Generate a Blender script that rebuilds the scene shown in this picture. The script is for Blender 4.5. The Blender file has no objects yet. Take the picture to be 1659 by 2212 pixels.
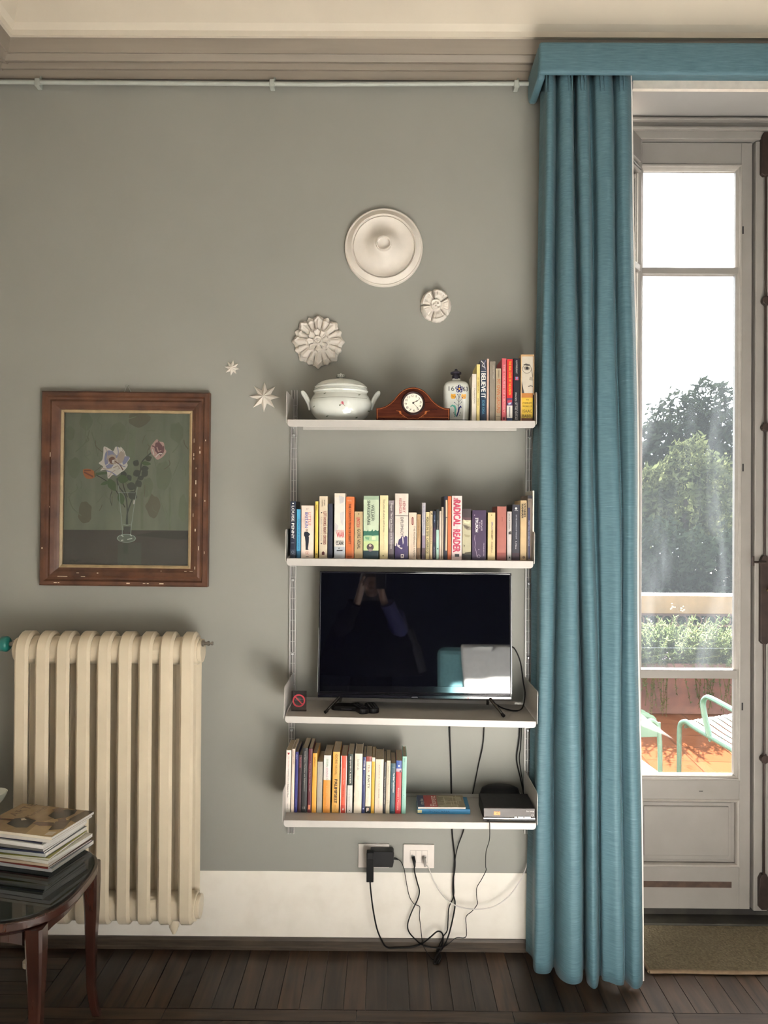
import bpy, math, random
from mathutils import Vector, Matrix
random.seed(7)
SC = bpy.context.scene
COL = SC.collection
R = math.radians

# ------------------------------------------------------------------ camera
FPX = 1661.0
CAM_LOC = Vector((0.0, -3.02, 1.69))
PITCH, ROLL, YAW = 0.40, 0.38, 0.25
CAM_M = (Matrix.Rotation(R(YAW), 3, 'Z') @ Matrix.Rotation(R(90 + PITCH), 3, 'X') @ Matrix.Rotation(R(ROLL), 3, 'Z'))
cd = bpy.data.cameras.new('camera')
cd.sensor_fit = 'VERTICAL'; cd.sensor_height = 36.0; cd.lens = 36.0 * FPX / 2212.0
cd.clip_start = 0.02; cd.clip_end = 400
cam = bpy.data.objects.new('camera', cd); COL.objects.link(cam)
cam.matrix_world = Matrix.Translation(CAM_LOC) @ CAM_M.to_4x4()
SC.camera = cam

# ------------------------------------------------------------------ world, sun, added fill lamps, exposure
w = bpy.data.worlds.new('sky'); SC.world = w; w.use_nodes = True
bg = w.node_tree.nodes['Background']; bg.inputs[0].default_value = (0.86, 0.94, 1.0, 1); bg.inputs[1].default_value = 7.0
SUN_STRENGTH = 122.0
ld = bpy.data.lights.new('sun', 'SUN'); ld.energy = SUN_STRENGTH; ld.angle = R(0.55); ld.color = (1.0, 0.95, 0.88)
sun = bpy.data.objects.new('sun', ld); COL.objects.link(sun)
az, el = R(19.0), R(32.0)
to_sun = Vector((math.sin(az) * math.cos(el), math.cos(az) * math.cos(el), math.sin(el)))
sun.rotation_euler = to_sun.to_track_quat('Z', 'Y').to_euler(); sun.location = to_sun * 30
def added_fill_lamp(name, loc, rot, sx, sy, power, col):  # area lamps added as room fill, set at invented windows
    a = bpy.data.lights.new(name, 'AREA'); a.shape = 'RECTANGLE'; a.size = sx; a.size_y = sy; a.energy = power; a.color = col
    o = bpy.data.objects.new(name, a); COL.objects.link(o); o.location = loc; o.rotation_euler = rot
    return o
added_fill_lamp('added_fill_back', (2.3, -6.40, 2.05), (R(90), 0, 0), 1.1, 2.5, 30.0, (1.0, 0.97, 0.93))
added_fill_lamp('added_fill_left', (-1.44, -4.9, 2.05), (R(90), 0, R(-90)), 1.2, 2.4, 26.0, (1.0, 0.97, 0.92))
SC.view_settings.view_transform = 'Standard'; SC.view_settings.look = 'None'
SC.view_settings.exposure = 0.52; SC.view_settings.gamma = 1.0; SC.view_settings.use_curve_mapping = False
SC.cycles.max_bounces = 8; SC.cycles.diffuse_bounces = 5; SC.cycles.glossy_bounces = 4; SC.cycles.transmission_bounces = 6
SC.cycles.transparent_max_bounces = 16; SC.cycles.sample_clamp_indirect = 12.0
SC.cycles.caustics_reflective = False; SC.cycles.caustics_refractive = False

# ------------------------------------------------------------------ measuring helpers
def ray(px, py):
    return CAM_M @ Vector(((px - 829.5) / FPX, -(py - 1106.0) / FPX, -1.0))
def P(px, py, Y):                      # a measured point of the photo at depth plane y = Y
    d = ray(px, py); t = (Y - CAM_LOC.y) / d.y
    return CAM_LOC + d * t
def PZ(px, py, z):                     # ... on the horizontal plane at height z
    d = ray(px, py); t = (z - CAM_LOC.z) / d.z
    return CAM_LOC + d * t

# ------------------------------------------------------------------ materials
def lin(c):
    c = c.lstrip('#'); v = [int(c[i:i + 2], 16) / 255 for i in (0, 2, 4)]
    return tuple(x / 12.92 if x <= .04045 else ((x + .055) / 1.055) ** 2.4 for x in v)
MATS = {}
def nd(t, typ, **kw):
    n = t.nodes.new(typ)
    for k, v in kw.items(): setattr(n, k, v)
    return n
def mat(name, col, rough=.5, metal=0., spec=.5, var=.06, scale=30., stretch=(1, 1, 1), bump=0., bscale=None, emit=0., coat=0., ior=None, col2=None, ramp=(.35, .65), detail=4.):
    """A paint / paper / metal: one colour with a fine procedural variation and an optional bump."""
    if name in MATS: return MATS[name]
    m = bpy.data.materials.new(name); m.use_nodes = True; t = m.node_tree
    b = t.nodes['Principled BSDF']
    c = lin(col) if isinstance(col, str) else col
    b.inputs['Roughness'].default_value = rough; b.inputs['Metallic'].default_value = metal
    b.inputs['Specular IOR Level'].default_value = spec
    if ior: b.inputs['IOR'].default_value = ior
    if coat: b.inputs['Coat Weight'].default_value = coat; b.inputs['Coat Roughness'].default_value = .08
    tc = nd(t, 'ShaderNodeTexCoord'); mp = nd(t, 'ShaderNodeMapping'); mp.inputs['Scale'].default_value = stretch
    t.links.new(tc.outputs['Object'], mp.inputs['Vector'])
    nz = nd(t, 'ShaderNodeTexNoise'); nz.inputs['Scale'].default_value = scale; nz.inputs['Detail'].default_value = detail
    t.links.new(mp.outputs[0], nz.inputs['Vector'])
    rp = nd(t, 'ShaderNodeValToRGB')
    c2 = (lin(col2) if isinstance(col2, str) else col2) if col2 else tuple(min(1, x * (1 + var)) for x in c)
    c1 = c if col2 else tuple(x * (1 - var) for x in c)
    e = rp.color_ramp.elements; e[0].position, e[1].position = ramp
    e[0].color = (*c1, 1); e[1].color = (*c2, 1)
    t.links.new(nz.outputs['Fac'], rp.inputs[0]); t.links.new(rp.outputs[0], b.inputs['Base Color'])
    if bump:
        bn = nd(t, 'ShaderNodeBump'); bn.inputs['Strength'].default_value = bump; bn.inputs['Distance'].default_value = .004
        if bscale:
            n2 = nd(t, 'ShaderNodeTexNoise'); n2.inputs['Scale'].default_value = bscale; n2.inputs['Detail'].default_value = 3
            t.links.new(mp.outputs[0], n2.inputs['Vector']); t.links.new(n2.outputs['Fac'], bn.inputs['Height'])
        else: t.links.new(nz.outputs['Fac'], bn.inputs['Height'])
        t.links.new(bn.outputs[0], b.inputs['Normal'])
    if emit:
        b.inputs['Emission Color'].default_value = (*c, 1); b.inputs['Emission Strength'].default_value = emit
    MATS[name] = m; return m
def flat(col, rough=.5, **kw):
    return mat('paint ' + col + str(rough), col, rough, **kw)
def glass_mat(name, dirt=0., tint=(1, 1, 1), dscale=(6, 6, 1.2), gloss=.06, cut=(.45, .8)):
    m = bpy.data.materials.new(name); m.use_nodes = True; t = m.node_tree; t.nodes.clear()
    out = nd(t, 'ShaderNodeOutputMaterial'); tr = nd(t, 'ShaderNodeBsdfTransparent'); tr.inputs[0].default_value = (*tint, 1)
    gl = nd(t, 'ShaderNodeBsdfGlossy'); gl.inputs['Roughness'].default_value = .01
    lw = nd(t, 'ShaderNodeFresnel'); lw.inputs['IOR'].default_value = 1.45
    mx = nd(t, 'ShaderNodeMixShader'); t.links.new(lw.outputs[0], mx.inputs[0])
    t.links.new(tr.outputs[0], mx.inputs[1]); t.links.new(gl.outputs[0], mx.inputs[2])
    last = mx
    if dirt:
        tc = nd(t, 'ShaderNodeTexCoord'); mp = nd(t, 'ShaderNodeMapping'); mp.inputs['Scale'].default_value = dscale; mp.inputs['Rotation'].default_value = (0, R(18), 0)
        t.links.new(tc.outputs['Object'], mp.inputs[0])
        nz = nd(t, 'ShaderNodeTexNoise'); nz.inputs['Scale'].default_value = 1.6; nz.inputs['Detail'].default_value = 7; nz.inputs['Distortion'].default_value = 1.4
        t.links.new(mp.outputs[0], nz.inputs['Vector'])
        rp = nd(t, 'ShaderNodeMapRange'); rp.inputs[1].default_value = cut[0]; rp.inputs[2].default_value = cut[1]; rp.inputs[3].default_value = dirt * .40; rp.inputs[4].default_value = dirt
        t.links.new(nz.outputs['Fac'], rp.inputs[0])
        tl = nd(t, 'ShaderNodeBsdfTranslucent'); tl.inputs[0].default_value = (.80, .90, 1.0, 1)
        m2 = nd(t, 'ShaderNodeMixShader'); t.links.new(rp.outputs[0], m2.inputs[0])
        t.links.new(mx.outputs[0], m2.inputs[1]); t.links.new(tl.outputs[0], m2.inputs[2]); last = m2
    t.links.new(last.outputs[0], out.inputs[0]); MATS[name] = m; return m
def leaf_mat(name, c1, c2, transl=.35):
    m = bpy.data.materials.new(name); m.use_nodes = True; t = m.node_tree; t.nodes.clear()
    out = nd(t, 'ShaderNodeOutputMaterial'); df = nd(t, 'ShaderNodeBsdfDiffuse'); tl = nd(t, 'ShaderNodeBsdfTranslucent'); mx = nd(t, 'ShaderNodeMixShader')
    tc = nd(t, 'ShaderNodeTexCoord'); nz = nd(t, 'ShaderNodeTexNoise'); nz.inputs['Scale'].default_value = 3.; nz.inputs['Detail'].default_value = 6
    rp = nd(t, 'ShaderNodeValToRGB'); rp.color_ramp.elements[0].position = .38; rp.color_ramp.elements[1].position = .62
    rp.color_ramp.elements[0].color = (*c1, 1); rp.color_ramp.elements[1].color = (*c2, 1)
    t.links.new(tc.outputs['Object'], nz.inputs['Vector']); t.links.new(nz.outputs['Fac'], rp.inputs[0])
    t.links.new(rp.outputs[0], df.inputs[0]); t.links.new(rp.outputs[0], tl.inputs[0]); mx.inputs[0].default_value = transl
    t.links.new(df.outputs[0], mx.inputs[1]); t.links.new(tl.outputs[0], mx.inputs[2]); t.links.new(mx.outputs[0], out.inputs[0])
    MATS[name] = m; return m
def wood_mat(name, c1, c2, rough=.35, stretch=(1, 12, 12), scale=6., coat=0., bump=.05):
    return mat(name, c1, rough, var=0, scale=scale, stretch=stretch, col2=c2, ramp=(.3, .7), bump=bump, coat=coat, detail=8.)

# ------------------------------------------------------------------ mesh builder
_TXT = {}
def text_mesh(s, bold=0.):
    k = (s, bold)
    if k in _TXT: return _TXT[k]
    c = bpy.data.curves.new('t', 'FONT'); c.body = s; c.size = 1.0; c.resolution_u = 2; c.offset = bold; c.fill_mode = 'FRONT' if hasattr(c, 'fill_mode') else c.fill_mode
    o = bpy.data.objects.new('t', c); COL.objects.link(o)
    dg = bpy.context.evaluated_depsgraph_get()
    me = bpy.data.meshes.new_from_object(o.evaluated_get(dg))
    vs = [(v.co.x, v.co.y) for v in me.vertices]; fs = [tuple(p.vertices) for p in me.polygons]
    bpy.data.objects.remove(o); bpy.data.curves.remove(c); bpy.data.meshes.remove(me)
    _TXT[k] = (vs, fs); return _TXT[k]
class MB:
    def __init__(s): s.v = []; s.f = []; s.m = []; s.sm = []
    def add(s, vs, fs, mi=0, smooth=False):
        n = len(s.v); s.v += [tuple(v) for v in vs]
        for f in fs: s.f.append(tuple(n + i for i in f)); s.m.append(mi); s.sm.append(smooth)
        return s
    def box(s, x0, x1, y0, y1, z0, z1, mi=0):
        v = [(x, y, z) for z in (z0, z1) for y in (y0, y1) for x in (x0, x1)]
        return s.add(v, [(0, 2, 3, 1), (4, 5, 7, 6), (0, 1, 5, 4), (2, 6, 7, 3), (0, 4, 6, 2), (1, 3, 7, 5)], mi)
    def prism_y(s, pts, y0, y1, mi=0, smooth=False):     # polygon given in (x, z), extruded along y
        n = len(pts); v = [(x, y0, z) for x, z in pts] + [(x, y1, z) for x, z in pts]
        area = sum(pts[i][0] * pts[(i + 1) % n][1] - pts[(i + 1) % n][0] * pts[i][1] for i in range(n))
        fr = tuple(range(n)); bk = tuple(range(2 * n - 1, n - 1, -1))
        sd = [(i, i + n, (i + 1) % n + n, (i + 1) % n) for i in range(n)]
        if area < 0: fr, bk, sd = fr[::-1], bk[::-1], [q[::-1] for q in sd]
        s.add(v, [fr, bk], mi, False); nn = len(s.v) - 2 * n
        for q in sd: s.f.append(tuple(nn + i for i in q)); s.m.append(mi); s.sm.append(smooth)
        return s
    def prism_z(s, pts, z0, z1, mi=0, smooth=False):     # polygon given in (x, y)
        n = len(pts); v = [(x, y, z0) for x, y in pts] + [(x, y, z1) for x, y in pts]
        area = sum(pts[i][0] * pts[(i + 1) % n][1] - pts[(i + 1) % n][0] * pts[i][1] for i in range(n))
        bt = tuple(range(n - 1, -1, -1)); tp = tuple(range(n, 2 * n)); sd = [(i, (i + 1) % n, (i + 1) % n + n, i + n) for i in range(n)]
        if area < 0: bt, tp, sd = bt[::-1], tp[::-1], [q[::-1] for q in sd]
        s.add(v, [bt, tp], mi); nn = len(s.v) - 2 * n
        for q in sd: s.f.append(tuple(nn + i for i in q)); s.m.append(mi); s.sm.append(smooth)
        return s
    def extrude_x(s, prof, x0, x1, mi=0, closed=True):   # profile in (y, z)
        n = len(prof); v = [(x0, y, z) for y, z in prof] + [(x1, y, z) for y, z in prof]
        k = n if closed else n - 1
        fs = [(i, (i + 1) % n, (i + 1) % n + n, i + n) for i in range(k)]
        if closed: fs += [tuple(range(n - 1, -1, -1)), tuple(range(n, 2 * n))]
        return s.add(v, fs, mi)
    def tube(s, path, r, mi=0, n=8, cap=True, sx=1., closed=False):
        path = [Vector(p) for p in path]; k = len(path); rs = r if isinstance(r, (list, tuple)) else [r] * k
        vs = []; up = None
        for i, p in enumerate(path):
            a = path[(i - 1) % k] if (closed or i > 0) else p; b = path[(i + 1) % k] if (closed or i < k - 1) else p
            d = (b - a)
            if d.length < 1e-9: d = Vector((0, 0, 1))
            d.normalize()
            if up is None:
                up = Vector((0, 0, 1)) if abs(d.z) < .9 else Vector((0, 1, 0))
            u = (up - d * up.dot(d))
            if u.length < 1e-6: u = d.orthogonal()
            u.normalize(); up = u; w2 = d.cross(u)
            for j in range(n):
                th = 2 * math.pi * (j + .5) / n
                vs.append(p + (u * math.cos(th) + w2 * math.sin(th) * sx) * rs[i])
        fs = []
        for i in range(k if closed else k - 1):
            i2 = (i + 1) % k
            for j in range(n):
                fs.append((i * n + j, i * n + (j + 1) % n, i2 * n + (j + 1) % n, i2 * n + j))
        if cap and not closed: fs += [tuple(range(n - 1, -1, -1)), tuple((k - 1) * n + j for j in range(n))]
        return s.add(vs, fs, mi, True)
    def lathe(s, prof, n=48, mi=0, sx=1., sy=1., c=(0, 0, 0), axis='z', p=2., smooth=True):
        vs = []
        for r, z in prof:
            for j in range(n):
                th = 2 * math.pi * j / n; cx, sy_ = math.cos(th), math.sin(th)
                k = (abs(cx) ** p + abs(sy_) ** p) ** (-1. / p) if p != 2 else 1.
                x, y = r * k * cx * sx, r * k * sy_ * sy
                if axis == 'z': vs.append((c[0] + x, c[1] + y, c[2] + z))
                elif axis == 'y': vs.append((c[0] + x, c[1] - z, c[2] + y))     # profile height grows towards -y
                else: vs.append((c[0] + z, c[1] + x, c[2] + y))
        m = len(prof); fs = []
        for i in range(m - 1):
            for j in range(n): fs.append((i * n + j, i * n + (j + 1) % n, (i + 1) * n + (j + 1) % n, (i + 1) * n + j))
        s.add(vs, fs, mi, smooth); b = len(s.v) - len(vs)
        for idx, rev in ((0, True), (m - 1, False)):
            if prof[idx][0] > 1e-6:
                q = [b + idx * n + j for j in range(n)]
                s.f.append(tuple(q[::-1] if rev else q)); s.m.append(mi); s.sm.append(False)
        return s
    def decal(s, pts, mi, proj=None, y=0.):
        s.add([(x, (proj(x, z) if proj else 0) + y, z) for x, z in pts], [tuple(range(len(pts)))], mi); return s
    def ribbon(s, pts, wd, mi, proj=None, y=0.):
        wd = wd if isinstance(wd, (list, tuple)) else [wd] * len(pts)
        L, Rr = [], []
        for i, (x, z) in enumerate(pts):
            a = pts[max(0, i - 1)]; b = pts[min(len(pts) - 1, i + 1)]
            dx, dz = b[0] - a[0], b[1] - a[1]; l = math.hypot(dx, dz) or 1
            nx, nz = -dz / l * wd[i] / 2, dx / l * wd[i] / 2
            L.append((x + nx, z + nz)); Rr.append((x - nx, z - nz))
        f3 = lambda q: (q[0], (proj(*q) if proj else 0) + y, q[1])
        n = len(pts); s.add([f3(q) for q in L] + [f3(q) for q in Rr], [(i, i + n, i + 1 + n, i + 1) for i in range(n - 1)], mi); return s
    def disc(s, x, z, r, mi, proj=None, y=0., n=16, rz=None):
        rz = rz or r
        return s.decal([(x + r * math.cos(2 * math.pi * i / n), z + rz * math.sin(2 * math.pi * i / n)) for i in range(n)], mi, proj, y)
    def ring(s, x, z, r, wd, mi, proj=None, y=0., n=20):
        return s.ribbon([(x + r * math.cos(2 * math.pi * i / n), z + r * math.sin(2 * math.pi * i / n)) for i in range(n + 1)], wd, mi, proj, y)
    def text(s, string, x0, x1, z0, z1, mi, mode='h', y=0., bold=.0, proj=None, maxst=1.7):
        """lettering fitted into the box x0..x1, z0..z1 of a face looking to -y; 'd' reads downwards, 'u' upwards, 'h' across"""
        vs, fs = text_mesh(string, 0.)
        if not vs: return s
        ax0, ax1 = min(v[0] for v in vs), max(v[0] for v in vs); ay0, ay1 = min(v[1] for v in vs), max(v[1] for v in vs)
        W, H = (x1 - x0, z1 - z0) if mode == 'h' else (z1 - z0, x1 - x0)
        sy = H / (ay1 - ay0); sx = W / (ax1 - ax0)
        if sx > sy * maxst: sx = sy * maxst
        if sy > sx * 2.2: sy = sx * 2.2
        cx, cy = (ax0 + ax1) / 2, (ay0 + ay1) / 2; mx, mz = (x0 + x1) / 2, (z0 + z1) / 2
        o = []; n0_ = len(vs); sh = bold * 1.1
        if bold > .005:                    # heavier strokes: the same letters laid again, a hair aside
            vs = [(a + dx_, b + dy_) for dx_, dy_ in ((-sh, 0), (sh, 0), (0, sh * .5), (0, -sh * .5)) for a, b in vs]; fs = [tuple(i + k_ * n0_ for i in f) for k_ in range(4) for f in fs]
        for q_, (a, b) in enumerate(vs):
            a = (a - cx) * sx; b = (b - cy) * sy; yk = y - .00006 * (q_ // max(1, n0_))
            q = (mx + a, mz + b) if mode == 'h' else ((mx + b, mz - a) if mode == 'd' else (mx - b, mz + a))
            o.append((q[0], (proj(*q) if proj else 0) + yk, q[1]))
        return s.add(o, fs, mi)
    def build(s, name, mats, parent=None, bevel=0., seg=2, solid=0., sub=0):
        me = bpy.data.meshes.new(name); me.from_pydata(s.v, [], s.f)
        for m in (mats if isinstance(mats, (list, tuple)) else [mats]): me.materials.append(m)
        me.polygons.foreach_set('material_index', s.m); me.polygons.foreach_set('use_smooth', s.sm); me.update()
        if any(s.sm): me.set_sharp_from_angle(angle=R(50))
        o = bpy.data.objects.new(name, me); COL.objects.link(o)
        if parent: o.parent = parent
        if solid:
            md = o.modifiers.new('s', 'SOLIDIFY'); md.thickness = solid; md.offset = 0
        if bevel:
            md = o.modifiers.new('b', 'BEVEL'); md.width = bevel; md.segments = seg; md.limit_method = 'ANGLE'; md.angle_limit = R(40)
            md.harden_normals = False
        if sub:
            md = o.modifiers.new('u', 'SUBSURF'); md.levels = sub; md.render_levels = sub
        return o
def frame_sweep(m, hw, hh, prof, mi=0, c=(0, 0, 0)):     # mitred rectangular moulding; prof = (inset from the outer edge, height towards -y)
    n = len(prof); vs = []
    for sx_, sz_ in ((-1, -1), (1, -1), (1, 1), (-1, 1)):
        for d, h in prof: vs.append((c[0] + sx_ * (hw - d), c[1] - h, c[2] + sz_ * (hh - d)))
    m.add(vs, [(k_ * n + i, (k_ + 1) % 4 * n + i, (k_ + 1) % 4 * n + i + 1, k_ * n + i + 1) for k_ in range(4) for i in range(n - 1)], mi)
def tag(o, label=None, cat=None, group=None, kind=None):
    if label: o['label'] = label
    if cat: o['category'] = cat
    if group: o['group'] = group
    if kind: o['kind'] = kind
    return o
def thing(name, label, cat, loc=(0, 0, 0), rot=(0, 0, 0), group=None):
    o = bpy.data.objects.new(name, None); COL.objects.link(o); o.location = loc; o.rotation_euler = rot; o.empty_display_size = .05
    return tag(o, label, cat, group)
def struct(o): o['kind'] = 'structure'; return o
def spline(pts, k=6, closed=False):
    """Catmull-Rom through the points (any dimension)"""
    pts = [Vector(p) for p in pts]; n = len(pts); out = []
    for i in range(n if closed else n - 1):
        g = (lambda j: pts[j % n]) if closed else (lambda j: pts[max(0, min(n - 1, j))])
        p0, p1, p2, p3 = g(i - 1), g(i), g(i + 1), g(i + 2)
        for q in range(k):
            t = q / k
            out.append(.5 * ((2 * p1) + (p2 - p0) * t + (2 * p0 - 5 * p1 + 4 * p2 - p3) * t * t + (3 * p1 - p0 - 3 * p2 + p3) * t ** 3))
    if not closed: out.append(pts[-1])
    return out

# ------------------------------------------------------------------ room shell
LX, RX, BY = -1.555, 4.6, -6.6
ZC = 4.16
OPL, OPR, OPT = 0.93, 2.28, P(1500, 192, 0).z
def wall_paint():
    m = bpy.data.materials.new('grey green wall paint above a cream dado'); m.use_nodes = True; t = m.node_tree; b = t.nodes['Principled BSDF']
    g = nd(t, 'ShaderNodeNewGeometry'); sp = nd(t, 'ShaderNodeSeparateXYZ'); t.links.new(g.outputs['Position'], sp.inputs[0])
    nz = nd(t, 'ShaderNodeTexNoise'); nz.inputs['Scale'].default_value = 3; nz.inputs['Detail'].default_value = 5; t.links.new(g.outputs['Position'], nz.inputs['Vector'])
    r1 = nd(t, 'ShaderNodeValToRGB'); e = r1.color_ramp.elements; e[0].position, e[1].position = .3, .7
    e[0].color = (.252, .249, .226, 1); e[1].color = (.265, .262, .239, 1); t.links.new(nz.outputs['Fac'], r1.inputs[0])
    n2 = nd(t, 'ShaderNodeTexNoise'); n2.inputs['Scale'].default_value = 9; n2.inputs['Detail'].default_value = 6; t.links.new(g.outputs['Position'], n2.inputs['Vector'])
    r2 = nd(t, 'ShaderNodeValToRGB'); e = r2.color_ramp.elements; e[0].position, e[1].position = .25, .55
    e[0].color = (.80, .75, .67, 1); e[1].color = (.88, .835, .76, 1); t.links.new(n2.outputs['Fac'], r2.inputs[0])
    n3 = nd(t, 'ShaderNodeTexNoise'); n3.inputs['Scale'].default_value = 2.5; t.links.new(g.outputs['Position'], n3.inputs['Vector'])
    wob = nd(t, 'ShaderNodeMath', operation='MULTIPLY_ADD'); wob.inputs[1].default_value = .006; t.links.new(n3.outputs['Fac'], wob.inputs[0]); t.links.new(sp.outputs['Z'], wob.inputs[2])
    gt = nd(t, 'ShaderNodeMath', operation='GREATER_THAN'); gt.inputs[1].default_value = P(800, 1884, 0).z + .003; t.links.new(wob.outputs[0], gt.inputs[0])
    mx = nd(t, 'ShaderNodeMix', data_type='RGBA'); t.links.new(gt.outputs[0], mx.inputs[0]); t.links.new(r2.outputs[0], mx.inputs[6]); t.links.new(r1.outputs[0], mx.inputs[7])
    t.links.new(mx.outputs[2], b.inputs['Base Color']); b.inputs['Roughness'].default_value = .62; b.inputs['Specular IOR Level'].default_value = .3
    n4 = nd(t, 'ShaderNodeTexNoise'); n4.inputs['Scale'].default_value = 45; n4.inputs['Detail'].default_value = 3; t.links.new(g.outputs['Position'], n4.inputs['Vector'])
    bn = nd(t, 'ShaderNodeBump'); bn.inputs['Strength'].default_value = .08; bn.inputs['Distance'].default_value = .004; t.links.new(n4.outputs['Fac'], bn.inputs['Height']); t.links.new(bn.outputs[0], b.inputs['Normal'])
    return m
M_WALL = wall_paint()
M_CEIL = mat('cream ceiling plaster', (.58, .52, .43), .75, var=.04, scale=2.5, bump=.04, bscale=30)
M_CORN = mat('taupe cornice paint', (.25, .212, .172), .6, var=.06, scale=5, stretch=(.4, 1, 6), bump=.03, bscale=40)
M_SOFFIT = mat('pale grey reveal paint', (.31, .30, .285), .6, var=.03, scale=5)
wb = MB()
wb.box(LX, OPL, 0, .05, 0, ZC); wb.box(LX, .15, .05, .45, 0, ZC); wb.box(.15, .70, .05, .45, OPT, ZC)
wb.box(OPR, 3.0, 0, .45, 0, ZC); wb.box(4.2, RX, 0, .45, 0, ZC); wb.box(3.0, 4.2, 0, .45, OPT, ZC); wb.box(OPL, OPR, 0, .05, OPT + .004, ZC)
struct(wb.build('wall_front', [M_WALL]))
rv = MB(); rv.box(.95, OPR, .002, .45, OPT, OPT + .30); rv.box(OPR - .004, OPR, .002, .45, 0, OPT)
struct(rv.build('trim_1', [M_SOFFIT]))
struct(MB().box(LX - .2, LX, BY, .45, 0, ZC).build('wall_left', [mat('cream side wall paint', (.72, .66, .56), .7, var=.03, scale=4)]))
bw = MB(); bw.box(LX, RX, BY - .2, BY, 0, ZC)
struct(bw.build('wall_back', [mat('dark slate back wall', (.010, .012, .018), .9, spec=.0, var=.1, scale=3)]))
struct(MB().box(RX, RX + .2, BY, .45, 0, ZC).build('wall_right', [M_WALL]))
zc79, zc68 = P(560, 79, -.115).z, P(560, 68, -.115).z
cove = [(.0, zc79 + .004), (.118, zc79), (.120, zc68), (.135, zc68 + .02), (.165, zc68 + .12), (.235, zc68 + .26), (.38, zc68 + .42), (.65, zc68 + .55), (1.1, zc68 + .60)]
cm = MB(); n = len(cove)
x0c, x1c = LX, RX
vs = [(LX + d, -d, z) for d, z in cove] + [(RX, -d, z) for d, z in cove]
cm.add(vs, [(i, i + n, i + n + 1, i + 1) for i in range(n - 1)], 0, False)
vs = [(LX + d, -d, z) for d, z in cove] + [(LX + d, BY, z) for d, z in cove]
cm.add(vs, [(i + 1, i + n + 1, i + n, i) for i in range(n - 1)], 0, False)
zt = cove[-1][1]
cm.add([(LX + 1.1, -1.1, zt), (RX, -1.1, zt), (RX, BY, zt), (LX + 1.1, BY, zt)], [(3, 2, 1, 0)], 0)
struct(cm.build('ceiling', [M_CEIL]))
zz = lambda py, d: P(560, py, -d).z
corn = [(0, zz(173, 0)), (.012, zz(172, .012)), (.018, zz(153, .018)), (.034, zz(150, .034)), (.040, zz(137, .04)), (.062, zz(133, .062)), (.078, zz(117, .078)), (.088, zz(115, .088)), (.104, zz(81, .104)), (.104, zc79), (0, zc79)]
k = MB(); k.extrude_x([(-d, z) for d, z in corn], LX, RX)
n = len(corn); vs = [(LX + d, 0, z) for d, z in corn] + [(LX + d, BY, z) for d, z in corn]
k.add(vs, [((i + 1) % n, (i + 1) % n + n, i + n, i) for i in range(n)])
struct(k.build('trim_2', [M_CORN]))
# picture rail pipe under the cornice
M_PIPE = mat('pale grey pipe paint', (.36, .38, .345), .45, var=.04)
pr = MB(); a = P(0, 183, -.02); zpr = P(560, 181.5, -.022).z
pr.tube([(LX + .01, -.022, zpr + .004), (-.3, -.022, zpr), (P(1130, 180, -.022).x + .05, -.022, zpr + .006)], .0085, n=10)
for px in (82, 588, 1115):
    x = P(px, 181, -.022).x; pr.box(x - .009, x + .009, -.034, 0, zpr - .016, zpr + .014); pr.tube([(x + .008, -.03, zpr - .012), (x + .008, -.012, zpr + .03)], .005, n=6)
struct(pr.build('trim_3', [M_PIPE], bevel=.002))
# dark quarter-round skirting
M_SKIRT = wood_mat('dark worn skirting wood', (.026, .018, .011), (.062, .044, .028), .55, (1.2, 14, 14), 7, bump=.2)
zs = P(800, 2029, -.012).z
sk = MB(); sk.extrude_x([(0, 0), (-.014, 0), (-.014, .010), (-.011, .014), (-.011, zs - .010), (-.007, zs), (0, zs)], LX, OPL)
struct(sk.build('baseboard_front', [M_SKIRT]))
# white board above the doorway
struct(MB().box(.95, 2.5, -.020, 0, P(1500, 192, -.02).z, P(1500, 164, -.02).z).build('trim_4', [mat('white head board', (.80, .72, .63), .5)]))

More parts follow.
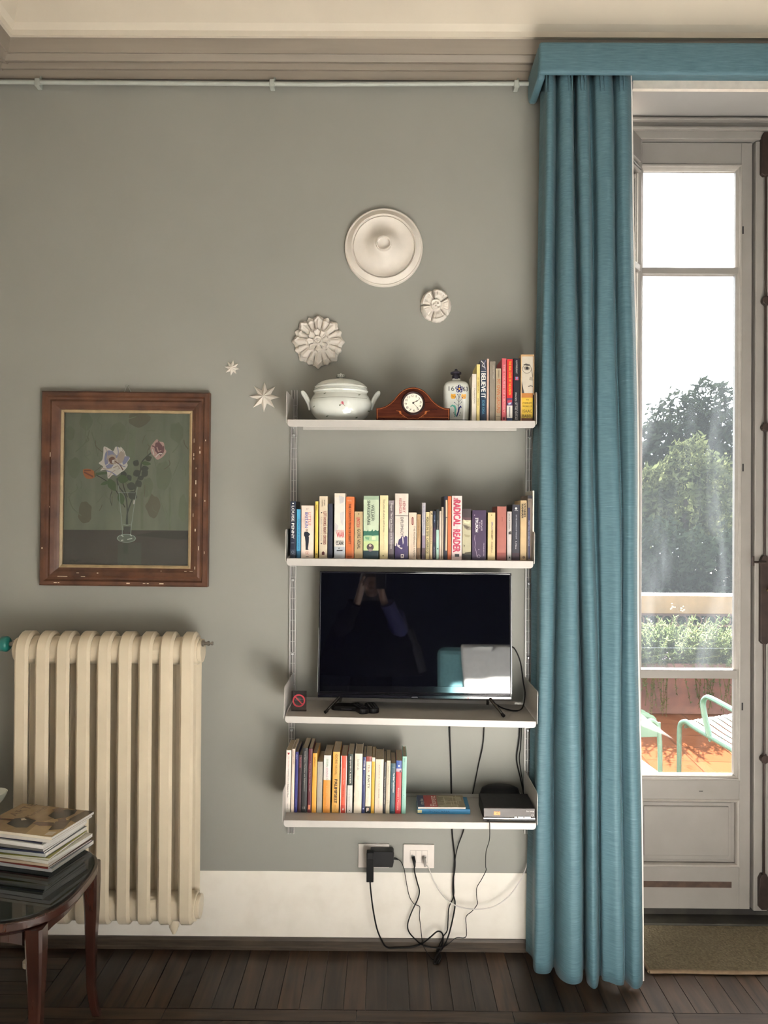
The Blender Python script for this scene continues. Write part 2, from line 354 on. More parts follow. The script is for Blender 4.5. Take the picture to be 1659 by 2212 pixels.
# floor of dark oak boards: a border along the walls, one cross strip, herringbone field
def floor_mat():
    m = bpy.data.materials.new('dark oak parquet'); m.use_nodes = True; t = m.node_tree; b = t.nodes['Principled BSDF']
    at = nd(t, 'ShaderNodeAttribute'); at.attribute_name = 'tone'
    uv = nd(t, 'ShaderNodeUVMap'); mp = nd(t, 'ShaderNodeMapping'); mp.inputs['Scale'].default_value = (3., 34., 1)
    t.links.new(uv.outputs[0], mp.inputs[0])
    nz = nd(t, 'ShaderNodeTexNoise'); nz.inputs['Scale'].default_value = 1.; nz.inputs['Detail'].default_value = 8; nz.inputs['Distortion'].default_value = .6; t.links.new(mp.outputs[0], nz.inputs['Vector'])
    rp = nd(t, 'ShaderNodeValToRGB'); e = rp.color_ramp.elements; e[0].position, e[1].position = .3, .72; e[0].color = (.013, .0073, .0042, 1); e[1].color = (.050, .030, .0175, 1)
    t.links.new(nz.outputs['Fac'], rp.inputs[0])
    mu = nd(t, 'ShaderNodeMix', data_type='RGBA', blend_type='MULTIPLY'); mu.inputs[0].default_value = 1
    t.links.new(rp.outputs[0], mu.inputs[6]); t.links.new(at.outputs['Color'], mu.inputs[7]); t.links.new(mu.outputs[2], b.inputs['Base Color'])
    g = nd(t, 'ShaderNodeNewGeometry'); n2 = nd(t, 'ShaderNodeTexNoise'); n2.inputs['Scale'].default_value = 7; n2.inputs['Detail'].default_value = 4; t.links.new(g.outputs['Position'], n2.inputs['Vector'])
    mr = nd(t, 'ShaderNodeMapRange'); mr.inputs[3].default_value = .30; mr.inputs[4].default_value = .50; t.links.new(n2.outputs['Fac'], mr.inputs[0]); t.links.new(mr.outputs[0], b.inputs['Roughness']); b.inputs['Specular IOR Level'].default_value = .28
    bn = nd(t, 'ShaderNodeBump'); bn.inputs['Strength'].default_value = .25; bn.inputs['Distance'].default_value = .002; t.links.new(nz.outputs['Fac'], bn.inputs['Height']); t.links.new(bn.outputs[0], b.inputs['Normal'])
    return m
FV, FF, FUV, FT = [], [], [], []
def board(c, u, v, L, W, clip=None):
    """one board: centre c, unit axis u along its length, v across"""
    gap = .0011; ch = .0001
    tone = random.choice([.6, .75, .85, .95, 1.05, 1.2, 1.4]) * random.uniform(.9, 1.1); hue = random.uniform(-.01, .07)
    off = (random.uniform(0, 40), random.uniform(0, 40)); dz = random.uniform(-.0006, 0)
    base = len(FV)
    for s_, z in ((0, -.006), (1, dz - .0003), (2, dz)):
        l = L / 2 - gap - (ch if s_ == 2 else 0); h = W / 2 - gap - (ch if s_ == 2 else 0)
        for a, bb in ((-l, -h), (l, -h), (l, h), (-l, h)):
            FV.append((c[0] + u[0] * a + v[0] * bb, c[1] + u[1] * a + v[1] * bb, z)); FUV.append((a + off[0], bb + off[1])); FT.append((tone * (1 + hue), tone, tone * (1 - hue)) if s_ == 2 else (.05, .05, .05))
    for r0 in (0, 4):
        for i in range(4): FF.append((base + r0 + i, base + r0 + (i + 1) % 4, base + r0 + 4 + (i + 1) % 4, base + r0 + 4 + i))
    FF.append((base + 8, base + 9, base + 10, base + 11))
W = .0757; yb = PZ(700, 2181, 0).y; ys = yb - .060; xl = -1.20
x = xl + W / 2
while x < 2.3:
    board((x, (yb + .36) / 2 if x > OPL else yb / 2), (0, 1), (1, 0), (.36 - yb) if x > OPL else -yb, W); x += W
xx = xl
while xx < RX:
    L = random.uniform(.45, .75); board((xx + L / 2, (yb + ys) / 2), (1, 0), (0, 1), L, .060); xx += L
y = -W / 2
while y > -3.6:
    board(((LX + xl) / 2, y), (1, 0), (0, 1), xl - LX, W); y -= W
a45 = math.sqrt(.5); HL, HW = .42, .07
# field: rows of boards at 45 degrees, alternating direction (herringbone rows)
row = 0; yy = ys
while yy > -3.4:
    dx = HW / a45; k0 = 0; sgn = 1 if row % 2 == 0 else -1; h = .30
    xx = xl - .33
    while xx < 3.0:
        u = (a45 * sgn, a45); v = (-a45 * sgn, a45) if sgn > 0 else (a45, a45)
        gap_ = .0012; tone = random.choice([.6, .75, .9, 1., 1.15]); off = (random.uniform(0, 40), random.uniform(0, 40)); base = len(FV)
        for (px_, py_) in ((xx, yy), (xx + dx - gap_ * 1.4, yy), (xx + dx - gap_ * 1.4 - h * sgn, yy - h), (xx - h * sgn, yy - h)):
            FV.append((px_ + gap_, py_, -.0014)); FUV.append((px_ * u[0] + py_ * u[1] + off[0], px_ * v[0] + py_ * v[1] + off[1])); FT.append((tone, tone, tone))
        FF.append((base + 3, base + 2, base + 1, base)); xx += dx
    yy -= h; row += 1
base = len(FV)
for q in ((LX, BY, -.0065), (RX, BY, -.0065), (RX, .36, -.0065), (LX, .36, -.0065)): FV.append(q); FUV.append((0, 0)); FT.append((.04, .04, .04))
FF.append((base, base + 1, base + 2, base + 3))
fm = bpy.data.meshes.new('floor'); fm.from_pydata(FV, [], FF)
ul = fm.uv_layers.new(name='UVMap'); ca = fm.color_attributes.new('tone', 'FLOAT_COLOR', 'POINT')
for lp in fm.loops: ul.data[lp.index].uv = FUV[lp.vertex_index]
for i, tcol in enumerate(FT): ca.data[i].color = (*tcol, 1)
fm.materials.append(floor_mat()); fo = bpy.data.objects.new('floor', fm); COL.objects.link(fo); struct(fo)

# ------------------------------------------------------------------ french door in its reveal
YD = .24
M_DOOR = mat('greige door paint', (.245, .226, .208), .5, var=.05, scale=7, bump=.04, bscale=60)
M_DMLD = mat('lighter door moulding paint', (.285, .262, .236), .5, var=.04)
M_DARK = mat('dark brown iron', (.030, .018, .014), .5, metal=.3, var=.3, scale=25)
M_BLACK = flat('#0a0808', .6)
M_PANE = glass_mat('smeared door glass', dirt=.0065, dscale=(5, 5, 1.0))
M_PANE2 = glass_mat('clear door glass', dirt=.0008, dscale=(5, 5, 1.5))
dx = lambda px: P(px, 1100, YD).x
dz = lambda py: P(1500, py, YD).z
DZB = dz(1963)
head = MB()
head.box(.72, OPR, .205, .30, dz(265), OPT + .001); head.box(.72, OPR, .215, .30, dz(306), dz(265)); head.box(.72, OPR, .195, .215, dz(290), dz(284)); head.box(.72, OPR, .19, .215, dz(272), dz(266))
struct(head.build('trim_5', [M_DOOR], bevel=.003))
def door_leaf(name, xa, xb, pa, pb):
    """leaf from xa to xb with the glazed opening pa..pb"""
    root = bpy.data.objects.new(name, None); COL.objects.link(root); root.location = (0, 0, 0); struct(root)
    top = dz(308)
    f = MB()
    f.box(xa, pa, YD, YD + .045, DZB, top); f.box(pb, xb, YD, YD + .045, DZB, top)
    f.box(pa, pb, YD, YD + .045, dz(357), top); f.box(pa, pb, YD, YD + .045, dz(1727), dz(1684)); f.box(pa, pb, YD, YD + .045, DZB, dz(1872))
    f.box(pa, pb, YD + .002, YD + .043, dz(591), dz(577)); f.box(pa, pb, YD + .002, YD + .043, dz(1466), dz(1447))
    f.build('stile_and_rail_frame', [M_DOOR], root, bevel=.003)
    ml = MB(); wm = .019
    za, zb = dz(1684), dz(357)
    frame_sweep(ml, (pb - pa) / 2, (zb - za) / 2, [(-.002, -.01), (-.002, .005), (.0, .007), (.006, .006), (.009, -.001), (.014, -.004), (wm, -.012), (wm, -.03)], 0, ((pa + pb) / 2, YD, (za + zb) / 2))
    ml.build('glazing_moulding', [M_DMLD], root)
    for z0, z1, m_ in ((dz(575), dz(370), M_PANE2), (dz(1447), dz(591), M_PANE), (dz(1672), dz(1466), M_PANE2)):
        MB().box(pa + .004, pb - .004, YD + .024, YD + .028, z0 - .004, z1 + .004).build('glass_pane', [m_], root)
    pz0, pz1 = dz(1872), dz(1727)
    pn = MB(); pn.box(pa, pb, YD + .018, YD + .030, pz0, pz1)
    ins = .030; pn.box(pa + ins - .016, pb - ins + .004, YD + .010, YD + .02, pz0 + ins - .008, pz1 - ins + .016)
    pn.box(pa + ins, pb - ins - .010, YD + .003, YD + .02, pz0 + ins + .012, pz1 - ins)
    pn.build('kick_panel', [M_DOOR], root, bevel=.006, seg=2)
    pm = MB(); frame_sweep(pm, (pb - pa) / 2, (pz1 - pz0) / 2, [(-.002, -.01), (-.002, .002), (.002, .004), (.008, .002), (.013, -.006), (.013, -.02)], 0, ((pa + pb) / 2, YD, (pz0 + pz1) / 2))
    pm.build('panel_moulding', [M_DMLD], root)
    return root
d1 = door_leaf('door_1', dx(1377), dx(1622.5), dx(1379), dx(1599))
kh = MB()
for px, py in ((1605, 497), (1605, 1010), (1603.5, 1526)):
    q = P(px, py, YD); kh.box(q.x - .003, q.x + .003, YD - .001, YD + .004, q.z - .016, q.z + .016)
q = P(1514, 1709, YD); kh.box(q.x - .008, q.x + .008, YD - .001, YD + .004, q.z - .0015, q.z + .0015)
kh.build('keyhole', [M_BLACK], d1)
MB().box(dx(1383), dx(1583), YD - .001, YD + .01, dz(1917), dz(1904)).build('draught_slot', [mat('bare brown wood', (.06, .034, .022), .7, var=.25)], d1)
xr0 = dx(1626.5)
d2 = door_leaf('door_2', xr0, 2.24, xr0 + .125, 2.24 - .10)
st = MB(); st.box(xr0, xr0 + .058, YD - .016, YD + .004, DZB, dz(308)); st.build('astragal', [M_DOOR], d2, bevel=.004); MB().box(xr0 - .016, xr0 + .03, YD + .046, YD + .06, DZB, dz(308)).build('gap_light_stop', [M_DOOR], d2)  # strip added behind the leaf gap to keep daylight out
cb = MB(); xb = P(1652.5, 1100, YD - .03).x; yb_ = YD - .03
zz_ = lambda py: P(1650, py, yb_).z
cb.tube([(xb, yb_, zz_(1930)), (xb, yb_, zz_(1700)), (xb, yb_, zz_(1100)), (xb, yb_, zz_(330))], .0055, n=8)
def bolt_plate(za, zb, wd):
    c = .010; cb.prism_y([(xb - wd, za + c), (xb - wd + c, za), (xb + wd - c, za), (xb + wd, za + c), (xb + wd, zb - c * 2), (xb + wd - c, zb), (xb - wd + c, zb), (xb - wd, zb - c * 2)], yb_ - .006, YD - .012)
bolt_plate(zz_(380), zz_(286), .020); bolt_plate(zz_(1965), zz_(1888), .020); bolt_plate(zz_(1391), zz_(1200), .0185)
for py in (650, 923, 1639):
    z = zz_(py); cb.tube([(xb, yb_ + .012, z), (xb, yb_ - .012, z)], .017, n=14); cb.tube([(xb, yb_, z - .02), (xb, yb_, z + .02)], .009, n=10)
cbo = cb.build('bolt_rod', [M_DARK], d2, bevel=.002)
hh = MB(); z = zz_(1214); hh.tube([(xb, yb_ - .01, z), (xb - .055, yb_ - .012, z)], .0055); hh.tube([(xb - .055, yb_ - .012, z - .016), (xb - .055, yb_ - .012, z + .024)], .005)
hh.build('catch_arm', [M_DARK], d2)
kb = MB(); kb.lathe([(0, .045), (.010, .044), (.013, .036), (.011, .027), (.006, .020), (.005, 0)], 16, c=(xb + .008, yb_, zz_(1274)), axis='y')
kb.build('knob', [mat('brass', (.75, .58, .28), .25, metal=1.)], d2)
# angled glazed side panel at the left of the door
A = Vector((dx(1376.5), YD - .004)); ang = math.atan2(-.19, -.145); ln = .245
wr = bpy.data.objects.new('window_1', None); COL.objects.link(wr); wr.location = (A.x, A.y, 0); wr.rotation_euler = (0, 0, ang); struct(wr)
f = MB()
for q in ((0, .010), (ln - .03, ln)): f.box(q[0], q[1], -.014, .014, DZB, dz(306))
for z0, z1 in ((dz(357), dz(306)), (dz(591), dz(577)), (dz(1466), dz(1447)), (DZB, dz(1672))): f.box(.016, ln - .03, -.014, .014, z0, z1)
for z0 in (dz(368), dz(375)): f.box(.010, ln - .02, -.02, .014, z0 - .004, z0 + .004)
f.build('frame', [M_DOOR], wr, bevel=.002)
for z0, z1 in ((dz(577), dz(357)), (dz(1447), dz(591)), (dz(1672), dz(1466))): MB().box(.014, ln - .028, -.002, .002, z0 - .003, z1 + .003).build('glass_pane', [M_PANE2], wr)
struct(MB().box(.72, OPR, .17, .25, -.004, .022).box(.72, OPR, .245, .47, -.004, .05).build('trim_6', [mat('worn dark stone threshold', (.010, .008, .006), .6, var=.0, scale=9, col2=(.045, .042, .03), ramp=(.45, .75))], bevel=.004))  # raised rear step added to block sun leaking under the door

# unseen windows and a french door, added to light the room
def added_window(name, loc, rz, wd, hg):
    r = bpy.data.objects.new(name, None); COL.objects.link(r); r.location = loc; r.rotation_euler = (0, 0, rz); struct(r)
    f = MB(); t_ = .07
    f.box(-wd / 2, wd / 2, -.05, 0, hg / 2 - t_, hg / 2); f.box(-wd / 2, wd / 2, -.05, 0, -hg / 2, -hg / 2 + t_)
    for x_ in (-wd / 2, wd / 2 - t_, -t_ / 2): f.box(x_, x_ + t_, -.05, 0, -hg / 2, hg / 2)
    f.build('window_frame', [M_DOOR], r, bevel=.004); MB().box(-wd / 2, wd / 2, -.02, -.012, -hg / 2, hg / 2).build('glass_pane', [flat('#dfe8ee', .1)], r)
d3 = bpy.data.objects.new('added_door', None); COL.objects.link(d3); struct(d3)  # invented door beyond the view, lets in more sun to bounce
f = MB()
for q in ((3.0, 3.10), (3.55, 3.65), (4.1, 4.2)): f.box(q[0], q[1], YD, YD + .045, .03, OPT)
for q in ((.03, .62), (3.0, OPT), (.98, 1.01), (2.45, 2.48)): f.box(3.1, 4.1, YD + .002, YD + .043, q[0], q[1])
f.build('stile_and_rail_frame', [M_DOOR], d3, bevel=.003)
added_window('added_window_back', (2.3, BY + .056, 2.05), math.pi, 1.25, 2.7)
added_window('added_window_left', (LX + .056, -4.9, 2.05), math.pi / 2, 1.4, 2.6)

# ------------------------------------------------------------------ wall shelving
M_ALU = mat('brushed aluminium rail', (.56, .55, .53), .4, metal=.25, var=.06, stretch=(30, 30, 1))
M_SHELF = mat('off white enamelled steel', (.43, .41, .385), .38, var=.02)
M_STEEL = mat('steel pin', (.55, .55, .55), .3, metal=1.)
def rail(px, label, pys):
    a = P(px, 1300, -.008); xr = a.x
    zt_, zb_ = P(px, 843, -.01).z, P(px, 1801, -.01).z
    r = thing('shelf_rail', label, 'rail', (xr, 0, 0), group='wall rails of the shelving')
    m = MB(); hw = .0125
    m.box(-hw, hw, -.004, 0, zb_, zt_, 1)
    for q in (-hw, -.0014, hw - .0028): m.box(q, q + .0028, -.013, -.004, zb_, zt_)
    for q in (-.0075, .0048): m.box(q, q + .0016, -.009, -.004, zb_, zt_)
    z = zt_ - .06; g = m
    while z > zb_ + .03:
        g.box(-hw, hw, -.0132, -.0115, z - .0007, z + .0007); z -= .042
    m.build('track', [M_ALU, mat('dull grey rail web', (.11, .105, .10), .5, metal=.3)], r)
    for py in pys:
        z = P(px, py, -.012).z
        MB().lathe([(0, .018), (.004, .0175), (.0055, .014), (.0055, .006), (.003, .005), (.003, 0)], 12, c=(.001, -.004, z), axis='y').build('pin', [M_STEEL], r)
    return r
rail(632.5, 'left aluminium wall rail of the shelving, ribbed', (941, 1253, 1412, 1484, 1577))
rail(1141, 'right aluminium wall rail of the shelving, beside the curtain', (945, 1260, 1420, 1577))
SHELF = {}
def shelf(key, xl_, yl, xr_, yr, Yf, lip, label, up):
    A, B = P(xl_, yl, Yf), P(xr_, yr, Yf)
    wd = B.x - A.x; sl = math.atan2(B.z - A.z, wd)
    c = (A + B) / 2
    r = thing('wall_shelf', label, 'shelf', (c.x, 0, c.z), (0, -sl, 0), group='white metal wall shelves')
    h = wd / 2; yb2 = -.016; cr = .012
    s = MB()
    s.box(-h, h, Yf + .002, yb2, -.002, 0)
    s.build('shelf_plate', [M_SHELF], r)
    l = MB(); pts = [(-h, 0), (h, 0)]
    for k_ in range(7):
        a_ = -k_ / 6 * math.pi / 2; pts.append((h - cr + cr * math.cos(a_), -lip + cr + cr * math.sin(a_)))
    for k_ in range(7):
        a_ = -math.pi / 2 - k_ / 6 * math.pi / 2; pts.append((-h + cr + cr * math.cos(a_), -lip + cr + cr * math.sin(a_)))
    l.prism_y(pts, Yf, Yf + .0025); l.build('front_lip', [M_SHELF], r, bevel=.001)
    bk = MB(); bk.box(-h + .035, h - .035, yb2 - .003, yb2, -lip * .55, .012 if up else 0); bk.build('back_lip', [M_SHELF], r)
    for sx_ in (-1, 1):
        b = MB(); x0_ = sx_ * (h + .0045); ht = .106; d0, d1_ = Yf + .001, -.014
        prof = [(d1_, -.012), (d0 + .006, -.012), (d0, -.006), (d0, ht - .012)] + [(d0 + .012 - .012 * math.cos(t_ * math.pi / 8), ht - .012 + .012 * math.sin(t_ * math.pi / 8)) for t_ in (1, 2, 3, 4)] + [(d1_, ht)]
        b.extrude_x(prof, x0_ - .0012, x0_ + .0012); b.build('side_bracket', [M_SHELF], r, bevel=.0006)
    SHELF[key] = (c, sl, Yf); return r
shelf('top', 621, 906, 1156.5, 909, -.22, .0265, 'topmost white metal wall shelf, under the tureen and mantel clock', False)
shelf('books', 619, 1206, 1152, 1212, -.22, .027, 'white metal wall shelf above the television, filled with books end to end', False)
shelf('tv', 616, 1547, 1158, 1558.5, -.265, .024, 'white metal wall shelf carrying the television', True)
shelf('low', 613, 1772, 1158, 1778, -.265, .024, 'lowest white metal wall shelf, holding books, map and receiver', True)
def sz(key, x):                        # height of a shelf's top at x
    c, sl, Yf = SHELF[key]; return c.z + math.tan(sl) * (x - c.x) + .0004

# ------------------------------------------------------------------ books
M_PAGES = mat('yellowed page edges', (.42, .35, .25), .8, var=.12, scale=60, stretch=(30, 1, 1))
def dim(c, k=.92):
    return '#' + ''.join('%02x' % int(int(c[i:i + 2], 16) * k) for i in (1, 3, 5))
def book(key, xa, xb, top, col, label, texts=(), bands=(), Yf=-.185, depth=.135, base=None, lean=0., hard=False, marks=(), group='books', rough=.42, py_base=None):
    pyb = {'top': 905, 'books': 1206, 'low': 1755}[key] if py_base is None else py_base
    A, B = P(xa, pyb, Yf), P(xb, pyb, Yf)
    cx = (A.x + B.x) / 2; wd = max(.004, B.x - A.x - .0008); z0 = sz(key, cx)
    h = P(xa, top, Yf).z - z0
    r = thing('book', label, 'book', (cx, Yf, z0), (0, R(lean), 0), group)
    mats = [flat(dim(col), rough)]; idx = {col: 0}
    def mi(c):
        if c not in idx: idx[c] = len(mats); mats.append(flat(dim(c), rough))
        return idx[c]
    m = MB(); hw = wd / 2; t = min(.0022 if hard else .0009, wd * .2); bul = min(.0012, wd * .04)
    K = 6; sp = [(-hw + wd * i / K, bul * ((2 * i / K - 1) ** 2)) for i in range(K + 1)]
    spy = None
    cuts = sorted({0., 1.} | {b[0] for b in bands} | {b[1] for b in bands})
    for c0, c1 in zip(cuts[:-1], cuts[1:]):
        c_ = col
        for b in bands:
            if b[0] <= c0 + 1e-6 and c1 <= b[1] + 1e-6: c_ = b[2]
        za, zb_ = h * (1 - c1), h * (1 - c0)
        vs = [(x, y, za) for x, y in sp] + [(x, y, zb_) for x, y in sp]
        m.add(vs, [(i, i + 1, i + K + 2, i + K + 1) for i in range(K)], mi(c_), True)
    vs = [(x, y + t, 0) for x, y in sp] + [(x, y + t, h) for x, y in sp]
    m.add(vs, [(i + K + 1, i + K + 2, i + 1, i) for i in range(K)], 0)
    for z_ in (0, h): 
        n0 = len(m.v); m.add([(x, y, z_) for x, y in sp] + [(x, y + t, z_) for x, y in sp], [(i, i + K + 1, i + K + 2, i + 1) if z_ == 0 else (i, i + 1, i + K + 2, i + K + 1) for i in range(K)], 0)
    m.box(-hw, -hw + t, bul, depth, 0, h); m.box(hw - t, hw, bul, depth, 0, h)
    for (s_, c_, a0, a1, b0, b1, md, *bo) in texts:
        m.text(s_, -hw + wd * b0, -hw + wd * b1, h * (1 - a1), h * (1 - a0), mi(c_), md, y=-.0012, bold=bo[0] if bo else .012, proj=spy)
    for iq, q in enumerate(marks):
        kind, c_ = q[0], q[1]; Yq = -.0003 - .00005 * iq; X = lambda u: -hw + wd * u; Z = lambda v: h * (1 - v)
        if kind == 'disc': m.disc(X(q[2]), Z(q[3]), q[4] * wd, mi(c_), spy, Yq)
        elif kind == 'ring': m.ring(X(q[2]), Z(q[3]), q[4] * wd, q[5] * wd, mi(c_), spy, Yq)
        elif kind == 'poly': m.decal([(X(u), Z(v)) for u, v in q[2]], mi(c_), spy, Yq)
        elif kind == 'line': m.ribbon([(X(u), Z(v)) for u, v in q[2]], q[3] * wd, mi(c_), spy, Yq)
    m.build('cover', mats, r)
    ins = .003 if hard else .0006
    if wd > 2 * t + .001:
        MB().box(-hw + t, hw - t, bul + t, depth - ins, ins if hard else .0004, h - max(ins, .0008)).build('page_block', [M_PAGES], r)
    return r
G1, G2, G3 = 'books on the top shelf', 'books on the shelf above the television', 'books on the lowest shelf'
W_, K_, CR = '#f2ece2', '#17151a', '#e6d8bf'
def top(*a, **k): return book('top', *a, group=G1, **k)
def mid(*a, **k): return book('books', *a, group=G2, **k)
def low(*a, **k): return book('low', *a, group=G3, lean=.9, Yf=k.pop('Yf', -.192), **k)
top(1019.5, 1028.6, 808, '#e9e0d2', 'thin cream paperback beside the painted bottle, shorter than its yellow neighbour', [('ITALIAN POEMS', '#8a8278', .30, .62, .4, .75, 'd')], depth=.12)
top(1029.2, 1036.4, 787, '#e8d58a', 'pale yellow thin book left of the dark blue book on the top shelf', [('LETTERATURA', '#b08a3a', .22, .5, .25, .7, 'd'), ('EINAUDI', '#6a5a35', .6, .72, .3, .65, 'd')], depth=.14)
top(1037.2, 1050.6, 777, '#17344f', 'dark blue book titled BELIEVE IT in white capitals', [('BELIEVE IT', '#f4f1ea', .22, .62, .14, .84, 'd', .035), ('EDIR KIKIA', '#5f9ab5', .66, .88, .3, .7, 'd')], [(0, .17, '#3a3a48')], marks=[('line', '#d8d4d0', [(.1, .02), (.5, .06), (.25, .1), (.8, .13)], .14), ('line', '#9fa3b8', [(.85, .01), (.6, .07), (.8, .16)], .12), ('line', W_, [(.08, .19), (.92, .19)], .09)])
top(1051.2, 1055.8, 775, '#d9b6a4', 'very thin pinkish beige booklet right of the BELIEVE IT book', depth=.14)
top(1057.2, 1069.4, 780.5, '#8f8577', 'plain taupe grey book on the top shelf', [('CITIES OF TODAY', '#c7beb0', .06, .30, .55, .8, 'd')])
top(1070.4, 1081.8, 796, '#b7a78c', 'tan book with orange title lettering, MY OWN GROUND', [('MY OWN GROUND', '#c8672c', .20, .84, .2, .88, 'd', .01), ('HUGH NISSENSON', '#4a4036', .04, .17, .3, .8, 'd')], marks=[('line', '#5b5042', [(.1, .9), (.9, .9)], .06)])
top(1083.6, 1093.2, 774, '#d2606a', 'rose pink book left of the bright red one on the top shelf', [('THE COURSE OF HISTORY', '#f0c8c4', .07, .88, .3, .7, 'd', .0)], marks=[('poly', '#7d2234', [(.3, .93), (.75, .93), (.75, .97), (.3, .97)])])
top(1094.4, 1107.2, 776, '#d8262c', 'bright red book, THE REAL STATE OF THE UNION, white patch at foot', [('THE REAL STATE OF THE UNION', '#f2d43a', .03, .57, .3, .72, 'd')], [(.62, .74, '#5a3a6a'), (.74, .94, '#e8e2da'), (.94, 1., '#22406e')], marks=[('poly', '#c43a4a', [(.1, .66), (.9, .65), (.9, .69), (.1, .70)]), ('poly', '#b7c4dc', [(.25, .70), (.8, .69), (.7, .72), (.3, .73)]), ('line', '#8a8a92', [(.5, .76), (.5, .92)], .18)])
top(1108.6, 1122.6, 774, '#141320', 'black book with a small square picture on its spine, top shelf', [('ALAN FINKIELKRAUT', '#c8c4c0', .03, .24, .35, .62, 'd'), ('IMAGES OF THE FUTURE', '#d8d4ce', .54, .97, .25, .5, 'd'), ('a memoir in words', '#a8a4a4', .7, .97, .56, .76, 'd')], marks=[('poly', '#b54a66', [(.25, .29), (.78, .29), (.78, .345), (.25, .345)]), ('poly', '#6a86c0', [(.4, .29), (.65, .29), (.62, .33), (.42, .33)], .0001)])
# boxed volume with a face on the spine
bx = top(1124.4, 1153.6, 765.5, '#c9a070', 'thick boxed volume with a bespectacled face above a yellow label, end of the top shelf', [('THE', '#6a5a20', .665, .685, .4, .6, 'h'), ('COMPLETE', '#6a5a20', .712, .736, .14, .86, 'h'), ('WORKS OF', '#6a5a20', .758, .782, .14, .86, 'h'), ('ISAAC', '#6a5a20', .82, .862, .16, .84, 'h'), ('BABEL', '#6a5a20', .892, .936, .14, .86, 'h')],
    [(.575, .64, '#bd7c3a'), (.64, .945, '#e0b93c'), (.945, 1., '#7a4526')], hard=True, marks=[
    ('poly', '#c9c0b0', [(.07, .03), (.93, .03), (.93, .575), (.07, .575)]), ('poly', '#15131a', [(.9, .02), (1, .02), (1, .97), (.9, .97)], .0001), ('line', '#d9b58a', [(.03, .99), (.03, .02), (.97, .02), (.97, .6)], .06),
    ('poly', '#2a2422', [(.16, .155), (.38, .135), (.66, .15), (.72, .17), (.4, .165)], .0002), ('poly', '#8f867a', [(.2, .19), (.45, .175), (.72, .2), (.6, .235), (.3, .235)], .0002), ('disc', '#1d1a1a', .47, .205, .11), ('ring', '#6f675d', .45, .215, .33, .035), ('line', '#7d7468', [(.78, .2), (.86, .3), (.9, .36)], .06),
    ('poly', '#a49a8b', [(.68, .33), (.9, .34), (.9, .39), (.62, .38)], .0002), ('line', '#4a413a', [(.55, .475), (.75, .465), (.92, .475)], .05), ('poly', '#4b443e', [(.07, .4), (.14, .47), (.26, .575), (.07, .575)], .0002)])
# --- second shelf
mid(626.2, 638.6, 1083, '#16223a', 'navy book with large white capitals down its spine, leftmost above the television', [('LOUISE PENNY', '#f4f2ee', .08, .66, .25, .72, 'd', .02), ('A BETTER MAN', '#c9d0da', .69, .78, .2, .75, 'h')], [(.85, .95, '#3a4458')], marks=[('poly', '#f4f2ee', [(.35, .025), (.62, .025), (.62, .048), (.35, .048)]), ('ring', '#8a94a6', .5, .90, .22, .07)], Yf=-.19)
mid(640.2, 649.4, 1100, '#4fa9d6', 'light blue paperback right of the navy book with white capitals', [('STORY OF A SEAFARER', '#2f5f9a', .18, .85, .35, .65, 'd', 0.)], [(.86, 1., '#2c6f96')])
mid(650.2, 677, 1092, '#ecd9cb', 'wide cream book with a dark standing man on the spine', [('LITTLE', '#c96f70', .13, .38, .56, .78, 'd', .0), ('BRITAIN', '#5b68b4', .13, .42, .30, .54, 'd', .01), ('with matt lucas', '#d08a86', .17, .44, .2, .28, 'd', 0.), ('BY', '#8a7d78', .055, .075, .4, .6, 'h')], marks=[
    ('ring', '#5a4a44', .45, .465, .07, .035), ('poly', '#121a2c', [(.22, .53), (.27, .50), (.5, .495), (.74, .545), (.6, .585), (.64, .6), (.62, .7), (.55, .83), (.63, .845), (.36, .845), (.35, .7), (.30, .6), (.22, .57)]), ('ring', '#b4685a', .49, .905, .15, .02), ('disc', '#b4685a', .49, .905, .05), ('line', K_, [(.38, .975), (.62, .975)], .04)], Yf=-.195)
mid(680.2, 686.8, 1083, '#e6c85c', 'thin yellow book beside the one with the standing man', [('MACHIAVELLI', '#6a5418', .06, .16, .25, .7, 'd')], marks=[('disc', '#4a3a10', .5, .93, .18)])
mid(689, 707, 1072, '#dccdb4', 'cream book, LEFT HOOKS RIGHT CROSSES in red and black', [('LEFT HOOKS, RIGHT CROSSES', '#7d2a22', .25, .78, .46, .86, 'd', .03), ('A decade of political writing', '#6f8494', .30, .75, .2, .34, 'd', 0.), ('HITCHENS', '#3a3330', .06, .15, .55, .7, 'd'), ('& CALDWELL', '#3a3330', .06, .17, .28, .42, 'd')], marks=[('disc', K_, .27, .265, .08), ('disc', K_, .27, .765, .08), ('poly', '#5a2222', [(.32, .91), (.5, .885), (.68, .91), (.66, .95), (.34, .95)])])
mid(708, 718, 1088, '#2b2f42', 'dark navy unlettered book between two cream ones', depth=.13)
mid(721.5, 745, 1065.5, '#e7e1d8', 'tall white book with WAR in red low on its spine', [('MODERN', '#d86a6e', .565, .605, .2, .92, 'h', 0.), ('WAR', '#d8565c', .60, .68, .22, .94, 'h', .03), ('WESLEY K.', '#3a3a40', .725, .75, .18, .88, 'h', 0.), ('CLARK', '#22222a', .745, .795, .16, .9, 'h', .03)], [(0, .06, '#e9dccb'), (.82, 1., '#b9bfc6')], marks=[('poly', '#c9c7c8', [(.4, .03), (.9, .06), (.85, .14), (.5, .16)]), ('poly', '#cfcccc', [(.05, .45), (.4, .5), (.2, .6), (.05, .58)]), ('poly', '#d5d2d0', [(.5, .3), (.9, .28), (.8, .5), (.6, .45)]), ('poly', K_, [(.25, .873), (.8, .868), (.78, .886), (.22, .89)]), ('disc', K_, .45, .845, .05)], Yf=-.19)
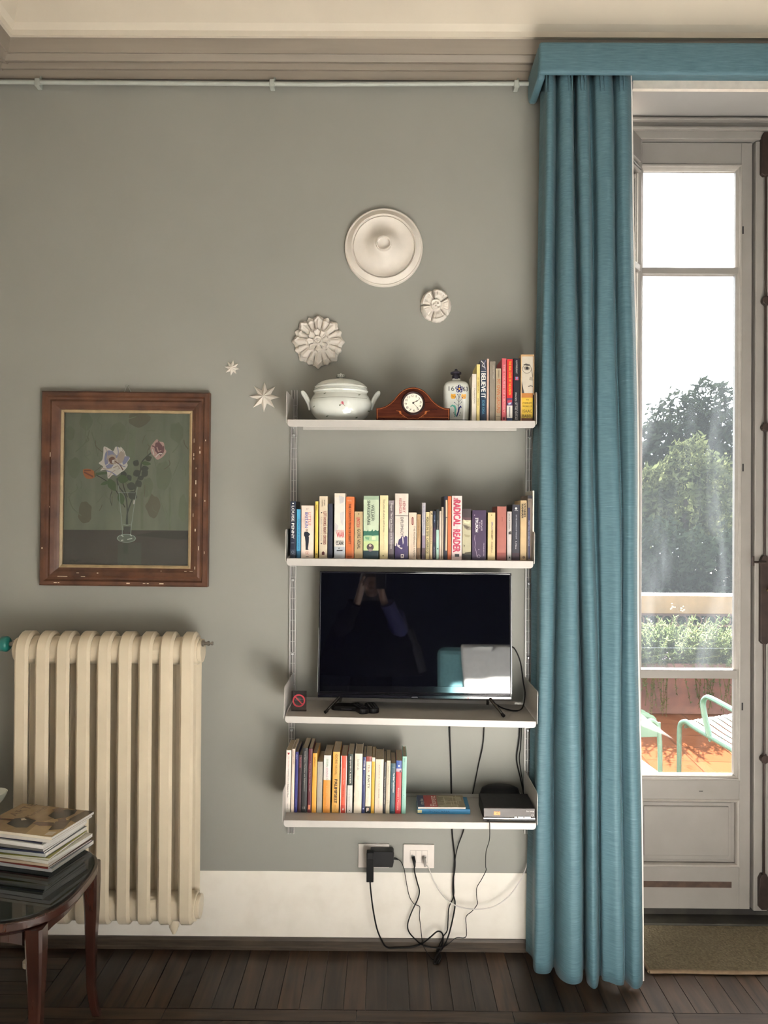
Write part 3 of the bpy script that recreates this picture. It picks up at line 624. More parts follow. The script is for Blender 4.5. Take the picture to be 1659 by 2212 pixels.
mid(746.4, 764.4, 1073, '#d8743a', 'orange book titled THE CONSTITUTION OF LIBERTY', [('THE CONSTITUTION OF LIBERTY', '#2c1c14', .11, .77, .34, .64, 'd', .01), ('HAYEK', '#f0cdb0', .05, .075, .2, .7, 'h', 0.), ('CHICAGO', '#5a2a14', .965, .985, .15, .75, 'h', 0.)])
mid(765.2, 783.6, 1105, '#c6ae84', 'short tan paperback with a red title block, right of the orange book', [('LINCOLN', '#c23a3c', .13, .33, .18, .72, 'd', .03), ('GORE VIDAL', '#3a322a', .37, .8, .34, .72, 'd', .01)], marks=[('disc', '#6a5a44', .5, .05, .07)])
mid(784.6, 817.8, 1071, '#c3d2b6', 'wide pale green book with a townscape and oval portrait on its spine', [('WILLIAM', '#2a3a34', .14, .39, .50, .68, 'd', .01), ('SHAKESPEARE', '#2a3a34', .075, .465, .24, .44, 'd', .01), ('collected works', '#54685a', .17, .38, .7, .76, 'd', 0.)], [(.0, .06, '#9fb59a'), (.56, .63, '#4f8a72'), (.63, .72, '#a9c79c'), (.72, .87, '#c3d49a'), (.87, 1., '#12323a')], marks=[('poly', '#2d6a58', [(.0, .57), (.1, .55), (.14, .58), (.25, .56), (.3, .53), (.33, .58), (.5, .56), (.6, .53), (.64, .57), (.8, .54), (.9, .56), (1, .55), (1, .62), (.6, .635), (.3, .62), (0, .64)]), ('poly', '#6fa07e', [(.1, .65), (.4, .66), (.35, .70), (.15, .69)]), ('poly', '#d8dcb8', [(.56, .645), (.8, .645), (.8, .70), (.56, .70)], .0001), ('disc', '#4a3f44', .45, .815, .235), ('disc', '#c9b4a4', .45, .79, .085), ('poly', '#8a7a78', [(.28, .87), (.38, .84), (.52, .84), (.64, .87), (.45, .885)], .0004)], Yf=-.195)
mid(820, 838, 1070, '#e5d6a8', 'cream book with faint grey title, right of the pale green one', [('The Limits of Liberty and Opinion', '#6a6455', .06, .58, .35, .62, 'd', 0.), ('essays and lectures', '#b5a98a', .62, .86, .42, .56, 'd', 0.)], marks=[('poly', '#6a6040', [(.3, .96), (.42, .935), (.55, .96)])])
mid(838.8, 851, 1081, '#6a6066', 'mottled grey book with white italic-style title', [('Popper  The Open Society and Its Enemies', '#efe9e6', .05, .83, .28, .68, 'd', .01)], [(.0, .07, '#8b8288'), (.55, .75, '#857b84'), (.92, 1., '#3f353c')], marks=[('poly', '#9a9098', [(.1, .3), (.3, .4), (.2, .5), (.05, .45)])])
mid(852.6, 881.6, 1066, '#dcd2c6', 'wide white book titled DIPLOMACY, violet photo at its foot', [('HENRY', '#b9515a', .115, .29, .58, .78, 'd', .0), ('KISSINGER', '#b9515a', .075, .31, .30, .50, 'd', .0), ('DIPLOMACY', '#5a5058', .365, .635, .42, .64, 'd', .01)], [(.335, .342, '#2b2426'), (.8, 1., '#3a2c5c')], marks=[('poly', '#3f3264', [(.1, .82), (.1, .75), (.2, .78), (.3, .70), (.45, .68), (.5, .65), (.62, .64), (.7, .67), (.8, .64), (.95, .66), (.95, .82)]), ('poly', '#d8cfd0', [(.55, .66), (.62, .65), (.66, .75), (.6, .78)], .0002), ('poly', '#cfc6cc', [(.15, .775), (.4, .79), (.35, .82), (.6, .83), (.5, .85), (.2, .81)], .0002), ('poly', '#e8e0dc', [(.45, .925), (.68, .925), (.68, .985), (.45, .985)], .0002), ('disc', '#3a2c5c', .56, .95, .07)], Yf=-.195)
mid(882.6, 899.4, 1107, '#decbb6', 'cream paperback, THE FEDERALIST PAPERS, small red tab', [('THE FEDERALIST PAPERS', '#6d665c', .29, .96, .62, .86, 'd', .0), ('hamilton madison jay', '#b5a898', .38, .9, .34, .48, 'd', 0.)], marks=[('poly', '#7a2f2a', [(.36, .12), (.42, .10), (.56, .10), (.62, .12), (.62, .25), (.56, .27), (.42, .27), (.36, .25)]), ('line', '#c9a99a', [(.49, .12), (.49, .25)], .07)])
mid(900.4, 908.4, 1111, '#b8946a', 'thin tan paperback right of THE FEDERALIST PAPERS', [('History of the Roman World', '#5a3f26', .12, .52, .25, .62, 'd', .0)], [(.75, 1., '#7d6248')])
mid(911, 918.8, 1086, '#b9b4bc', 'tall pale lavender thin book standing above its neighbours', [('IN THE NAME OF THE PEOPLE', '#7d86a8', .06, .56, .3, .68, 'd', .0)], [(.58, .8, '#8f8094'), (.8, 1., '#57464e')])
mid(919.4, 927.6, 1106, '#d6c593', 'small cream paperback crowded with black title letters', [('VOICES IN TIME  CAMBRIDGE', '#2e2a20', .1, .88, .16, .8, 'd', .01)])
mid(928.2, 934.2, 1104, '#cdb892', 'thin beige paperback with a dark bird at the top', [('The Sense of an End', '#5a4a34', .3, .68, .3, .7, 'd', 0.)], marks=[('poly', '#2c241c', [(.4, .04), (.85, .05), (.9, .09), (.6, .08)]), ('poly', '#8a8078', [(.6, .1), (.85, .1), (.85, .3), (.7, .25)])])
mid(934.8, 941, 1104, '#121a34', 'thin midnight blue paperback with violet lower spine', [('night train', '#7f9ac0', .06, .26, .3, .7, 'd'), ('DICKINSON', '#b5b0c0', .74, .96, .3, .7, 'd')], [(.35, .65, '#3a1f3c')], marks=[('disc', '#d8dce8', .6, .2, .16)])
mid(941.8, 948, 1100, '#161a1a', 'thin spine, black above and mint green below', [('DOSTOEVSKIJ', '#c8c4b8', .22, .40, .35, .65, 'd')], [(.41, 1., '#a8cdbd')], marks=[('poly', '#2c4a44', [(.3, .775), (.8, .775), (.8, .80), (.3, .80)])])
mid(948.6, 953, 1104, '#d2bfae', 'thin pinkish cream booklet right of the mint green spine', [('quaderni', '#9a8478', .4, .56, .3, .6, 'd', 0.)])
mid(953.4, 957.8, 1095, '#b5a692', 'thin greyish beige book beside a tall navy spine', depth=.12)
mid(958.6, 966, 1072, '#1c1c30', 'tall navy spine with two cream label strips', (), marks=[('poly', '#d9c2a0', [(.45, .06), (1, .06), (1, .33), (.55, .33)]), ('poly', '#d9c2a0', [(.6, .34), (1, .34), (1, .5), (.95, .86), (.45, .86)])], depth=.15)
mid(966.6, 974.6, 1072, '#c5693c', 'tall orange spine left of THE RADICAL READER', depth=.14)
mid(975.6, 997.6, 1071, '#e9d5d0', 'white book, THE RADICAL READER in big rose letters', [('THE', '#b83a56', .035, .075, .16, .6, 'h', .02), ('RADICAL', '#c03a5a', .075, .47, .16, .84, 'd', .05), ('the struggle for', '#4a4046', .475, .525, .2, .8, 'd', .0), ('READER', '#c03a5a', .53, .88, .14, .82, 'd', .05)], marks=[('poly', K_, [(.3, .91), (.75, .91), (.75, .955), (.3, .955)])], Yf=-.19)
mid(998.6, 1017.4, 1099, '#b9b394', 'book with a painted pale and dark cloudy spine, no title', (), [(0, .17, '#3e3436'), (.17, .22, '#5a3f44'), (.88, 1., '#2e2c24')], marks=[('poly', '#8b8270', [(.0, .3), (.5, .32), (1, .36), (1, .42), (.6, .42), (.2, .38)]), ('poly', '#5f5648', [(.05, .32), (.4, .33), (.8, .37), (.5, .4)], .0001), ('poly', '#d9d3b2', [(.1, .2), (.5, .26), (.9, .24), (.8, .3), (.2, .28)]), ('poly', '#6a6450', [(.1, .7), (.3, .72), (.2, .76)]), ('poly', '#54503f', [(.3, .86), (1, .84), (1, .9), (.2, .9)]), ('poly', '#a39c7c', [(.2, .5), (.9, .52), (.8, .56), (.3, .55)])])
mid(1019.6, 1050, 1102, '#3f2a4c', 'wide purple book with white lettering that reads upwards', [('MONTALE', '#f2ecf0', .155, .44, .22, .42, 'u', .03), ('TUTTE', '#d8ccd8', .24, .37, .48, .57, 'u', .0), ('LE POESIE', '#d8ccd8', .195, .41, .62, .72, 'u', .0), ('MONDADORI', '#bcaec0', .66, .92, .80, .87, 'd', .0)], marks=[('disc', '#b9a9bd', .16, .10, .035), ('line', '#a898ae', [(.2, .5), (.17, .58), (.24, .66), (.2, .75), (.3, .84), (.36, .95)], .03), ('ring', '#9a8aa2', .48, .925, .10, .03), ('disc', '#b9a9bd', .48, .79, .03)], Yf=-.195)
mid(1053.4, 1069.6, 1107, '#d6c08e', 'cream book with a blue and black vertical title, right of the purple one', [('EMILIO', '#3a5a9a', .2, .36, .45, .7, 'd', .0), ('PASTE LIBERTY', '#4a4030', .37, .57, .45, .7, 'd', .01), ('MORSELLI', '#4a4030', .62, .84, .45, .65, 'd', .0)], marks=[('disc', '#7a6a44', .5, .055, .08)], Yf=-.195)
mid(1073.4, 1093.4, 1094, '#a9655a', 'plain brick rose cloth-bound book', [('poems', '#7d4038', .2, .28, .45, .6, 'd', 0.)], [(.86, 1., '#8b4038')], hard=True, Yf=-.195)
mid(1095.2, 1105, 1105, '#c2bcb8', 'pale grey paperback with a small dark photo at mid spine', [('ARTHUR COHEN', '#6a6462', .04, .36, .3, .65, 'd', 0.)], marks=[('poly', '#3a3230', [(.3, .42), (.85, .40), (.9, .47), (.3, .47)]), ('poly', '#2a2626', [(.4, .94), (.6, .92), (.8, .96), (.4, .965)])])
mid(1106, 1122.6, 1090, '#2c2c38', 'charcoal book with a round white emblem at its top', [('ON THE COMMERCE OF THOUGHT', '#b9bcc4', .18, .62, .45, .62, 'd', .0), ('f. Nine', '#d8d4d8', .66, .8, .4, .62, 'd', .0)], [(.87, 1., '#3a1f2c')], marks=[('disc', '#ece8e4', .5, .07, .15), ('line', '#b5b2b4', [(.3, .105), (.75, .105)], .05)])
mid(1123.6, 1137.6, 1081, '#c4aa80', 'tan book, STORIES in heavy black letters at the top', [('HANNAH', '#2a2218', .06, .29, .16, .46, 'd', .04), ('STORIES', '#2a2218', .05, .28, .52, .84, 'd', .04)], marks=[('disc', '#6d5530', .55, .95, .22)])
mid(1139, 1149.2, 1070, '#7a6c60', 'tall grey brown book with a blue title strip near the right shelf end', [('S M T', '#3a3230', .07, .1, .1, .7, 'h', 0.), ('MATTIOLI EXHIBITIONS', '#aab0d0', .27, .9, .2, .42, 'd')], [(0, .05, '#24242c')], marks=[('poly', '#262a58', [(.1, .19), (.5, .19), (.6, .98), (.2, .98)], -.0003)], depth=.15)
mid(1149.8, 1153.6, 1060, '#d8d4c8', 'tall thin white booklet at the right end, above the television', depth=.15)
# --- lowest shelf
low(615.2, 626.6, 1620.5, '#efe6dd', 'white book with a red triangle, first on the lowest shelf', [('NEL SECOLO', '#d09a94', .1, .28, .4, .62, 'd', 0.), ('La politica estera', '#4a4644', .29, .53, .38, .6, 'd', 0.), ('Edward Muir', '#2c2a2a', .54, .76, .38, .62, 'd', .01), ('laterza', '#8a8680', .86, .95, .4, .6, 'd', 0.)], marks=[('poly', '#a8202c', [(.22, .04), (.72, .04), (.47, .08)])])
low(628, 634.6, 1617.6, '#e6d4c4', 'thin cream spine second from the left on the lowest shelf', [('OXFORD GUIDE', '#c49a8a', .02, .24, .3, .7, 'd', 0.)])
low(635.6, 642, 1624, '#33337c', 'thin violet blue paperback on the lowest shelf', [('diario', '#c4c8e4', .04, .12, .3, .7, 'd', 0.), ('universale', '#7f8ac8', .74, .95, .3, .6, 'd', 0.)])
low(643, 649.6, 1631, '#3f1c24', 'thin dark maroon book left of the charcoal one', [('THE LAST SUMMER', '#b5606a', .03, .22, .2, .75, 'd', .01)])
low(650.4, 662, 1615.7, '#2a2a2c', 'charcoal book with a small white vertical title, lowest shelf', [('Sovereignty, Moralities and Enlightenment', '#d8d4cc', .05, .67, .35, .62, 'd', .0), ('13', '#d8d4cc', .905, .945, .3, .7, 'h', 0.)])
low(663.6, 672, 1617, '#5e1a28', 'maroon book with an orange label at its foot', [('A History of Modern Italian Thought', '#e4ccc8', .08, .78, .3, .6, 'd', .0)], marks=[('poly', '#e8906a', [(.2, .88), (.75, .88), (.75, .95), (.2, .95)])])
low(673, 682.6, 1627, '#eaa93f', 'yellow orange thin book left of the plain grey one', [('RAFFAELLO', '#6a4a14', .07, .22, .35, .65, 'd', .0)])
low(683.6, 695, 1645.6, '#aba496', 'plain grey shorter book on the lowest shelf', [('Adelphi', '#cfc8ba', .2, .42, .4, .6, 'd', 0.)], marks=[('ring', '#c4bdae', .5, .38, .16, .05)])
low(697, 712.6, 1631.6, '#e4e0dc', 'book half white above and half orange below, lowest shelf', [('SUSAN', '#6a9a70', .06, .2, .36, .62, 'd', 0.), ('SONTAG', '#b87a8c', .22, .38, .36, .62, 'd', 0.), ('a mind in mourning', '#e8c48a', .53, .88, .4, .6, 'd', 0.)], [(.43, 1., '#e2963a')], marks=[('ring', '#8a8a6a', .5, .42, .12, .04)])
low(716.4, 731.6, 1624, '#e5ae54', 'yellow book titled PALIMPSEST on the lowest shelf', [('GORE VIDAL', '#8a6a34', .04, .38, .34, .66, 'd', .0), ('PALIMPSEST', '#3a2a12', .45, .84, .3, .72, 'd', .03), ('abacus', '#a47a34', .87, .93, .4, .6, 'd', 0.)], marks=[('ring', '#b58a44', .5, .955, .16, .04)])
low(734, 747.4, 1632.5, '#e2573a', 'orange red book with white edges, right of the PALIMPSEST book', [('Norman Lewis Naples', '#f2b8a4', .22, .5, .35, .6, 'd', .0), ('A modern diary', '#7a2014', .52, .72, .35, .6, 'd', .0)], [(.86, 1., '#c4402c')], marks=[('poly', '#f0e4dc', [(0, 0), (.12, 0), (.12, 1), (0, 1)]), ('poly', '#f0e4dc', [(.88, 0), (1, 0), (1, 1), (.88, 1)]), ('poly', '#f0e4dc', [(.42, .93), (.5, .905), (.58, .93), (.6, .95), (.4, .95)])])
low(749, 760.4, 1629, '#dedad4', 'book dark green above and white below, left of the one titled blink', [('BENJAMIN R. BARBER', '#e8e4dc', .04, .5, .32, .64, 'd', .01), ("Strong democracy", '#a49ea8', .55, .93, .34, .6, 'd', 0.)], [(0, .53, '#0c2a22')], marks=[('disc', K_, .5, .955, .1)])
low(764, 780.6, 1628, '#e8ddca', 'wide cream book titled blink', [('blink', '#9a9488', .085, .3, .3, .62, 'd', .0), ('MALCOLM', '#e6b98a', .37, .44, .3, .62, 'd', 0.), ('gladwell', '#c4baa6', .6, .75, .45, .6, 'd', 0.)], hard=True)
low(781.4, 787.8, 1635, '#28356e', 'thin royal blue spine with white dots, right of blink', [('VITTORINI', '#e4e4ec', .06, .18, .25, .75, 'd', .02), ('Uomini e no', '#8f9ac4', .3, .5, .3, .6, 'd', 0.)], marks=[('disc', '#f2f0ee', .5, .215, .3), ('disc', '#b8c4e0', .5, .92, .25)])
low(788.6, 800.4, 1634, '#e8dcc6', 'cream book, TEA PARTY, black photo block at its foot', [('TEA', '#8a4a34', .14, .28, .3, .7, 'd', .0), ('PARTY', '#2c2824', .33, .56, .32, .72, 'd', .01), ('the rise of', '#a49aa8', .58, .84, .4, .6, 'd', 0.)], [(0, .09, '#8f3a30'), (.88, 1., '#14100e')], marks=[('poly', '#d8b4a0', [(.35, .9), (.7, .91), (.6, .96), (.4, .96)]), ('poly', '#e8e4e0', [(.2, .9), (.4, .92), (.35, .975), (.2, .97)], .0001)])
low(801.2, 808, 1636, '#e2ae2e', 'thin golden yellow spine, white at its top', [('Limes', '#a47a1c', .25, .36, .3, .6, 'd', 0.)], [(0, .075, '#e6dcc8')])
low(809, 826.6, 1640, '#e0d0ba', 'wide cream book with faint brown capitals, lowest shelf', [('A PLACE IN ITALY', '#9a8a70', .1, .52, .4, .56, 'd', .0), ('SIMON MAWER', '#7a6a54', .54, .72, .4, .56, 'd', .0), ('abacus', '#b5a48c', .76, .9, .4, .55, 'd', 0.)], hard=True)
low(827.2, 831.8, 1646, '#191418', 'very thin black spine dense with white words', [('The Europeans A Photographic Album', '#d8d0c8', .14, .95, .25, .75, 'd', .01)])
low(832.6, 841.4, 1643, '#c6bda4', 'grey beige slim book left of the teal one', [('The Merchant of Prato', '#8a8068', .06, .5, .4, .62, 'd', 0.)], marks=[('line', '#4a4234', [(.2, .76), (.8, .76), (.8, .8), (.2, .8)], .08)])
low(842.2, 852.4, 1649, '#1c4a5a', 'dark teal book, The Great Transformation', [('The Great Transformation', '#dfe6e4', .19, .58, .5, .84, 'd', .02), ('karl polanyi', '#a4bcc0', .33, .55, .2, .36, 'd', 0.)], marks=[('line', '#6fa0aa', [(.3, .08), (.8, .08)], .06), ('line', '#7fa6ae', [(.1, .945), (.9, .945)], .05)])
low(853.4, 865.8, 1643, '#c62c30', 'book blue at the top and red below, lowest shelf', [('Firenze e Toscana', '#f0c4b8', .52, .93, .35, .62, 'd', .02)], [(0, .15, '#204a9c'), (.15, .21, '#b9a4b4')], marks=[('disc', '#c8dcf0', .5, .10, .18), ('poly', '#2a2030', [(.6, .19), (.9, .18), (.85, .23), (.65, .22)])])
low(867, 876.4, 1634, '#8fc2b2', 'mint green hardback, last of the row on the lowest shelf', [('SELF', '#4a6a62', .03, .1, .35, .6, 'd', .0)], marks=[('disc', '#3f5a54', .45, .68, .09)], hard=True)

# booklets lying on the lowest shelf
def flat_book(name, label, cat, p0, p1, Yf, depth, h, zb_, mats, fn, rot=0., group=None):
    A, B = P(p0[0], p0[1], Yf), P(p1[0], p1[1], Yf); cx = (A.x + B.x) / 2; wd = B.x - A.x
    r = thing(name, label, cat, (cx, Yf, zb_), (0, 0, R(rot)), group); m = MB(); fn(m, wd / 2, depth, h, r)
    m.build('cover', mats, r); return r
def guide(m, hw, d, h, r):
    m.box(-hw, hw, 0, d, 0, .0012); m.box(-hw, hw, 0, d, h - .0012, h); m.box(-hw, hw, -.0006, .001, 0, h)
    m.decal([(-hw, .003), (-hw + .016, .003), (-hw + .016, h - .003), (-hw, h - .003)], 1, y=-.0008)
    m.text('TOSCANA', -hw + .04, -hw + .12, h * .3, h * .7, 2, 'h', y=-.0009)
    MB().box(-hw + .001, hw - .002, .001, d - .002, .0013, h - .0013).build('page_block', [M_PAGES], r)
zl = sz('low', .3)
gb = flat_book('guidebook', 'blue guidebook lying under the folded map on the lowest shelf', 'book', (902, 1754), (1015.5, 1754), -.19, .125, .017, sz('low', P(958, 1750, -.19).x), [flat('#1f77a6', .4), flat('#d8d09a', .5), flat('#0f4a70', .5)], guide)
def citymap(m, hw, d, h, r):
    m.box(-hw, hw, 0, d, 0, h)
    T = lambda a, b, c_, e_, mi_, k_=0: m.add([(-hw + 2 * hw * a, d * c_, h + .0003 + k_), (-hw + 2 * hw * b, d * c_, h + .0003 + k_), (-hw + 2 * hw * b, d * e_, h + .0003 + k_), (-hw + 2 * hw * a, d * e_, h + .0003 + k_)], [(0, 1, 2, 3)], mi_)
    T(0, .14, 0, 1, 1); T(.14, .42, 0, 1, 2); T(.42, 1, 0, 1, 3); T(.82, .95, .5, .9, 4, .0002)
    for q in range(9):
        a = random.uniform(.45, .95); b = a + random.uniform(-.2, .25); w_ = .012
        T(min(a, b), min(a, b) + w_, random.uniform(0, .4), random.uniform(.5, 1), 5, .0001); T(random.uniform(.43, .6), random.uniform(.65, .98), q / 9, q / 9 + .03, 5, .0001)
    vs, fs = text_mesh('Florenz', .0); w0 = max(v[0] for v in vs); sc_ = d * .86 / w0
    m.add([(-hw + 2 * hw * .33 - (v[1] - .35) * sc_, d * .07 + v[0] * sc_, h + .0006) for v in vs], fs, 6)
    vs, fs = text_mesh('city plan', .0); w0 = max(v[0] for v in vs); sc_ = d * .5 / w0
    m.add([(-hw + 2 * hw * .09 - (v[1] - .35) * sc_, d * .2 + v[0] * sc_, h + .0006) for v in vs], fs, 6)
cm_ = flat_book('city_map', 'folded city map with a red strip lettered Florenz, on the blue guidebook', 'map', (903, 1747), (1006, 1747), -.188, .12, .006, gb.location.z + .0175, [flat('#e4ded6', .6), flat('#22345e', .4), flat('#a8302c', .4), flat('#8a8068', .5), flat('#a49a82', .5), flat('#b8ae94', .5), flat('#ece4da', .5)], citymap, rot=.4)

# ------------------------------------------------------------------ plaster ornaments on the wall
M_PLASTER = mat('chalky white plaster', (.60, .555, .50), .75, var=.05, scale=14, bump=.06, bscale=90)
def at_wall(px, py): 
    q = P(px, py, 0); return q.x, q.z
x, z = at_wall(829, 537); r0 = 84.5 / 550
t = thing('ceiling_medallion', 'large round white plaster medallion, highest ornament on the wall', 'ornament', (x, 0, z))
prof = [(1, 0), (1, .012), (.985, .018), (.965, .019), (.95, .016), (.935, .0165), (.90, .024), (.845, .027), (.825, .031), (.808, .031), (.797, .022), (.785, .020), (.76, .026), (.70, .020), (.60, .017), (.50, .020), (.40, .029), (.32, .041), (.25, .050), (.195, .053), (.185, .063), (.160, .063), (.148, .050), (.06, .049), (0, .049)]
MB().lathe([(a * r0, b) for a, b in prof], 96, axis='y').build('moulded_disc', [M_PLASTER], t)
def rosette(name, label, px, py, rx, rz, hf, Rf, depth, nr=34, na=160, rot=0.):
    x, z = at_wall(px, py); m = MB(); vs = []
    for i in range(nr + 1):
        for j in range(na):
            th = 2 * math.pi * j / na; rho = i / nr; k = rho * Rf(th)
            h = hf(rho, th) if i < nr else max(.004, hf(rho, th) * .6)
            vs.append((rx * k * math.sin(th + rot), -h * depth, rz * k * math.cos(th + rot)))
    n0 = len(vs)
    for j in range(na):
        th = 2 * math.pi * j / na; k = Rf(th) * 1.0; vs.append((rx * k * math.sin(th + rot), .0, rz * k * math.cos(th + rot)))
    fs = []
    for i in range(nr + 1):
        for j in range(na): fs.append((i * na + j, (i + 1) * na + j, (i + 1) * na + (j + 1) % na, i * na + (j + 1) % na))
    m.add(vs, fs, 0, True); o = m.build(name, [M_PLASTER]); o.location = (x, 0, z); return tag(o, label, 'ornament', None)
def bump01(x, a, b): 
    x = max(0, min(1, (x - a) / (b - a))); return x * x * (3 - 2 * x)
def leafR(th):
    c = abs(math.cos(4 * th)); d = abs(math.sin(4 * th))
    return .865 + .125 * c ** 5 + .075 * d ** 7 + .012 * math.cos(32 * th)
def leafH(rho, th):
    c = abs(math.cos(4 * th)); d = abs(math.sin(4 * th))
    h = .26 + .30 * math.sin(math.pi * min(1, .25 + rho * .72))
    out = bump01(rho, .44, .50)
    h += out * (.17 * c ** 10 * (1 - bump01(rho, .90, .98)) - .20 * math.exp(-((d - .80) / .07) ** 2) * bump01(rho, .50, .62) + .10 * d ** 16)
    h += out * .07 * math.cos(40 * th) * bump01(rho, .55, .68) * (1 - c ** 4) * (1 - d ** 8)
    h += .17 * math.exp(-((rho - (.80 + .09 * c)) / .045) ** 2) * out
    rf = .40 + .045 * abs(math.cos(4 * th + .39)); fl = 1 - bump01(rho, rf - .025, rf)
    h += fl * (.20 + .20 * bump01(rho, .20, rf - .03) - .26 * math.exp(-(abs(math.cos(4 * th + .39)) / .20) ** 2) * bump01(rho, .19, .24))
    b = 1 - bump01(rho, .165, .185); h += b * (.24 - .16 * (1 - bump01(rho, .115, .135)) + .10 * (1 - bump01(rho, .05, .09)) * (1 + .5 * math.cos(5 * th)))
    return h
rosette('leaf_rosette', 'scalloped white plaster leaf rosette above the tureen', 688, 739, 57 / 550, 58 / 550, leafH, leafR, .040, nr=64, na=224)
def roseR(th): return .93 + .07 * abs(math.cos(2.5 * th)) ** .6 + .008 * math.cos(25 * th)
def roseH(rho, th):
    c = abs(math.cos(2.5 * th)); h = .40 + .26 * math.cos(rho * 1.2)
    h += .30 * bump01(rho, .34, .62) * (1 - bump01(rho, .86, .98)) * c ** .5 - .40 * math.exp(-(c / .16) ** 2) * bump01(rho, .36, .45)
    h += .09 * math.cos(30 * th) * bump01(rho, .45, .6) * (1 - bump01(rho, .74, .86)) * (1 - c ** 3)
    h += .20 * math.exp(-((rho - .86) / .05) ** 2) * c
    b = 1 - bump01(rho, .32, .36); h += b * (.34 - .12 * math.exp(-((rho - .2) / .05) ** 2) + .08 * math.cos(4 * th + 12 * rho) * bump01(rho, .05, .12))
    return h
rosette('flower_rosette', 'small oval white plaster flower rosette below the big medallion', 941, 662, 33.5 / 550, 36 / 550, roseH, roseR, .032, nr=48, na=180, rot=.35)
def star(label, px, py, ro, ri, h, rot):
    x, z = at_wall(px, py); m = MB(); n = 16; vs = [(0, -h, 0)]
    for i in range(n):
        r = ro if i % 2 == 0 else ri; a = rot + i * math.pi / 8
        vs.append((r * math.sin(a), -.004, r * math.cos(a)))
    for i in range(n): v = vs[1 + i]; vs.append((v[0], 0, v[2]))
    fs = [(0, 1 + (i + 1) % n, 1 + i) for i in range(n)] + [(1 + i, 1 + (i + 1) % n, 1 + n + (i + 1) % n, 1 + n + i) for i in range(n)]
    m.add(vs, fs); o = m.build('plaster_star', [M_PLASTER]); o.location = (x, 0, z); return tag(o, label, 'ornament', 'eight pointed plaster stars')
star('smaller faceted white star, leftmost ornament on the wall', 501.5, 795, 16.5 / 550, 8.5 / 550, .016, .15)
star('larger faceted white star left of the top shelf', 571, 857.5, 33 / 550, 15 / 550, .028, .02)

# ------------------------------------------------------------------ framed painting
M_FRAME = wood_mat('reddish brown frame wood', (.048, .018, .010), (.125, .052, .026), .42, (1, 1, 1), 14, bump=.08)
M_GILT = mat('dull gilt liner', (.30, .22, .12), .45, var=.15, scale=30)
A, B, Cc, D = P(84, 1266, -.03), P(448, 1267, -.03), P(452, 848, -.03), P(90, 844, -.03)
cx, cz = (A.x + B.x + Cc.x + D.x) / 4, (A.z + B.z + Cc.z + D.z) / 4
FW, FH = (B.x - A.x + Cc.x - D.x) / 4, (D.z - A.z + Cc.z - B.z) / 4
pt = thing('framed_painting', 'oil painting of roses in a glass, in a brown wooden frame', 'painting', (cx, 0, cz), (0, R(.25), 0))
fr = MB()
prof = [(0, 0), (0, .028), (.006, .034), (.018, .034), (.024, .026), (.032, .024), (.040, .029), (.054, .024), (.062, .018), (.070, .014), (.070, 0)]
frame_sweep(fr, FW, FH, prof)
random.seed(21)
for q in range(34):                    # chips where the ground shows white
    sd = random.choice('lrbbr'); u = random.uniform(-.95, .6) if sd in 'lr' else random.uniform(-.95, .95); d = random.choice([.012, .036, .050, .060]); hgt = {.012: .0346, .036: .0272, .050: .0262, .060: .0198}[d]
    l_, w_ = random.uniform(.002, .009), random.uniform(.0008, .0022)
    if sd in 'lr':
        x_ = (FW - d) * (1 if sd == 'r' else -1); z_ = u * (FH - .05); fr.box(x_ - w_, x_ + w_, -hgt, -hgt + .002, z_ - l_, z_ + l_, 1)
    else:
        z_ = -(FH - d); x_ = u * (FW - .05); fr.box(x_ - l_, x_ + l_, -hgt, -hgt + .002, z_ - w_, z_ + w_, 1)
fr.build('frame', [M_FRAME, flat('#cdbfa8', .8)], pt)
ln_ = MB(); frame_sweep(ln_, FW - .070, FH - .070, [(0, .0), (0, .015), (.003, .016), (.008, .013), (.011, .011), (.011, 0)]); ln_.build('gilt_liner', [M_GILT], pt)
# the painted canvas: shapes read off the photo, mapped to the picture's own plane
CW, CH = FW - .080, FH - .080
def pc(u, v): return (-CW + 2 * CW * (u - 258) / (1388 - 258), CH - 2 * CH * (v - 300) / (1655 - 300))
M_PBG = mat('painted green drapery', (.125, .155, .108), .5, var=0, col2=(.185, .22, .155), scale=6, stretch=(3, 1, .7), ramp=(.3, .7), detail=6, bump=.1, bscale=60)
M_PTB = mat('painted dark table', (.038, .036, .031), .5, var=.18, scale=8)
pcols = [M_PBG, M_PTB] + [flat(c, .5) for c in ('#5c5c48', '#65715a', '#6c7a62', '#e2ded6', '#8a90b4', '#b9a99c', '#6e4a3a', '#b4672f', '#7c3a1c', '#c9a39c', '#6d3f48', '#26331f', '#3d5a34', '#2b3a30', '#93a59a', '#c4ccc4', '#39423a', '#1c211c', '#5f6a63')]
BR, DK, LT, WH, BLU, GRY, BRN, ORG, RST, PNK, MAR, LF, LG, LD, GLS, GLH, STM, SIG, TBL = range(2, 21)
cv = MB(); lay = [0]
def poly(pts, mi_):
    lay[0] += 1
    if len(pts) > 4: pts = [(v.x, v.y) for v in spline([(a, b, 0) for a, b in pts], 4, True)]
    cv.decal([pc(*q) for q in pts], mi_, y=-.0008 - .00002 * lay[0])
def strk(pts, wd, mi_):
    lay[0] += 1; cv.ribbon([pc(*q) for q in pts], wd * 2 * CW / 1130, mi_, y=-.0008 - .00002 * lay[0])
def blob(u, v, a, b, mi_, k=14, j=.18):
    poly([(u + a * (1 + random.uniform(-j, j)) * math.cos(2 * math.pi * i / k), v + b * (1 + random.uniform(-j, j)) * math.sin(2 * math.pi * i / k)) for i in range(k)], mi_)
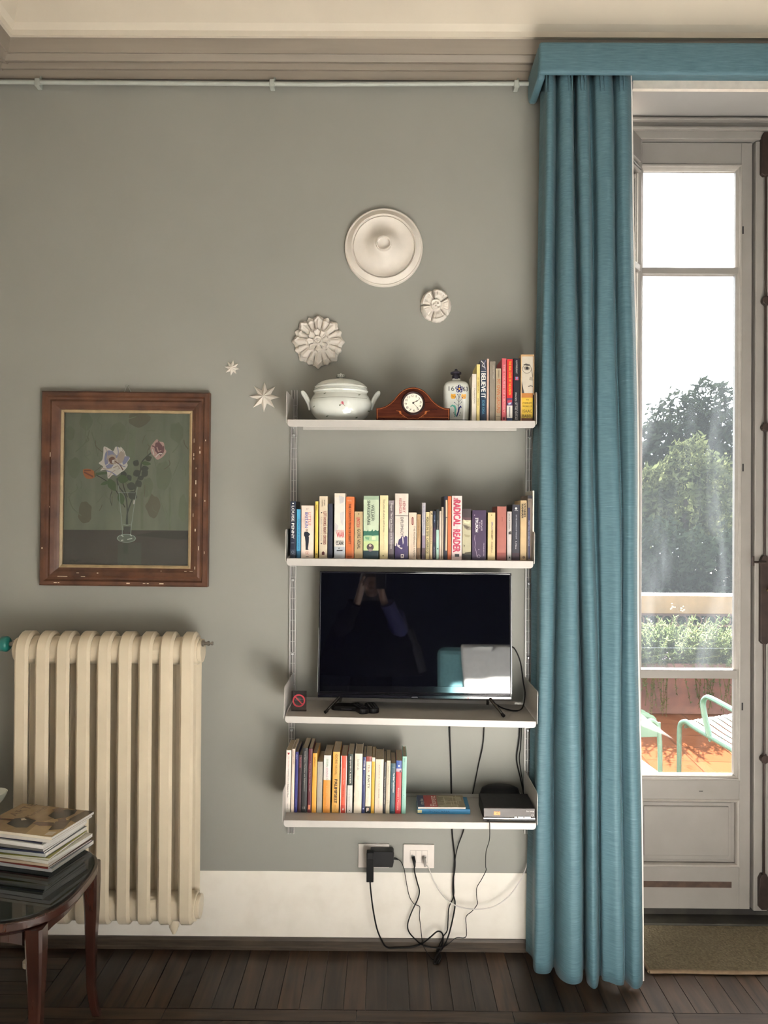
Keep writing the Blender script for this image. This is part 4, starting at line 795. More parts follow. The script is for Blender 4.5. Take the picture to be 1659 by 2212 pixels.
cv.add([(-CW - .012, -.0005, -CH - .012), (CW + .012, -.0005, -CH - .012), (CW + .012, -.0005, CH + .012), (-CW - .012, -.0005, CH + .012)], [(0, 1, 2, 3)], 0)
poly([(240, 1345), (1410, 1340), (1410, 1680), (240, 1680)], 1)
for u, v, a, b in ((450, 375, 55, 75), (930, 350, 95, 70), (740, 470, 70, 85), (1265, 465, 65, 85), (345, 790, 55, 95), (1150, 850, 65, 130), (1060, 1130, 60, 110), (450, 1190, 60, 100), (310, 480, 40, 60), (1330, 1150, 40, 120), (1010, 960, 45, 90)):
    blob(u, v, a, b, BR if random.random() < .35 else DK)
for pts, wd, c in (([(480, 450), (450, 560), (360, 650)], 10, DK), ([(500, 470), (540, 600), (560, 690)], 8, DK), ([(870, 440), (860, 700), (850, 1000)], 55, LT), ([(660, 900), (690, 1000), (690, 1130)], 9, BR), ([(1210, 960), (1215, 1330)], 18, DK), ([(300, 1050), (340, 1150), (420, 1220)], 9, DK), ([(340, 970), (640, 1010)], 4, LT), ([(980, 455), (1070, 455)], 8, DK), ([(1160, 320), (1150, 420)], 9, DK), ([(980, 520), (1040, 620), (1090, 800)], 7, DK), ([(560, 1100), (640, 1000)], 7, DK), ([(960, 1000), (965, 1330)], 24, DK), ([(1300, 700), (1240, 850)], 8, DK), ([(1110, 1010), (1160, 1180)], 7, DK), ([(520, 520), (640, 700)], 6, LT), ([(700, 340), (720, 380), (900, 330)], 7, LT)):
    strk(spline([(a, b, 0) for a, b in pts], 5) if False else [tuple(q)[:2] for q in spline([(a, b, 0) for a, b in pts], 5)], wd, c)
poly([(910, 1390), (1060, 1360), (1380, 1350), (1380, 1420), (1050, 1400)], SIG)
poly([(750, 1460), (960, 1450), (960, 1660), (750, 1660)], STM); poly([(800, 1460), (840, 1460), (842, 1550), (802, 1550)], LD)
for q in range(70):                    # loose brush strokes of the drapery
    u0, v0 = random.uniform(275, 1370), random.uniform(320, 1180); L_ = random.uniform(40, 150); c_ = random.choice([LT, DK, DK, BR])
    strk([tuple(p_)[:2] for p_ in spline([(u0, v0, 0), (u0 + random.gauss(0, 14), v0 + L_ * .5, 0), (u0 + random.gauss(0, 26), v0 + L_, 0)], 4)], [1 + 2 * k_ if k_ < 4 else max(1, 9 - k_) for k_ in range(9)] if False else random.uniform(3, 9), c_)
# stems and leaves
for pts, wd, c in (([(735, 880), (750, 950), (820, 1060), (835, 1290)], 11, LD), ([(1040, 650), (960, 730), (945, 810), (920, 900), (880, 1050), (835, 1180), (825, 1290)], 12, LD), ([(540, 850), (660, 920), (740, 1010), (810, 1140)], 9, LF), ([(800, 850), (790, 930), (830, 1050)], 10, LF), ([(545, 845), (650, 835)], 22, LG), ([(690, 1000), (675, 1060), (690, 1120)], 6, LD)):
    strk([tuple(q)[:2] for q in spline([(a, b, 0) for a, b in pts], 6)], wd, c)
def leafp(u, v, L, wd, ang, c):
    ca_, sa_ = math.cos(R(ang)), math.sin(R(ang)); pts = [(0, 0), (.25, .42), (.55, .5), (.85, .25), (1, 0), (.85, -.25), (.55, -.5), (.25, -.42)]
    poly([(u + L * a * ca_ - wd * b * sa_, v + L * a * sa_ + wd * b * ca_) for a, b in pts], c)
for q in ((890, 770, 60, 55, -60, LD), (950, 740, 90, 36, 8, LG), (990, 715, 60, 50, -25, LF), (960, 860, 70, 60, -45, LD), (880, 850, 75, 60, -25, LD), (800, 880, 70, 55, -100, LD), (830, 850, 60, 45, 60, LD), (910, 900, 70, 60, 55, LD), (825, 940, 90, 70, 15, LD), (930, 890, 55, 40, -30, LD), (740, 880, 100, 75, 10, LG), (660, 890, 120, 70, 60, LG), (760, 1010, 110, 60, 75, LG), (590, 940, 90, 30, -20, LG), (840, 1010, 90, 75, 30, LD), (950, 800, 70, 55, -10, LD)):
    leafp(*q)
# white rose, pink rose, bud
poly([(615, 600), (665, 620), (700, 640), (720, 600), (760, 610), (765, 600), (800, 640), (815, 680), (850, 700), (825, 740), (830, 770), (800, 810), (770, 830), (730, 860), (700, 850), (655, 885), (640, 810), (585, 815), (610, 780), (570, 750), (600, 720), (610, 660)], WH)
poly([(640, 640), (690, 640), (720, 670), (740, 690), (715, 720), (700, 770), (660, 800), (630, 770), (620, 700)], BLU); poly([(790, 690), (845, 690), (820, 740), (790, 760), (780, 720)], BLU)
poly([(650, 690), (690, 670), (720, 690), (735, 740), (700, 760), (660, 750)], GRY); poly([(735, 690), (770, 640), (800, 680), (780, 740), (745, 745)], GRY); poly([(660, 710), (690, 690), (715, 705), (700, 745), (675, 750)], BRN); poly([(690, 720), (710, 715), (706, 745), (690, 745)], WH)
poly([(700, 780), (750, 765), (790, 790), (760, 830), (715, 825)], WH); strk([(700, 790), (740, 770), (760, 795), (740, 800)], 9, GRY); strk([(640, 815), (690, 830), (730, 860)], 10, BLU); strk([(715, 730), (760, 760), (790, 810)], 10, BRN)
poly([(1035, 600), (1060, 560), (1090, 530), (1110, 550), (1150, 560), (1160, 610), (1175, 640), (1150, 680), (1100, 712), (1070, 690), (1040, 650)], PNK)
poly([(1075, 570), (1110, 560), (1145, 600), (1140, 650), (1110, 670), (1080, 640)], MAR); strk([(1060, 580), (1075, 640), (1110, 690)], 12, PNK); strk([(1090, 600), (1105, 640), (1130, 630)], 10, PNK); strk([(1050, 620), (1065, 670)], 8, WH); strk([(1120, 680), (1160, 650)], 9, GRY)
poly([(430, 810), (460, 800), (500, 805), (540, 830), (540, 870), (505, 888), (460, 885), (435, 850)], ORG); strk([(440, 830), (480, 850), (520, 870)], 14, RST); strk([(440, 815), (500, 815)], 10, RST); strk([(535, 820), (540, 870)], 10, LG)
for q in ([(625, 610), (650, 660), (640, 720)], [(700, 650), (720, 690), (705, 740)], [(780, 625), (800, 670), (790, 720)], [(590, 790), (640, 800), (690, 790)], [(660, 870), (690, 830), (720, 810)]): strk([tuple(p_)[:2] for p_ in spline([(a, b, 0) for a, b in q], 5)], 6, GRY)
for q in ([(735, 600), (745, 650), (735, 690)], [(810, 780), (780, 770), (750, 750)], [(620, 770), (650, 760), (665, 735)]): strk([tuple(p_)[:2] for p_ in spline([(a, b, 0) for a, b in q], 5)], 7, WH if q[0][0] < 700 else BLU)
for q in ([(1045, 590), (1070, 600), (1080, 640)], [(1150, 590), (1150, 640), (1120, 680)], [(1080, 690), (1110, 660), (1140, 660)], [(1100, 545), (1120, 580), (1110, 620)]): strk([tuple(p_)[:2] for p_ in spline([(a, b, 0) for a, b in q], 5)], 9, random.choice([PNK, MAR, WH]))
# the glass
for pts, wd, c in (([(750, 945), (770, 1150), (790, 1320), (790, 1385)], 5, GLS), ([(920, 960), (890, 1150), (870, 1310), (865, 1385)], 5, GLS), ([(795, 1290), (830, 1300), (868, 1290)], 4, GLS), ([(745, 1010), (900, 1010)], 3, GLS)):
    strk(pts, wd, c)
poly([(800, 1310), (865, 1310), (862, 1360), (805, 1360)], STM)
lay[0] += 1; u0, v0 = pc(828, 1415); u1, v1 = pc(913, 1453)
for a_, c_ in ((1., GLS), (.9, TBL)): 
    lay[0] += 1; cv.disc(u0, v0, (u1 - u0) * a_, c_, None, -.0008 - .00002 * lay[0], 28, (v0 - v1) * a_)
for q in ([(780, 1385), (800, 1400)], [(860, 1380), (875, 1395)], [(780, 1435), (800, 1430)], [(835, 1425), (880, 1415)]): strk(q, 9, GLH)
poly([(888, 1075), (898, 1075), (895, 1110), (886, 1112)], WH); strk([(320, 1625), (345, 1612), (370, 1628), (400, 1612), (430, 1622)], 12, SIG)
cv.build('painted_canvas', pcols, pt)
MB().box(-CW - .01, CW + .01, -.0075, -.0055, -CH - .01, CH + .01).build('picture_glass', [glass_mat('picture glass')], pt)
hk = MB(); hk.tube([(-.012, -.010, FH - .002), (-.003, -.006, FH + .028), (.004, -.006, FH + .022), (.016, -.010, FH - .002)], .0014, n=6); hk.tube([(-.008, -.006, FH + .028), (.004, -.006, FH + .030)], .0018, n=6)
hk.build('hanging_wire', [M_STEEL], pt)

# ------------------------------------------------------------------ cast iron radiator
M_RAD = mat('cream radiator enamel', (.56, .485, .365), .30, var=.035, scale=9, bump=.02, bscale=70)
YF, YB = -.205, -.060
xc = [P(px + 14.5, 1700, YF).x for px in (26, 71, 115.5, 160, 205, 250, 295, 340, 385)]
zt0, zb0 = P(300, 1361, -.13).z, P(300, 2008, -.18).z
rd = thing('radiator', 'cream cast iron column radiator under the painting', 'radiator', (xc[4], 0, 0))
rr = (YB - YF) / 2 - .018; yc = (YF + YB) / 2; zt_c = zt0 - .022 - rr * .9; zb_c = zb0 + .022 + rr * .75
def column(i):
    m = MB(); path = []
    yf, ybk = YF + .018, YB - .018
    for k_ in range(11): a_ = math.pi - math.pi * k_ / 10; path.append((yc + rr * math.cos(a_), zt_c + rr * .9 * math.sin(a_)))
    for k_ in range(11): a_ = -math.pi * k_ / 10; path.append((yc + rr * math.cos(a_), zb_c + rr * .75 * math.sin(a_)))
    hw, hd, ch = .0255, .018, .009
    sec = [(-hw, -hd + ch * 1.2), (-hw + ch, -hd), (hw - ch, -hd), (hw, -hd + ch * 1.2), (hw * .82, hd * .4), (hw * .45, hd), (-hw * .45, hd), (-hw * .82, hd * .4)]
    n = len(sec); K = len(path); vs = []
    for q in range(K):
        a, b = path[(q - 1) % K], path[(q + 1) % K]; ty, tz = b[0] - a[0], b[1] - a[1]; l = math.hypot(ty, tz); ny, nz = tz / l, -ty / l      # inward normal
        for sx_, d in sec: vs.append((sx_, path[q][0] + ny * d, path[q][1] + nz * d))
    fs = [(q * n + j, q * n + (j + 1) % n, ((q + 1) % K) * n + (j + 1) % n, ((q + 1) % K) * n + j) for q in range(K) for j in range(n)]
    m.add(vs, fs, 0, False)
    o = m.build('radiator_column', [M_RAD], rd); o.location = (xc[i] - xc[4], 0, 0)
    for p_ in o.data.polygons: p_.use_smooth = True
    o.data.set_sharp_from_angle(angle=R(30))
    return o
c0 = column(0)
for i in range(1, 9):
    o = c0.copy(); COL.objects.link(o); o.parent = rd; o.location = (xc[i] - xc[4], 0, 0)
L0, L1 = xc[0] - xc[4], xc[8] - xc[4]
for zc_ in (zt_c - .004, zb_c + .002):
    hb = MB(); hb.lathe([(.052, L0 - .032), (.052, L1 + .032)], 24, c=(0, yc, zc_), axis='x')
    for s_, xx_ in ((-1, L0), (1, L1)):
        hb.lathe([(.044, min(xx_ + s_ * .03, xx_ + s_ * .046)), (.044, max(xx_ + s_ * .03, xx_ + s_ * .046))], 20, c=(0, yc, zc_), axis='x')
    hb.build('connecting_header', [M_RAD], rd, bevel=.003)
bv = MB(); zv = P(448, 1388, yc).z; x1 = L1 + .045
for r_, a, b in ((.012, 0, .008), (.006, .008, .022), (.009, .022, .028), (.004, .028, .040), (.0075, .036, .042)): bv.lathe([(r_, x1 + a), (r_, x1 + b)], 12, c=(0, yc - .02, zv), axis='x')
bv.build('bleed_valve', [mat('old nickel', (.30, .27, .24), .35, metal=1.)], rd)
dp = MB(); dp.tube([(P(375, 2000, YF + .05).x - xc[4], YF + .06, zb0 + .02), (P(375, 2000, YF + .05).x - xc[4], YF + .055, zb0 - .005), (P(375, 2000, YF + .05).x - xc[4] + .002, YF + .05, zb0 - .028)], [.019, .018, .006], n=12); dp.build('support_foot', [M_RAD], rd)
fl = MB(); fl.tube([(L0 + .01, yc, zb0 + .03), (L0 + .01, yc, .02)], .012, n=10); fl.tube([(L0 + .01, yc, .02), (L0 + .01, yc, .0)], .022, n=12); fl.tube([(L1 - .0, yc + .02, zb0 + .06), (L1 - .0, -.004, zb0 + .06)], .010)
fl.build('pipe', [M_RAD], rd)
kv = MB(); zk = P(5, 1391, yc).z; xk = L0 - .045
kv.lathe([(.009, xk - .03), (.009, xk + .02)], 12, c=(0, yc, zk), axis='x'); kv.lathe([(.016, xk - .014), (.016, xk - .002)], 6, c=(0, yc, zk), axis='x', smooth=False)
kv.build('valve_stem', [mat('old nickel', '#777', .35)], rd)
k2 = MB(); k2.lathe([(.0, xk - .066), (.020, xk - .066), (.028, xk - .058), (.029, xk - .038), (.022, xk - .030), (.010, xk - .028)], 18, c=(0, yc, zk), axis='x')
tag(k2.build('valve_knob', [flat('#1f6f68', .35)], rd), 'teal green valve knob')

# ------------------------------------------------------------------ things on the top shelf
M_PORC = mat('white glazed porcelain', (.57, .59, .55), .10, var=.02, coat=.3)
q = P(735.5, 904, -.125); zt_ = sz('top', q.x); s_ = 1 / (1661 / (3.02 - .125))
tu = thing('soup_tureen', 'white lidded porcelain tureen with sprigs, on the top shelf', 'tureen', (q.x, -.122, zt_))
HT = 107 * s_
pz = lambda py: (904 - py) * s_
bprof = [(0, .004), (38 * s_, 0), (42 * s_, .003), (46 * s_, .006), (58 * s_, pz(890)), (65.5 * s_, pz(876)), (67.5 * s_, pz(864)), (66 * s_, pz(857)), (62 * s_, pz(849)), (57.5 * s_, pz(843)), (57.5 * s_, pz(840)), (53 * s_, pz(840)), (0, pz(842))]
SY = .70
tb = MB(); tb.lathe([(r, z) for r, z in [(a, b) for a, b in [tuple(v) for v in spline([(a, 0, b) for a, b in bprof[2:9]], 4)] ]] if False else bprof[:2] + [(v[0], v[2]) for v in spline([(a, 0, b) for a, b in bprof[2:10]], 4)] + bprof[10:], 64, sy=SY)
def rad_at(z, prof):
    for (r0_, z0_), (r1_, z1_) in zip(prof[:-1], prof[1:]):
        if min(z0_, z1_) <= z <= max(z0_, z1_) and abs(z1_ - z0_) > 1e-9: return r0_ + (r1_ - r0_) * (z - z0_) / (z1_ - z0_)
    return prof[-1][0]
bp2 = [(v[0], v[2]) for v in spline([(a, 0, b) for a, b in bprof[2:10]], 4)]
tp_ = lambda x, z: -SY * math.sqrt(max(1e-6, rad_at(z, bp2) ** 2 - x * x)) - .0007
def sprig(m, px, py, big=False):
    x, z = (px - 735.5) * s_, pz(py)
    if big:
        m.disc(x, z + .004, .0045, 2, tp_, 0, 10); m.disc(x - .004, z + .001, .003, 4, tp_, -.0002, 8); m.disc(x + .003, z - .001, .0028, 2, tp_, -.0002, 8); m.ribbon([(x - .010, z - .006), (x, z), (x + .010, z - .008)], .0016, 3, tp_); m.disc(x - .009, z - .006, .003, 3, tp_, -.0001, 8)
    else:
        m.disc(x, z, .0022, 3, tp_, 0, 8); m.disc(x - .0035, z - .001, .0015, 1, tp_, 0, 6); m.disc(x + .0035, z + .0018, .0015, 3, tp_, 0, 6); m.ribbon([(x - .004, z - .002), (x + .004, z + .002)], .001, 3, tp_)
dl = tb
for px, py in ((704, 846), (777, 848), (680, 873), (797, 880), (709, 894), (771, 896)): sprig(dl, px, py)
sprig(dl, 742, 869, True)
zl_ = pz(855); dl.ribbon([(x_ * .1 * 62.5 * s_, zl_) for x_ in range(-10, 11)], .0012, 1, tp_)
tb.build('bowl', [M_PORC, flat('#6f7268', .2), flat('#a8525e', .2), flat('#5a604e', .2), flat('#c9a0a0', .2)], tu)
lid = MB(); lp = [(55 * s_, pz(840.5)), (59 * s_, pz(838)), (59.5 * s_, pz(835.5)), (57 * s_, pz(834)), (58 * s_, pz(831)), (56 * s_, pz(829)), (57 * s_, pz(827)), (54 * s_, pz(823)), (46 * s_, pz(817)), (34 * s_, pz(812)), (18 * s_, pz(809.5)), (8 * s_, pz(809)), (0, pz(809))]
lid.lathe(lp, 64, sy=SY)
for r_, py in ((55, 825), (57.5, 832.5)):
    lid.tube([(r_ * s_ * math.cos(a_ * math.pi / 24), SY * r_ * s_ * math.sin(a_ * math.pi / 24), pz(py) + .0004) for a_ in range(48)], .0007, 1, 6, closed=True)
lo = lid.build('lid', [M_PORC, flat('#5f625c', .2)], tu)
kn = MB(); kn.lathe([(4 * s_, pz(809.5)), (5 * s_, pz(806)), (9 * s_, pz(805.5)), (9.5 * s_, pz(802)), (8.5 * s_, pz(800)), (3 * s_, pz(799.5)), (1.5 * s_, pz(797)), (0, pz(796))], 24)
for a_ in range(14): kn.box(*(lambda c, d: (c - .0012, c + .0012, d - .0012, d + .0012))(9.4 * s_ * math.cos(a_ * math.pi / 7), 9.4 * s_ * math.sin(a_ * math.pi / 7)), pz(805), pz(801.5), 1)
kn.build('lid_knob', [M_PORC, flat('#6a6c66', .3)], lo)
for sg in (-1, 1):
    h = MB(); hp = [(64 * s_ * sg, 0, pz(872)), (67 * s_ * sg, .0, pz(862)), (72 * s_ * sg, 0, pz(850)), (78 * s_ * sg, 0, pz(841)), (82.5 * s_ * sg, 0, pz(838)), (82 * s_ * sg, 0, pz(842)), (76 * s_ * sg, 0, pz(852)), (70 * s_ * sg, 0, pz(864)), (66 * s_ * sg, 0, pz(876))]
    for dy in (-.010, .010): h.tube([(v.x, v.y + dy * (1 - abs(i / 48 - .5)), v.z) for i, v in enumerate(spline(hp, 6))], .0042, n=10, sx=1.3)
    h.build('handle', [M_PORC], tu)

# mantel clock
M_MAHO = wood_mat('polished mahogany', (.040, .0095, .0065), (.088, .023, .013), .16, (2, 14, 22), 5, coat=.6, bump=.0)
q = P(892, 906, -.208); zt_ = sz('top', q.x); s_ = (3.02 - .208) / 1661
ck = thing('mantel_clock', 'mahogany mantel clock with an arched top and white dial', 'clock', (q.x, -.208, zt_))
hx = lambda px: (px - 892) * s_
hz = lambda py: (906 - py) * s_
outl = [(812, 906), (812, 879), (822, 878), (835, 873), (849, 862), (861, 848), (874, 838), (892, 833.5), (910, 838), (923, 848), (935, 862), (949, 873), (961, 878), (972, 879), (972, 906)]
top_ = [(v.x, v.z) for v in spline([(hx(a), 0, hz(b)) for a, b in outl[1:-1]], 6)]
m = MB(); m.prism_y([(hx(812), 0)] + top_ + [(hx(972), 0)], 0, .052)
m.build('case', [M_MAHO], ck, bevel=.002)
inl = MB(); M_INL = flat('#a8602c', .3)
it = [(x * .975, z - .0045) for x, z in top_]
inl.ribbon(it, .0014, 0, None, -.0006); inl.ribbon([(hx(815), .004), (hx(815), it[0][1])], .0014, 0, None, -.0006); inl.ribbon([(hx(969), .004), (hx(969), it[0][1])], .0014, 0, None, -.0006)
inl.ribbon([(hx(816), hz(899)), (hx(868), hz(899))], .0010, 0, None, -.0006); inl.ribbon([(hx(914), hz(899)), (hx(968), hz(899))], .0010, 0, None, -.0006)
for sg in (-1, 1):
    g = lambda a, b: (sg * a * s_, hz(b))
    inl.ribbon([g(36, 885), g(31, 886), g(28, 890), g(22, 895), g(16, 899), g(9, 903), g(4, 901.5), g(0, 901)], [.001, .0014, .002, .0016, .0014, .001, .001, .001], 0, None, -.0006)
    inl.decal([g(31, 885), g(26, 886), g(25, 891), g(28, 893)], 0, y=-.0005); inl.ribbon([g(24, 898), g(19, 899), g(14, 899.5)], .0016, 0, None, -.0007)
inl.build('inlay', [M_INL], ck)
cxk, czk = hx(892.3), hz(868.8); rk = 20.5 * s_
bz = MB(); bz.lathe([(rk * 1.25, 0), (rk * 1.24, .006), (rk * 1.14, .010), (rk * 1.06, .008), (rk * 1.0, .004)], 56, c=(cxk, 0, czk), axis='y'); bz.build('bezel', [mat('dark bronze bezel', (.10, .065, .07), .22, metal=.85)], ck)
dial = MB(); dial.disc(cxk, czk, rk * 1.02, 0, None, -.0042, 56)
for i in range(1, 13):
    a_ = R(30 * i - 7); xx_, zz2 = cxk + rk * .78 * math.sin(a_), czk + rk * .78 * math.cos(a_); dial.text(str(i), xx_ - rk * .13, xx_ + rk * .13, zz2 - rk * .12, zz2 + rk * .12, 1, 'h', y=-.0045, bold=.0)
do = dial.build('dial', [flat('#e6dfd0', .4), flat('#3a352f', .5)], ck)
hn = MB()
for a_, L_, w_ in ((62, .62, .10), (138, .90, .06)):
    a_ = R(a_); d = (math.sin(a_), math.cos(a_)); pts = [(cxk + d[0] * rk * L_ * k_, czk + d[1] * rk * L_ * k_) for k_ in (0, .6, .68, .76, 1)]; hn.ribbon(pts, [w_ * rk * .5, w_ * rk * .45, w_ * rk * 1.5, w_ * rk * .6, w_ * rk * .3], 0, None, -.0058)
hn.disc(cxk, czk, rk * .10, 0, None, -.006, 14); hn.build('hand', [flat('#1c1814', .4)], ck)

# painted bottle
q = P(984, 905, -.105); zt_ = sz('top', q.x); s_ = (3.02 - .125) / 1661
vb = thing('painted_bottle', 'white square majolica bottle with flowers and a pewter screw cap', 'bottle', (q.x + .001, -.105, zt_))
vprof = [(0, .002), (25.5, 0), (26.5, 2), (27.5, 20), (28.3, 45), (28.3, 72), (27, 82), (22, 89), (14, 92.5), (9.5, 94.5), (9, 98)]
vp = [(a * s_, b * s_) for a, b in vprof]
vs_ = vp[:2] + [(v.x, v.z) for v in spline([(a, 0, b) for a, b in vp[2:]], 4)]
m = MB(); PW = 5.; m.lathe(vs_, 72, p=PW, sy=.92)
def fy(x, z):
    r = rad_at(z, vs_[2:]); return -.92 * (max(1e-9, r ** PW - abs(x) ** PW)) ** (1 / PW) - .0008
vx = lambda px: (px - 984) * s_
vz = lambda py: (905 - py) * s_
CB, CO, CG, CK_ = 1, 2, 3, 4
for a_ in range(5): m.disc(vx(989) + .0095 * math.sin(a_ * 1.257), vz(832.5) + .0095 * math.cos(a_ * 1.257), .0062, CB, fy, 0, 12)
for a_ in range(5): m.disc(vx(989) + .010 * math.sin(a_ * 1.257 + .1), vz(832.5) + .010 * math.cos(a_ * 1.257), .0028, 0, fy, -.0003, 8)
m.disc(vx(989), vz(832.5), .004, CO, fy, -.0004, 10)
m.text('16', vx(966), vx(978), vz(837), vz(827), CK_, 'h', proj=fy, bold=.0); m.text('63', vx(997), vx(1007), vz(838), vz(828), CK_, 'h', proj=fy, bold=.0)
for cx_, sg in ((976.5, -1), (999, 1)):
    m.decal([(vx(cx_ + a), vz(b)) for a, b in ((-5 * 1, 843), (-1, 844.5), (4, 843), (5, 848), (3, 854), (-4, 854), (-6, 849))], CO, fy); m.ribbon([(vx(cx_ - 4), vz(847)), (vx(cx_ + 3), vz(851))], .0012, 5, fy, -.0003)
m.ribbon([(vx(988.5), vz(843)), (vx(988), vz(862)), (vx(986.5), vz(880)), (vx(984), vz(892))], .0018, 5, fy)
for a_, b_, c_ in ((981, 850, 984), (996, 851, 992), (979, 862, 986), (994, 861, 988), (991, 845, 989), (985, 845, 988)): m.ribbon([(vx(a_), vz(b_)), (vx(c_), vz(b_ + 6)), (vx(987.5), vz(b_ + 10))], .001, CB, fy); m.disc(vx(a_), vz(b_), .0018, CB, fy, -.0002, 8)
m.ribbon([(vx(970), vz(871)), (vx(974), vz(868)), (vx(979), vz(870)), (vx(981), vz(876)), (vx(980), vz(884)), (vx(982), vz(892))], [.003, .006, .008, .007, .005, .003], CG, fy)
m.ribbon([(vx(993), vz(873)), (vx(992), vz(870)), (vx(989), vz(873)), (vx(987), vz(882)), (vx(983.5), vz(892))], [.006, .006, .005, .005, .004], CB, fy)
for px, py in ((979, 887), (990, 889), (979, 891), (988, 880), (977, 884), (992, 884)): m.disc(vx(px), vz(py), .0016, CK_, fy, 0, 8)
for py in (898.5, 901): m.ribbon([(vx(984) + k_ * .1 * 26 * s_, vz(py)) for k_ in range(-9, 10)], .0011, CK_, fy)
m.build('body', [M_PORC, flat('#26275f', .2), flat('#d19a3c', .2), flat('#58a294', .2), flat('#2c2a34', .2), flat('#5a5f4a', .2)], vb)
cp = MB(); cp.lathe([(9.2 * s_, 97 * s_), (9.2 * s_, 104 * s_), (8 * s_, 105 * s_), (8 * s_, 107 * s_), (12 * s_, 108.5 * s_), (12.4 * s_, 112 * s_), (8 * s_, 114.5 * s_), (3.5 * s_, 116 * s_), (3.5 * s_, 118 * s_), (1.8 * s_, 120 * s_), (0, 121 * s_)], 12, smooth=False)
tag(cp.build('screw_cap', [mat('dark pewter', (.06, .055, .075), .35, metal=.8)], vb), 'dark pewter cap')

# ------------------------------------------------------------------ television shelf
M_TVB = mat('glossy black plastic', (.006, .006, .010), .10, var=0, spec=.6)
M_SCR = mat('switched off glossy screen', (.0022, .0022, .0042), .025, var=0, spec=.9, ior=1.75)
Yt = -.152
a, b = P(686, 1507, Yt), P(1105.5, 1511, Yt); c = (a + b) / 2; TW = (b.x - a.x); TILT = -4.3
TH = (P(895, 1236, Yt + .034).z - c.z) / math.cos(R(4.3))
tv = thing('television', 'black flat television on splayed feet, screen off and reflecting the room', 'television', (c.x, Yt, c.z), (R(TILT), R(.22), 0))
h = TW / 2
m = MB(); bzw = .006
m.box(-h, h, .004, .030, 0, TH); m.box(-h * .7, h * .7, .030, .055, .03, TH * .6)
m.box(-h, -h + bzw, 0, .006, 0, TH); m.box(h - bzw, h, 0, .006, 0, TH); m.box(-h, h, 0, .006, TH - bzw, TH); m.box(-h, h, -.001, .006, 0, .012)
for z in (.014, .019): m.box(-h + .004, h - .004, -.0005, .006, z, z + .0035)
m.build('housing', [M_TVB], tv, bevel=.0022, seg=3)
m = MB(); m.box(-h + bzw - .001, h - bzw + .001, .0015, .005, .045, TH - bzw + .001); m.build('screen', [M_SCR], tv)
m = MB(); m.box(-h + bzw - .001, h - bzw + .001, .0010, .005, .0225, .0445); m.build('lower_bezel', [mat('black gloss strip', (.004, .004, .006), .06, var=0, spec=.9, ior=1.8)], tv)
for pa_ in ([(-h - .0004, .001, .02), (-h - .0004, .001, TH * .55)], [(h + .0002, .001, .02), (h + .0002, .001, TH - .01)], [(0, .001, TH + .0004), (h - .004, .001, TH + .0004)]): MB().tube(pa_, .0010, n=6).build('chrome_edge', [M_STEEL], tv)
MB().box(-.012, .012, -.0014, .003, .0032, .0058).build('maker_badge', [flat('#3a3a44', .3)], tv)
MB().lathe([(.0018, .0), (.0018, .002)], 8, c=(h * .55, -.0008, .004), axis='y').build('standby_light', [mat('red led', (.7, .1, .12), .4, emit=.6)], tv)
rt = tv.rotation_euler.to_matrix()
def tvl(p): return rt.transposed() @ (Vector(p) - tv.location)
for fx0, fxf, pyf in ((738, 703, 1541), (1054, 1088, 1550.5)):
    s_ = -1 if fx0 < 895 else 1
    top_ = P(fx0, 1510, -.140); f = P(fxf, pyf, -.225); f.z = sz('tv', f.x) + .0075; bk = Vector((top_.x - .02 * s_ + .03 * s_, -.055, sz('tv', top_.x) + .0075))
    m = MB(); m.tube([tvl((top_.x, -.135, c.z + .008)), tvl(f)], [.0065, .0048], n=10); m.tube([tvl((top_.x, -.13, c.z + .008)), tvl(bk)], [.0065, .0048], n=10)
    fo_ = m.build('foot', [mat('dark chrome', (.20, .19, .18), .25, metal=1.)], tv)
    e = MB(); dv = (Vector(f) - top_).normalized(); e.tube([tvl(f - dv * .010), tvl(f + dv * .002)], .0062, n=10); e.tube([tvl(bk + Vector((0, -.006, .008))), tvl(bk)], .006, n=8)
    e.build('rubber_tip', [M_BLACK], fo_)

# no smoking sign on an acrylic stand
q = P(644, 1524, -.215); zt_ = sz('tv', q.x); s_ = (3.02 - .215) / 1661
sg = thing('no_smoking_sign', 'clear acrylic stand with a red no smoking symbol, left end of the television shelf', 'sign', (q.x, -.195, zt_), (R(-4), 0, 0))
m = MB(); hw = 16.5 * s_; H_ = 44 * s_
m.box(-hw, hw, 0, .002, .001, H_); m.box(-hw, hw, 0, .022, .0, .002)
m.build('acrylic_panel', [glass_mat('clear acrylic', tint=(.86, .82, .84), dirt=.02)], sg)
m = MB(); zc_ = 23 * s_; rc = 12.2 * s_; RED = 0
m.ring(0, zc_, rc, 3.2 * s_, 0, None, -.0008, 36); m.ribbon([(-rc * .68, zc_ + rc * .68), (rc * .68, zc_ - rc * .68)], 2.6 * s_, 0, None, -.0011)
m.decal([(-8.5 * s_, zc_ - 1 * s_), (4 * s_, zc_ - 1 * s_), (4 * s_, zc_ + 1.2 * s_), (-8.5 * s_, zc_ + 1.2 * s_)], 1, y=-.0006); m.decal([(5 * s_, zc_ - 1 * s_), (7.5 * s_, zc_ - 1 * s_), (7.5 * s_, zc_ + 1.2 * s_), (5 * s_, zc_ + 1.2 * s_)], 1, y=-.0006)
m.ribbon([(6 * s_, zc_ + 2 * s_), (5 * s_, zc_ + 3.4 * s_), (7 * s_, zc_ + 4.2 * s_), (5.5 * s_, zc_ + 5.6 * s_)], .8 * s_, 1, None, -.0006)
m.build('printed_symbol', [flat('#a32332', .4), flat('#1a1818', .4)], sg)

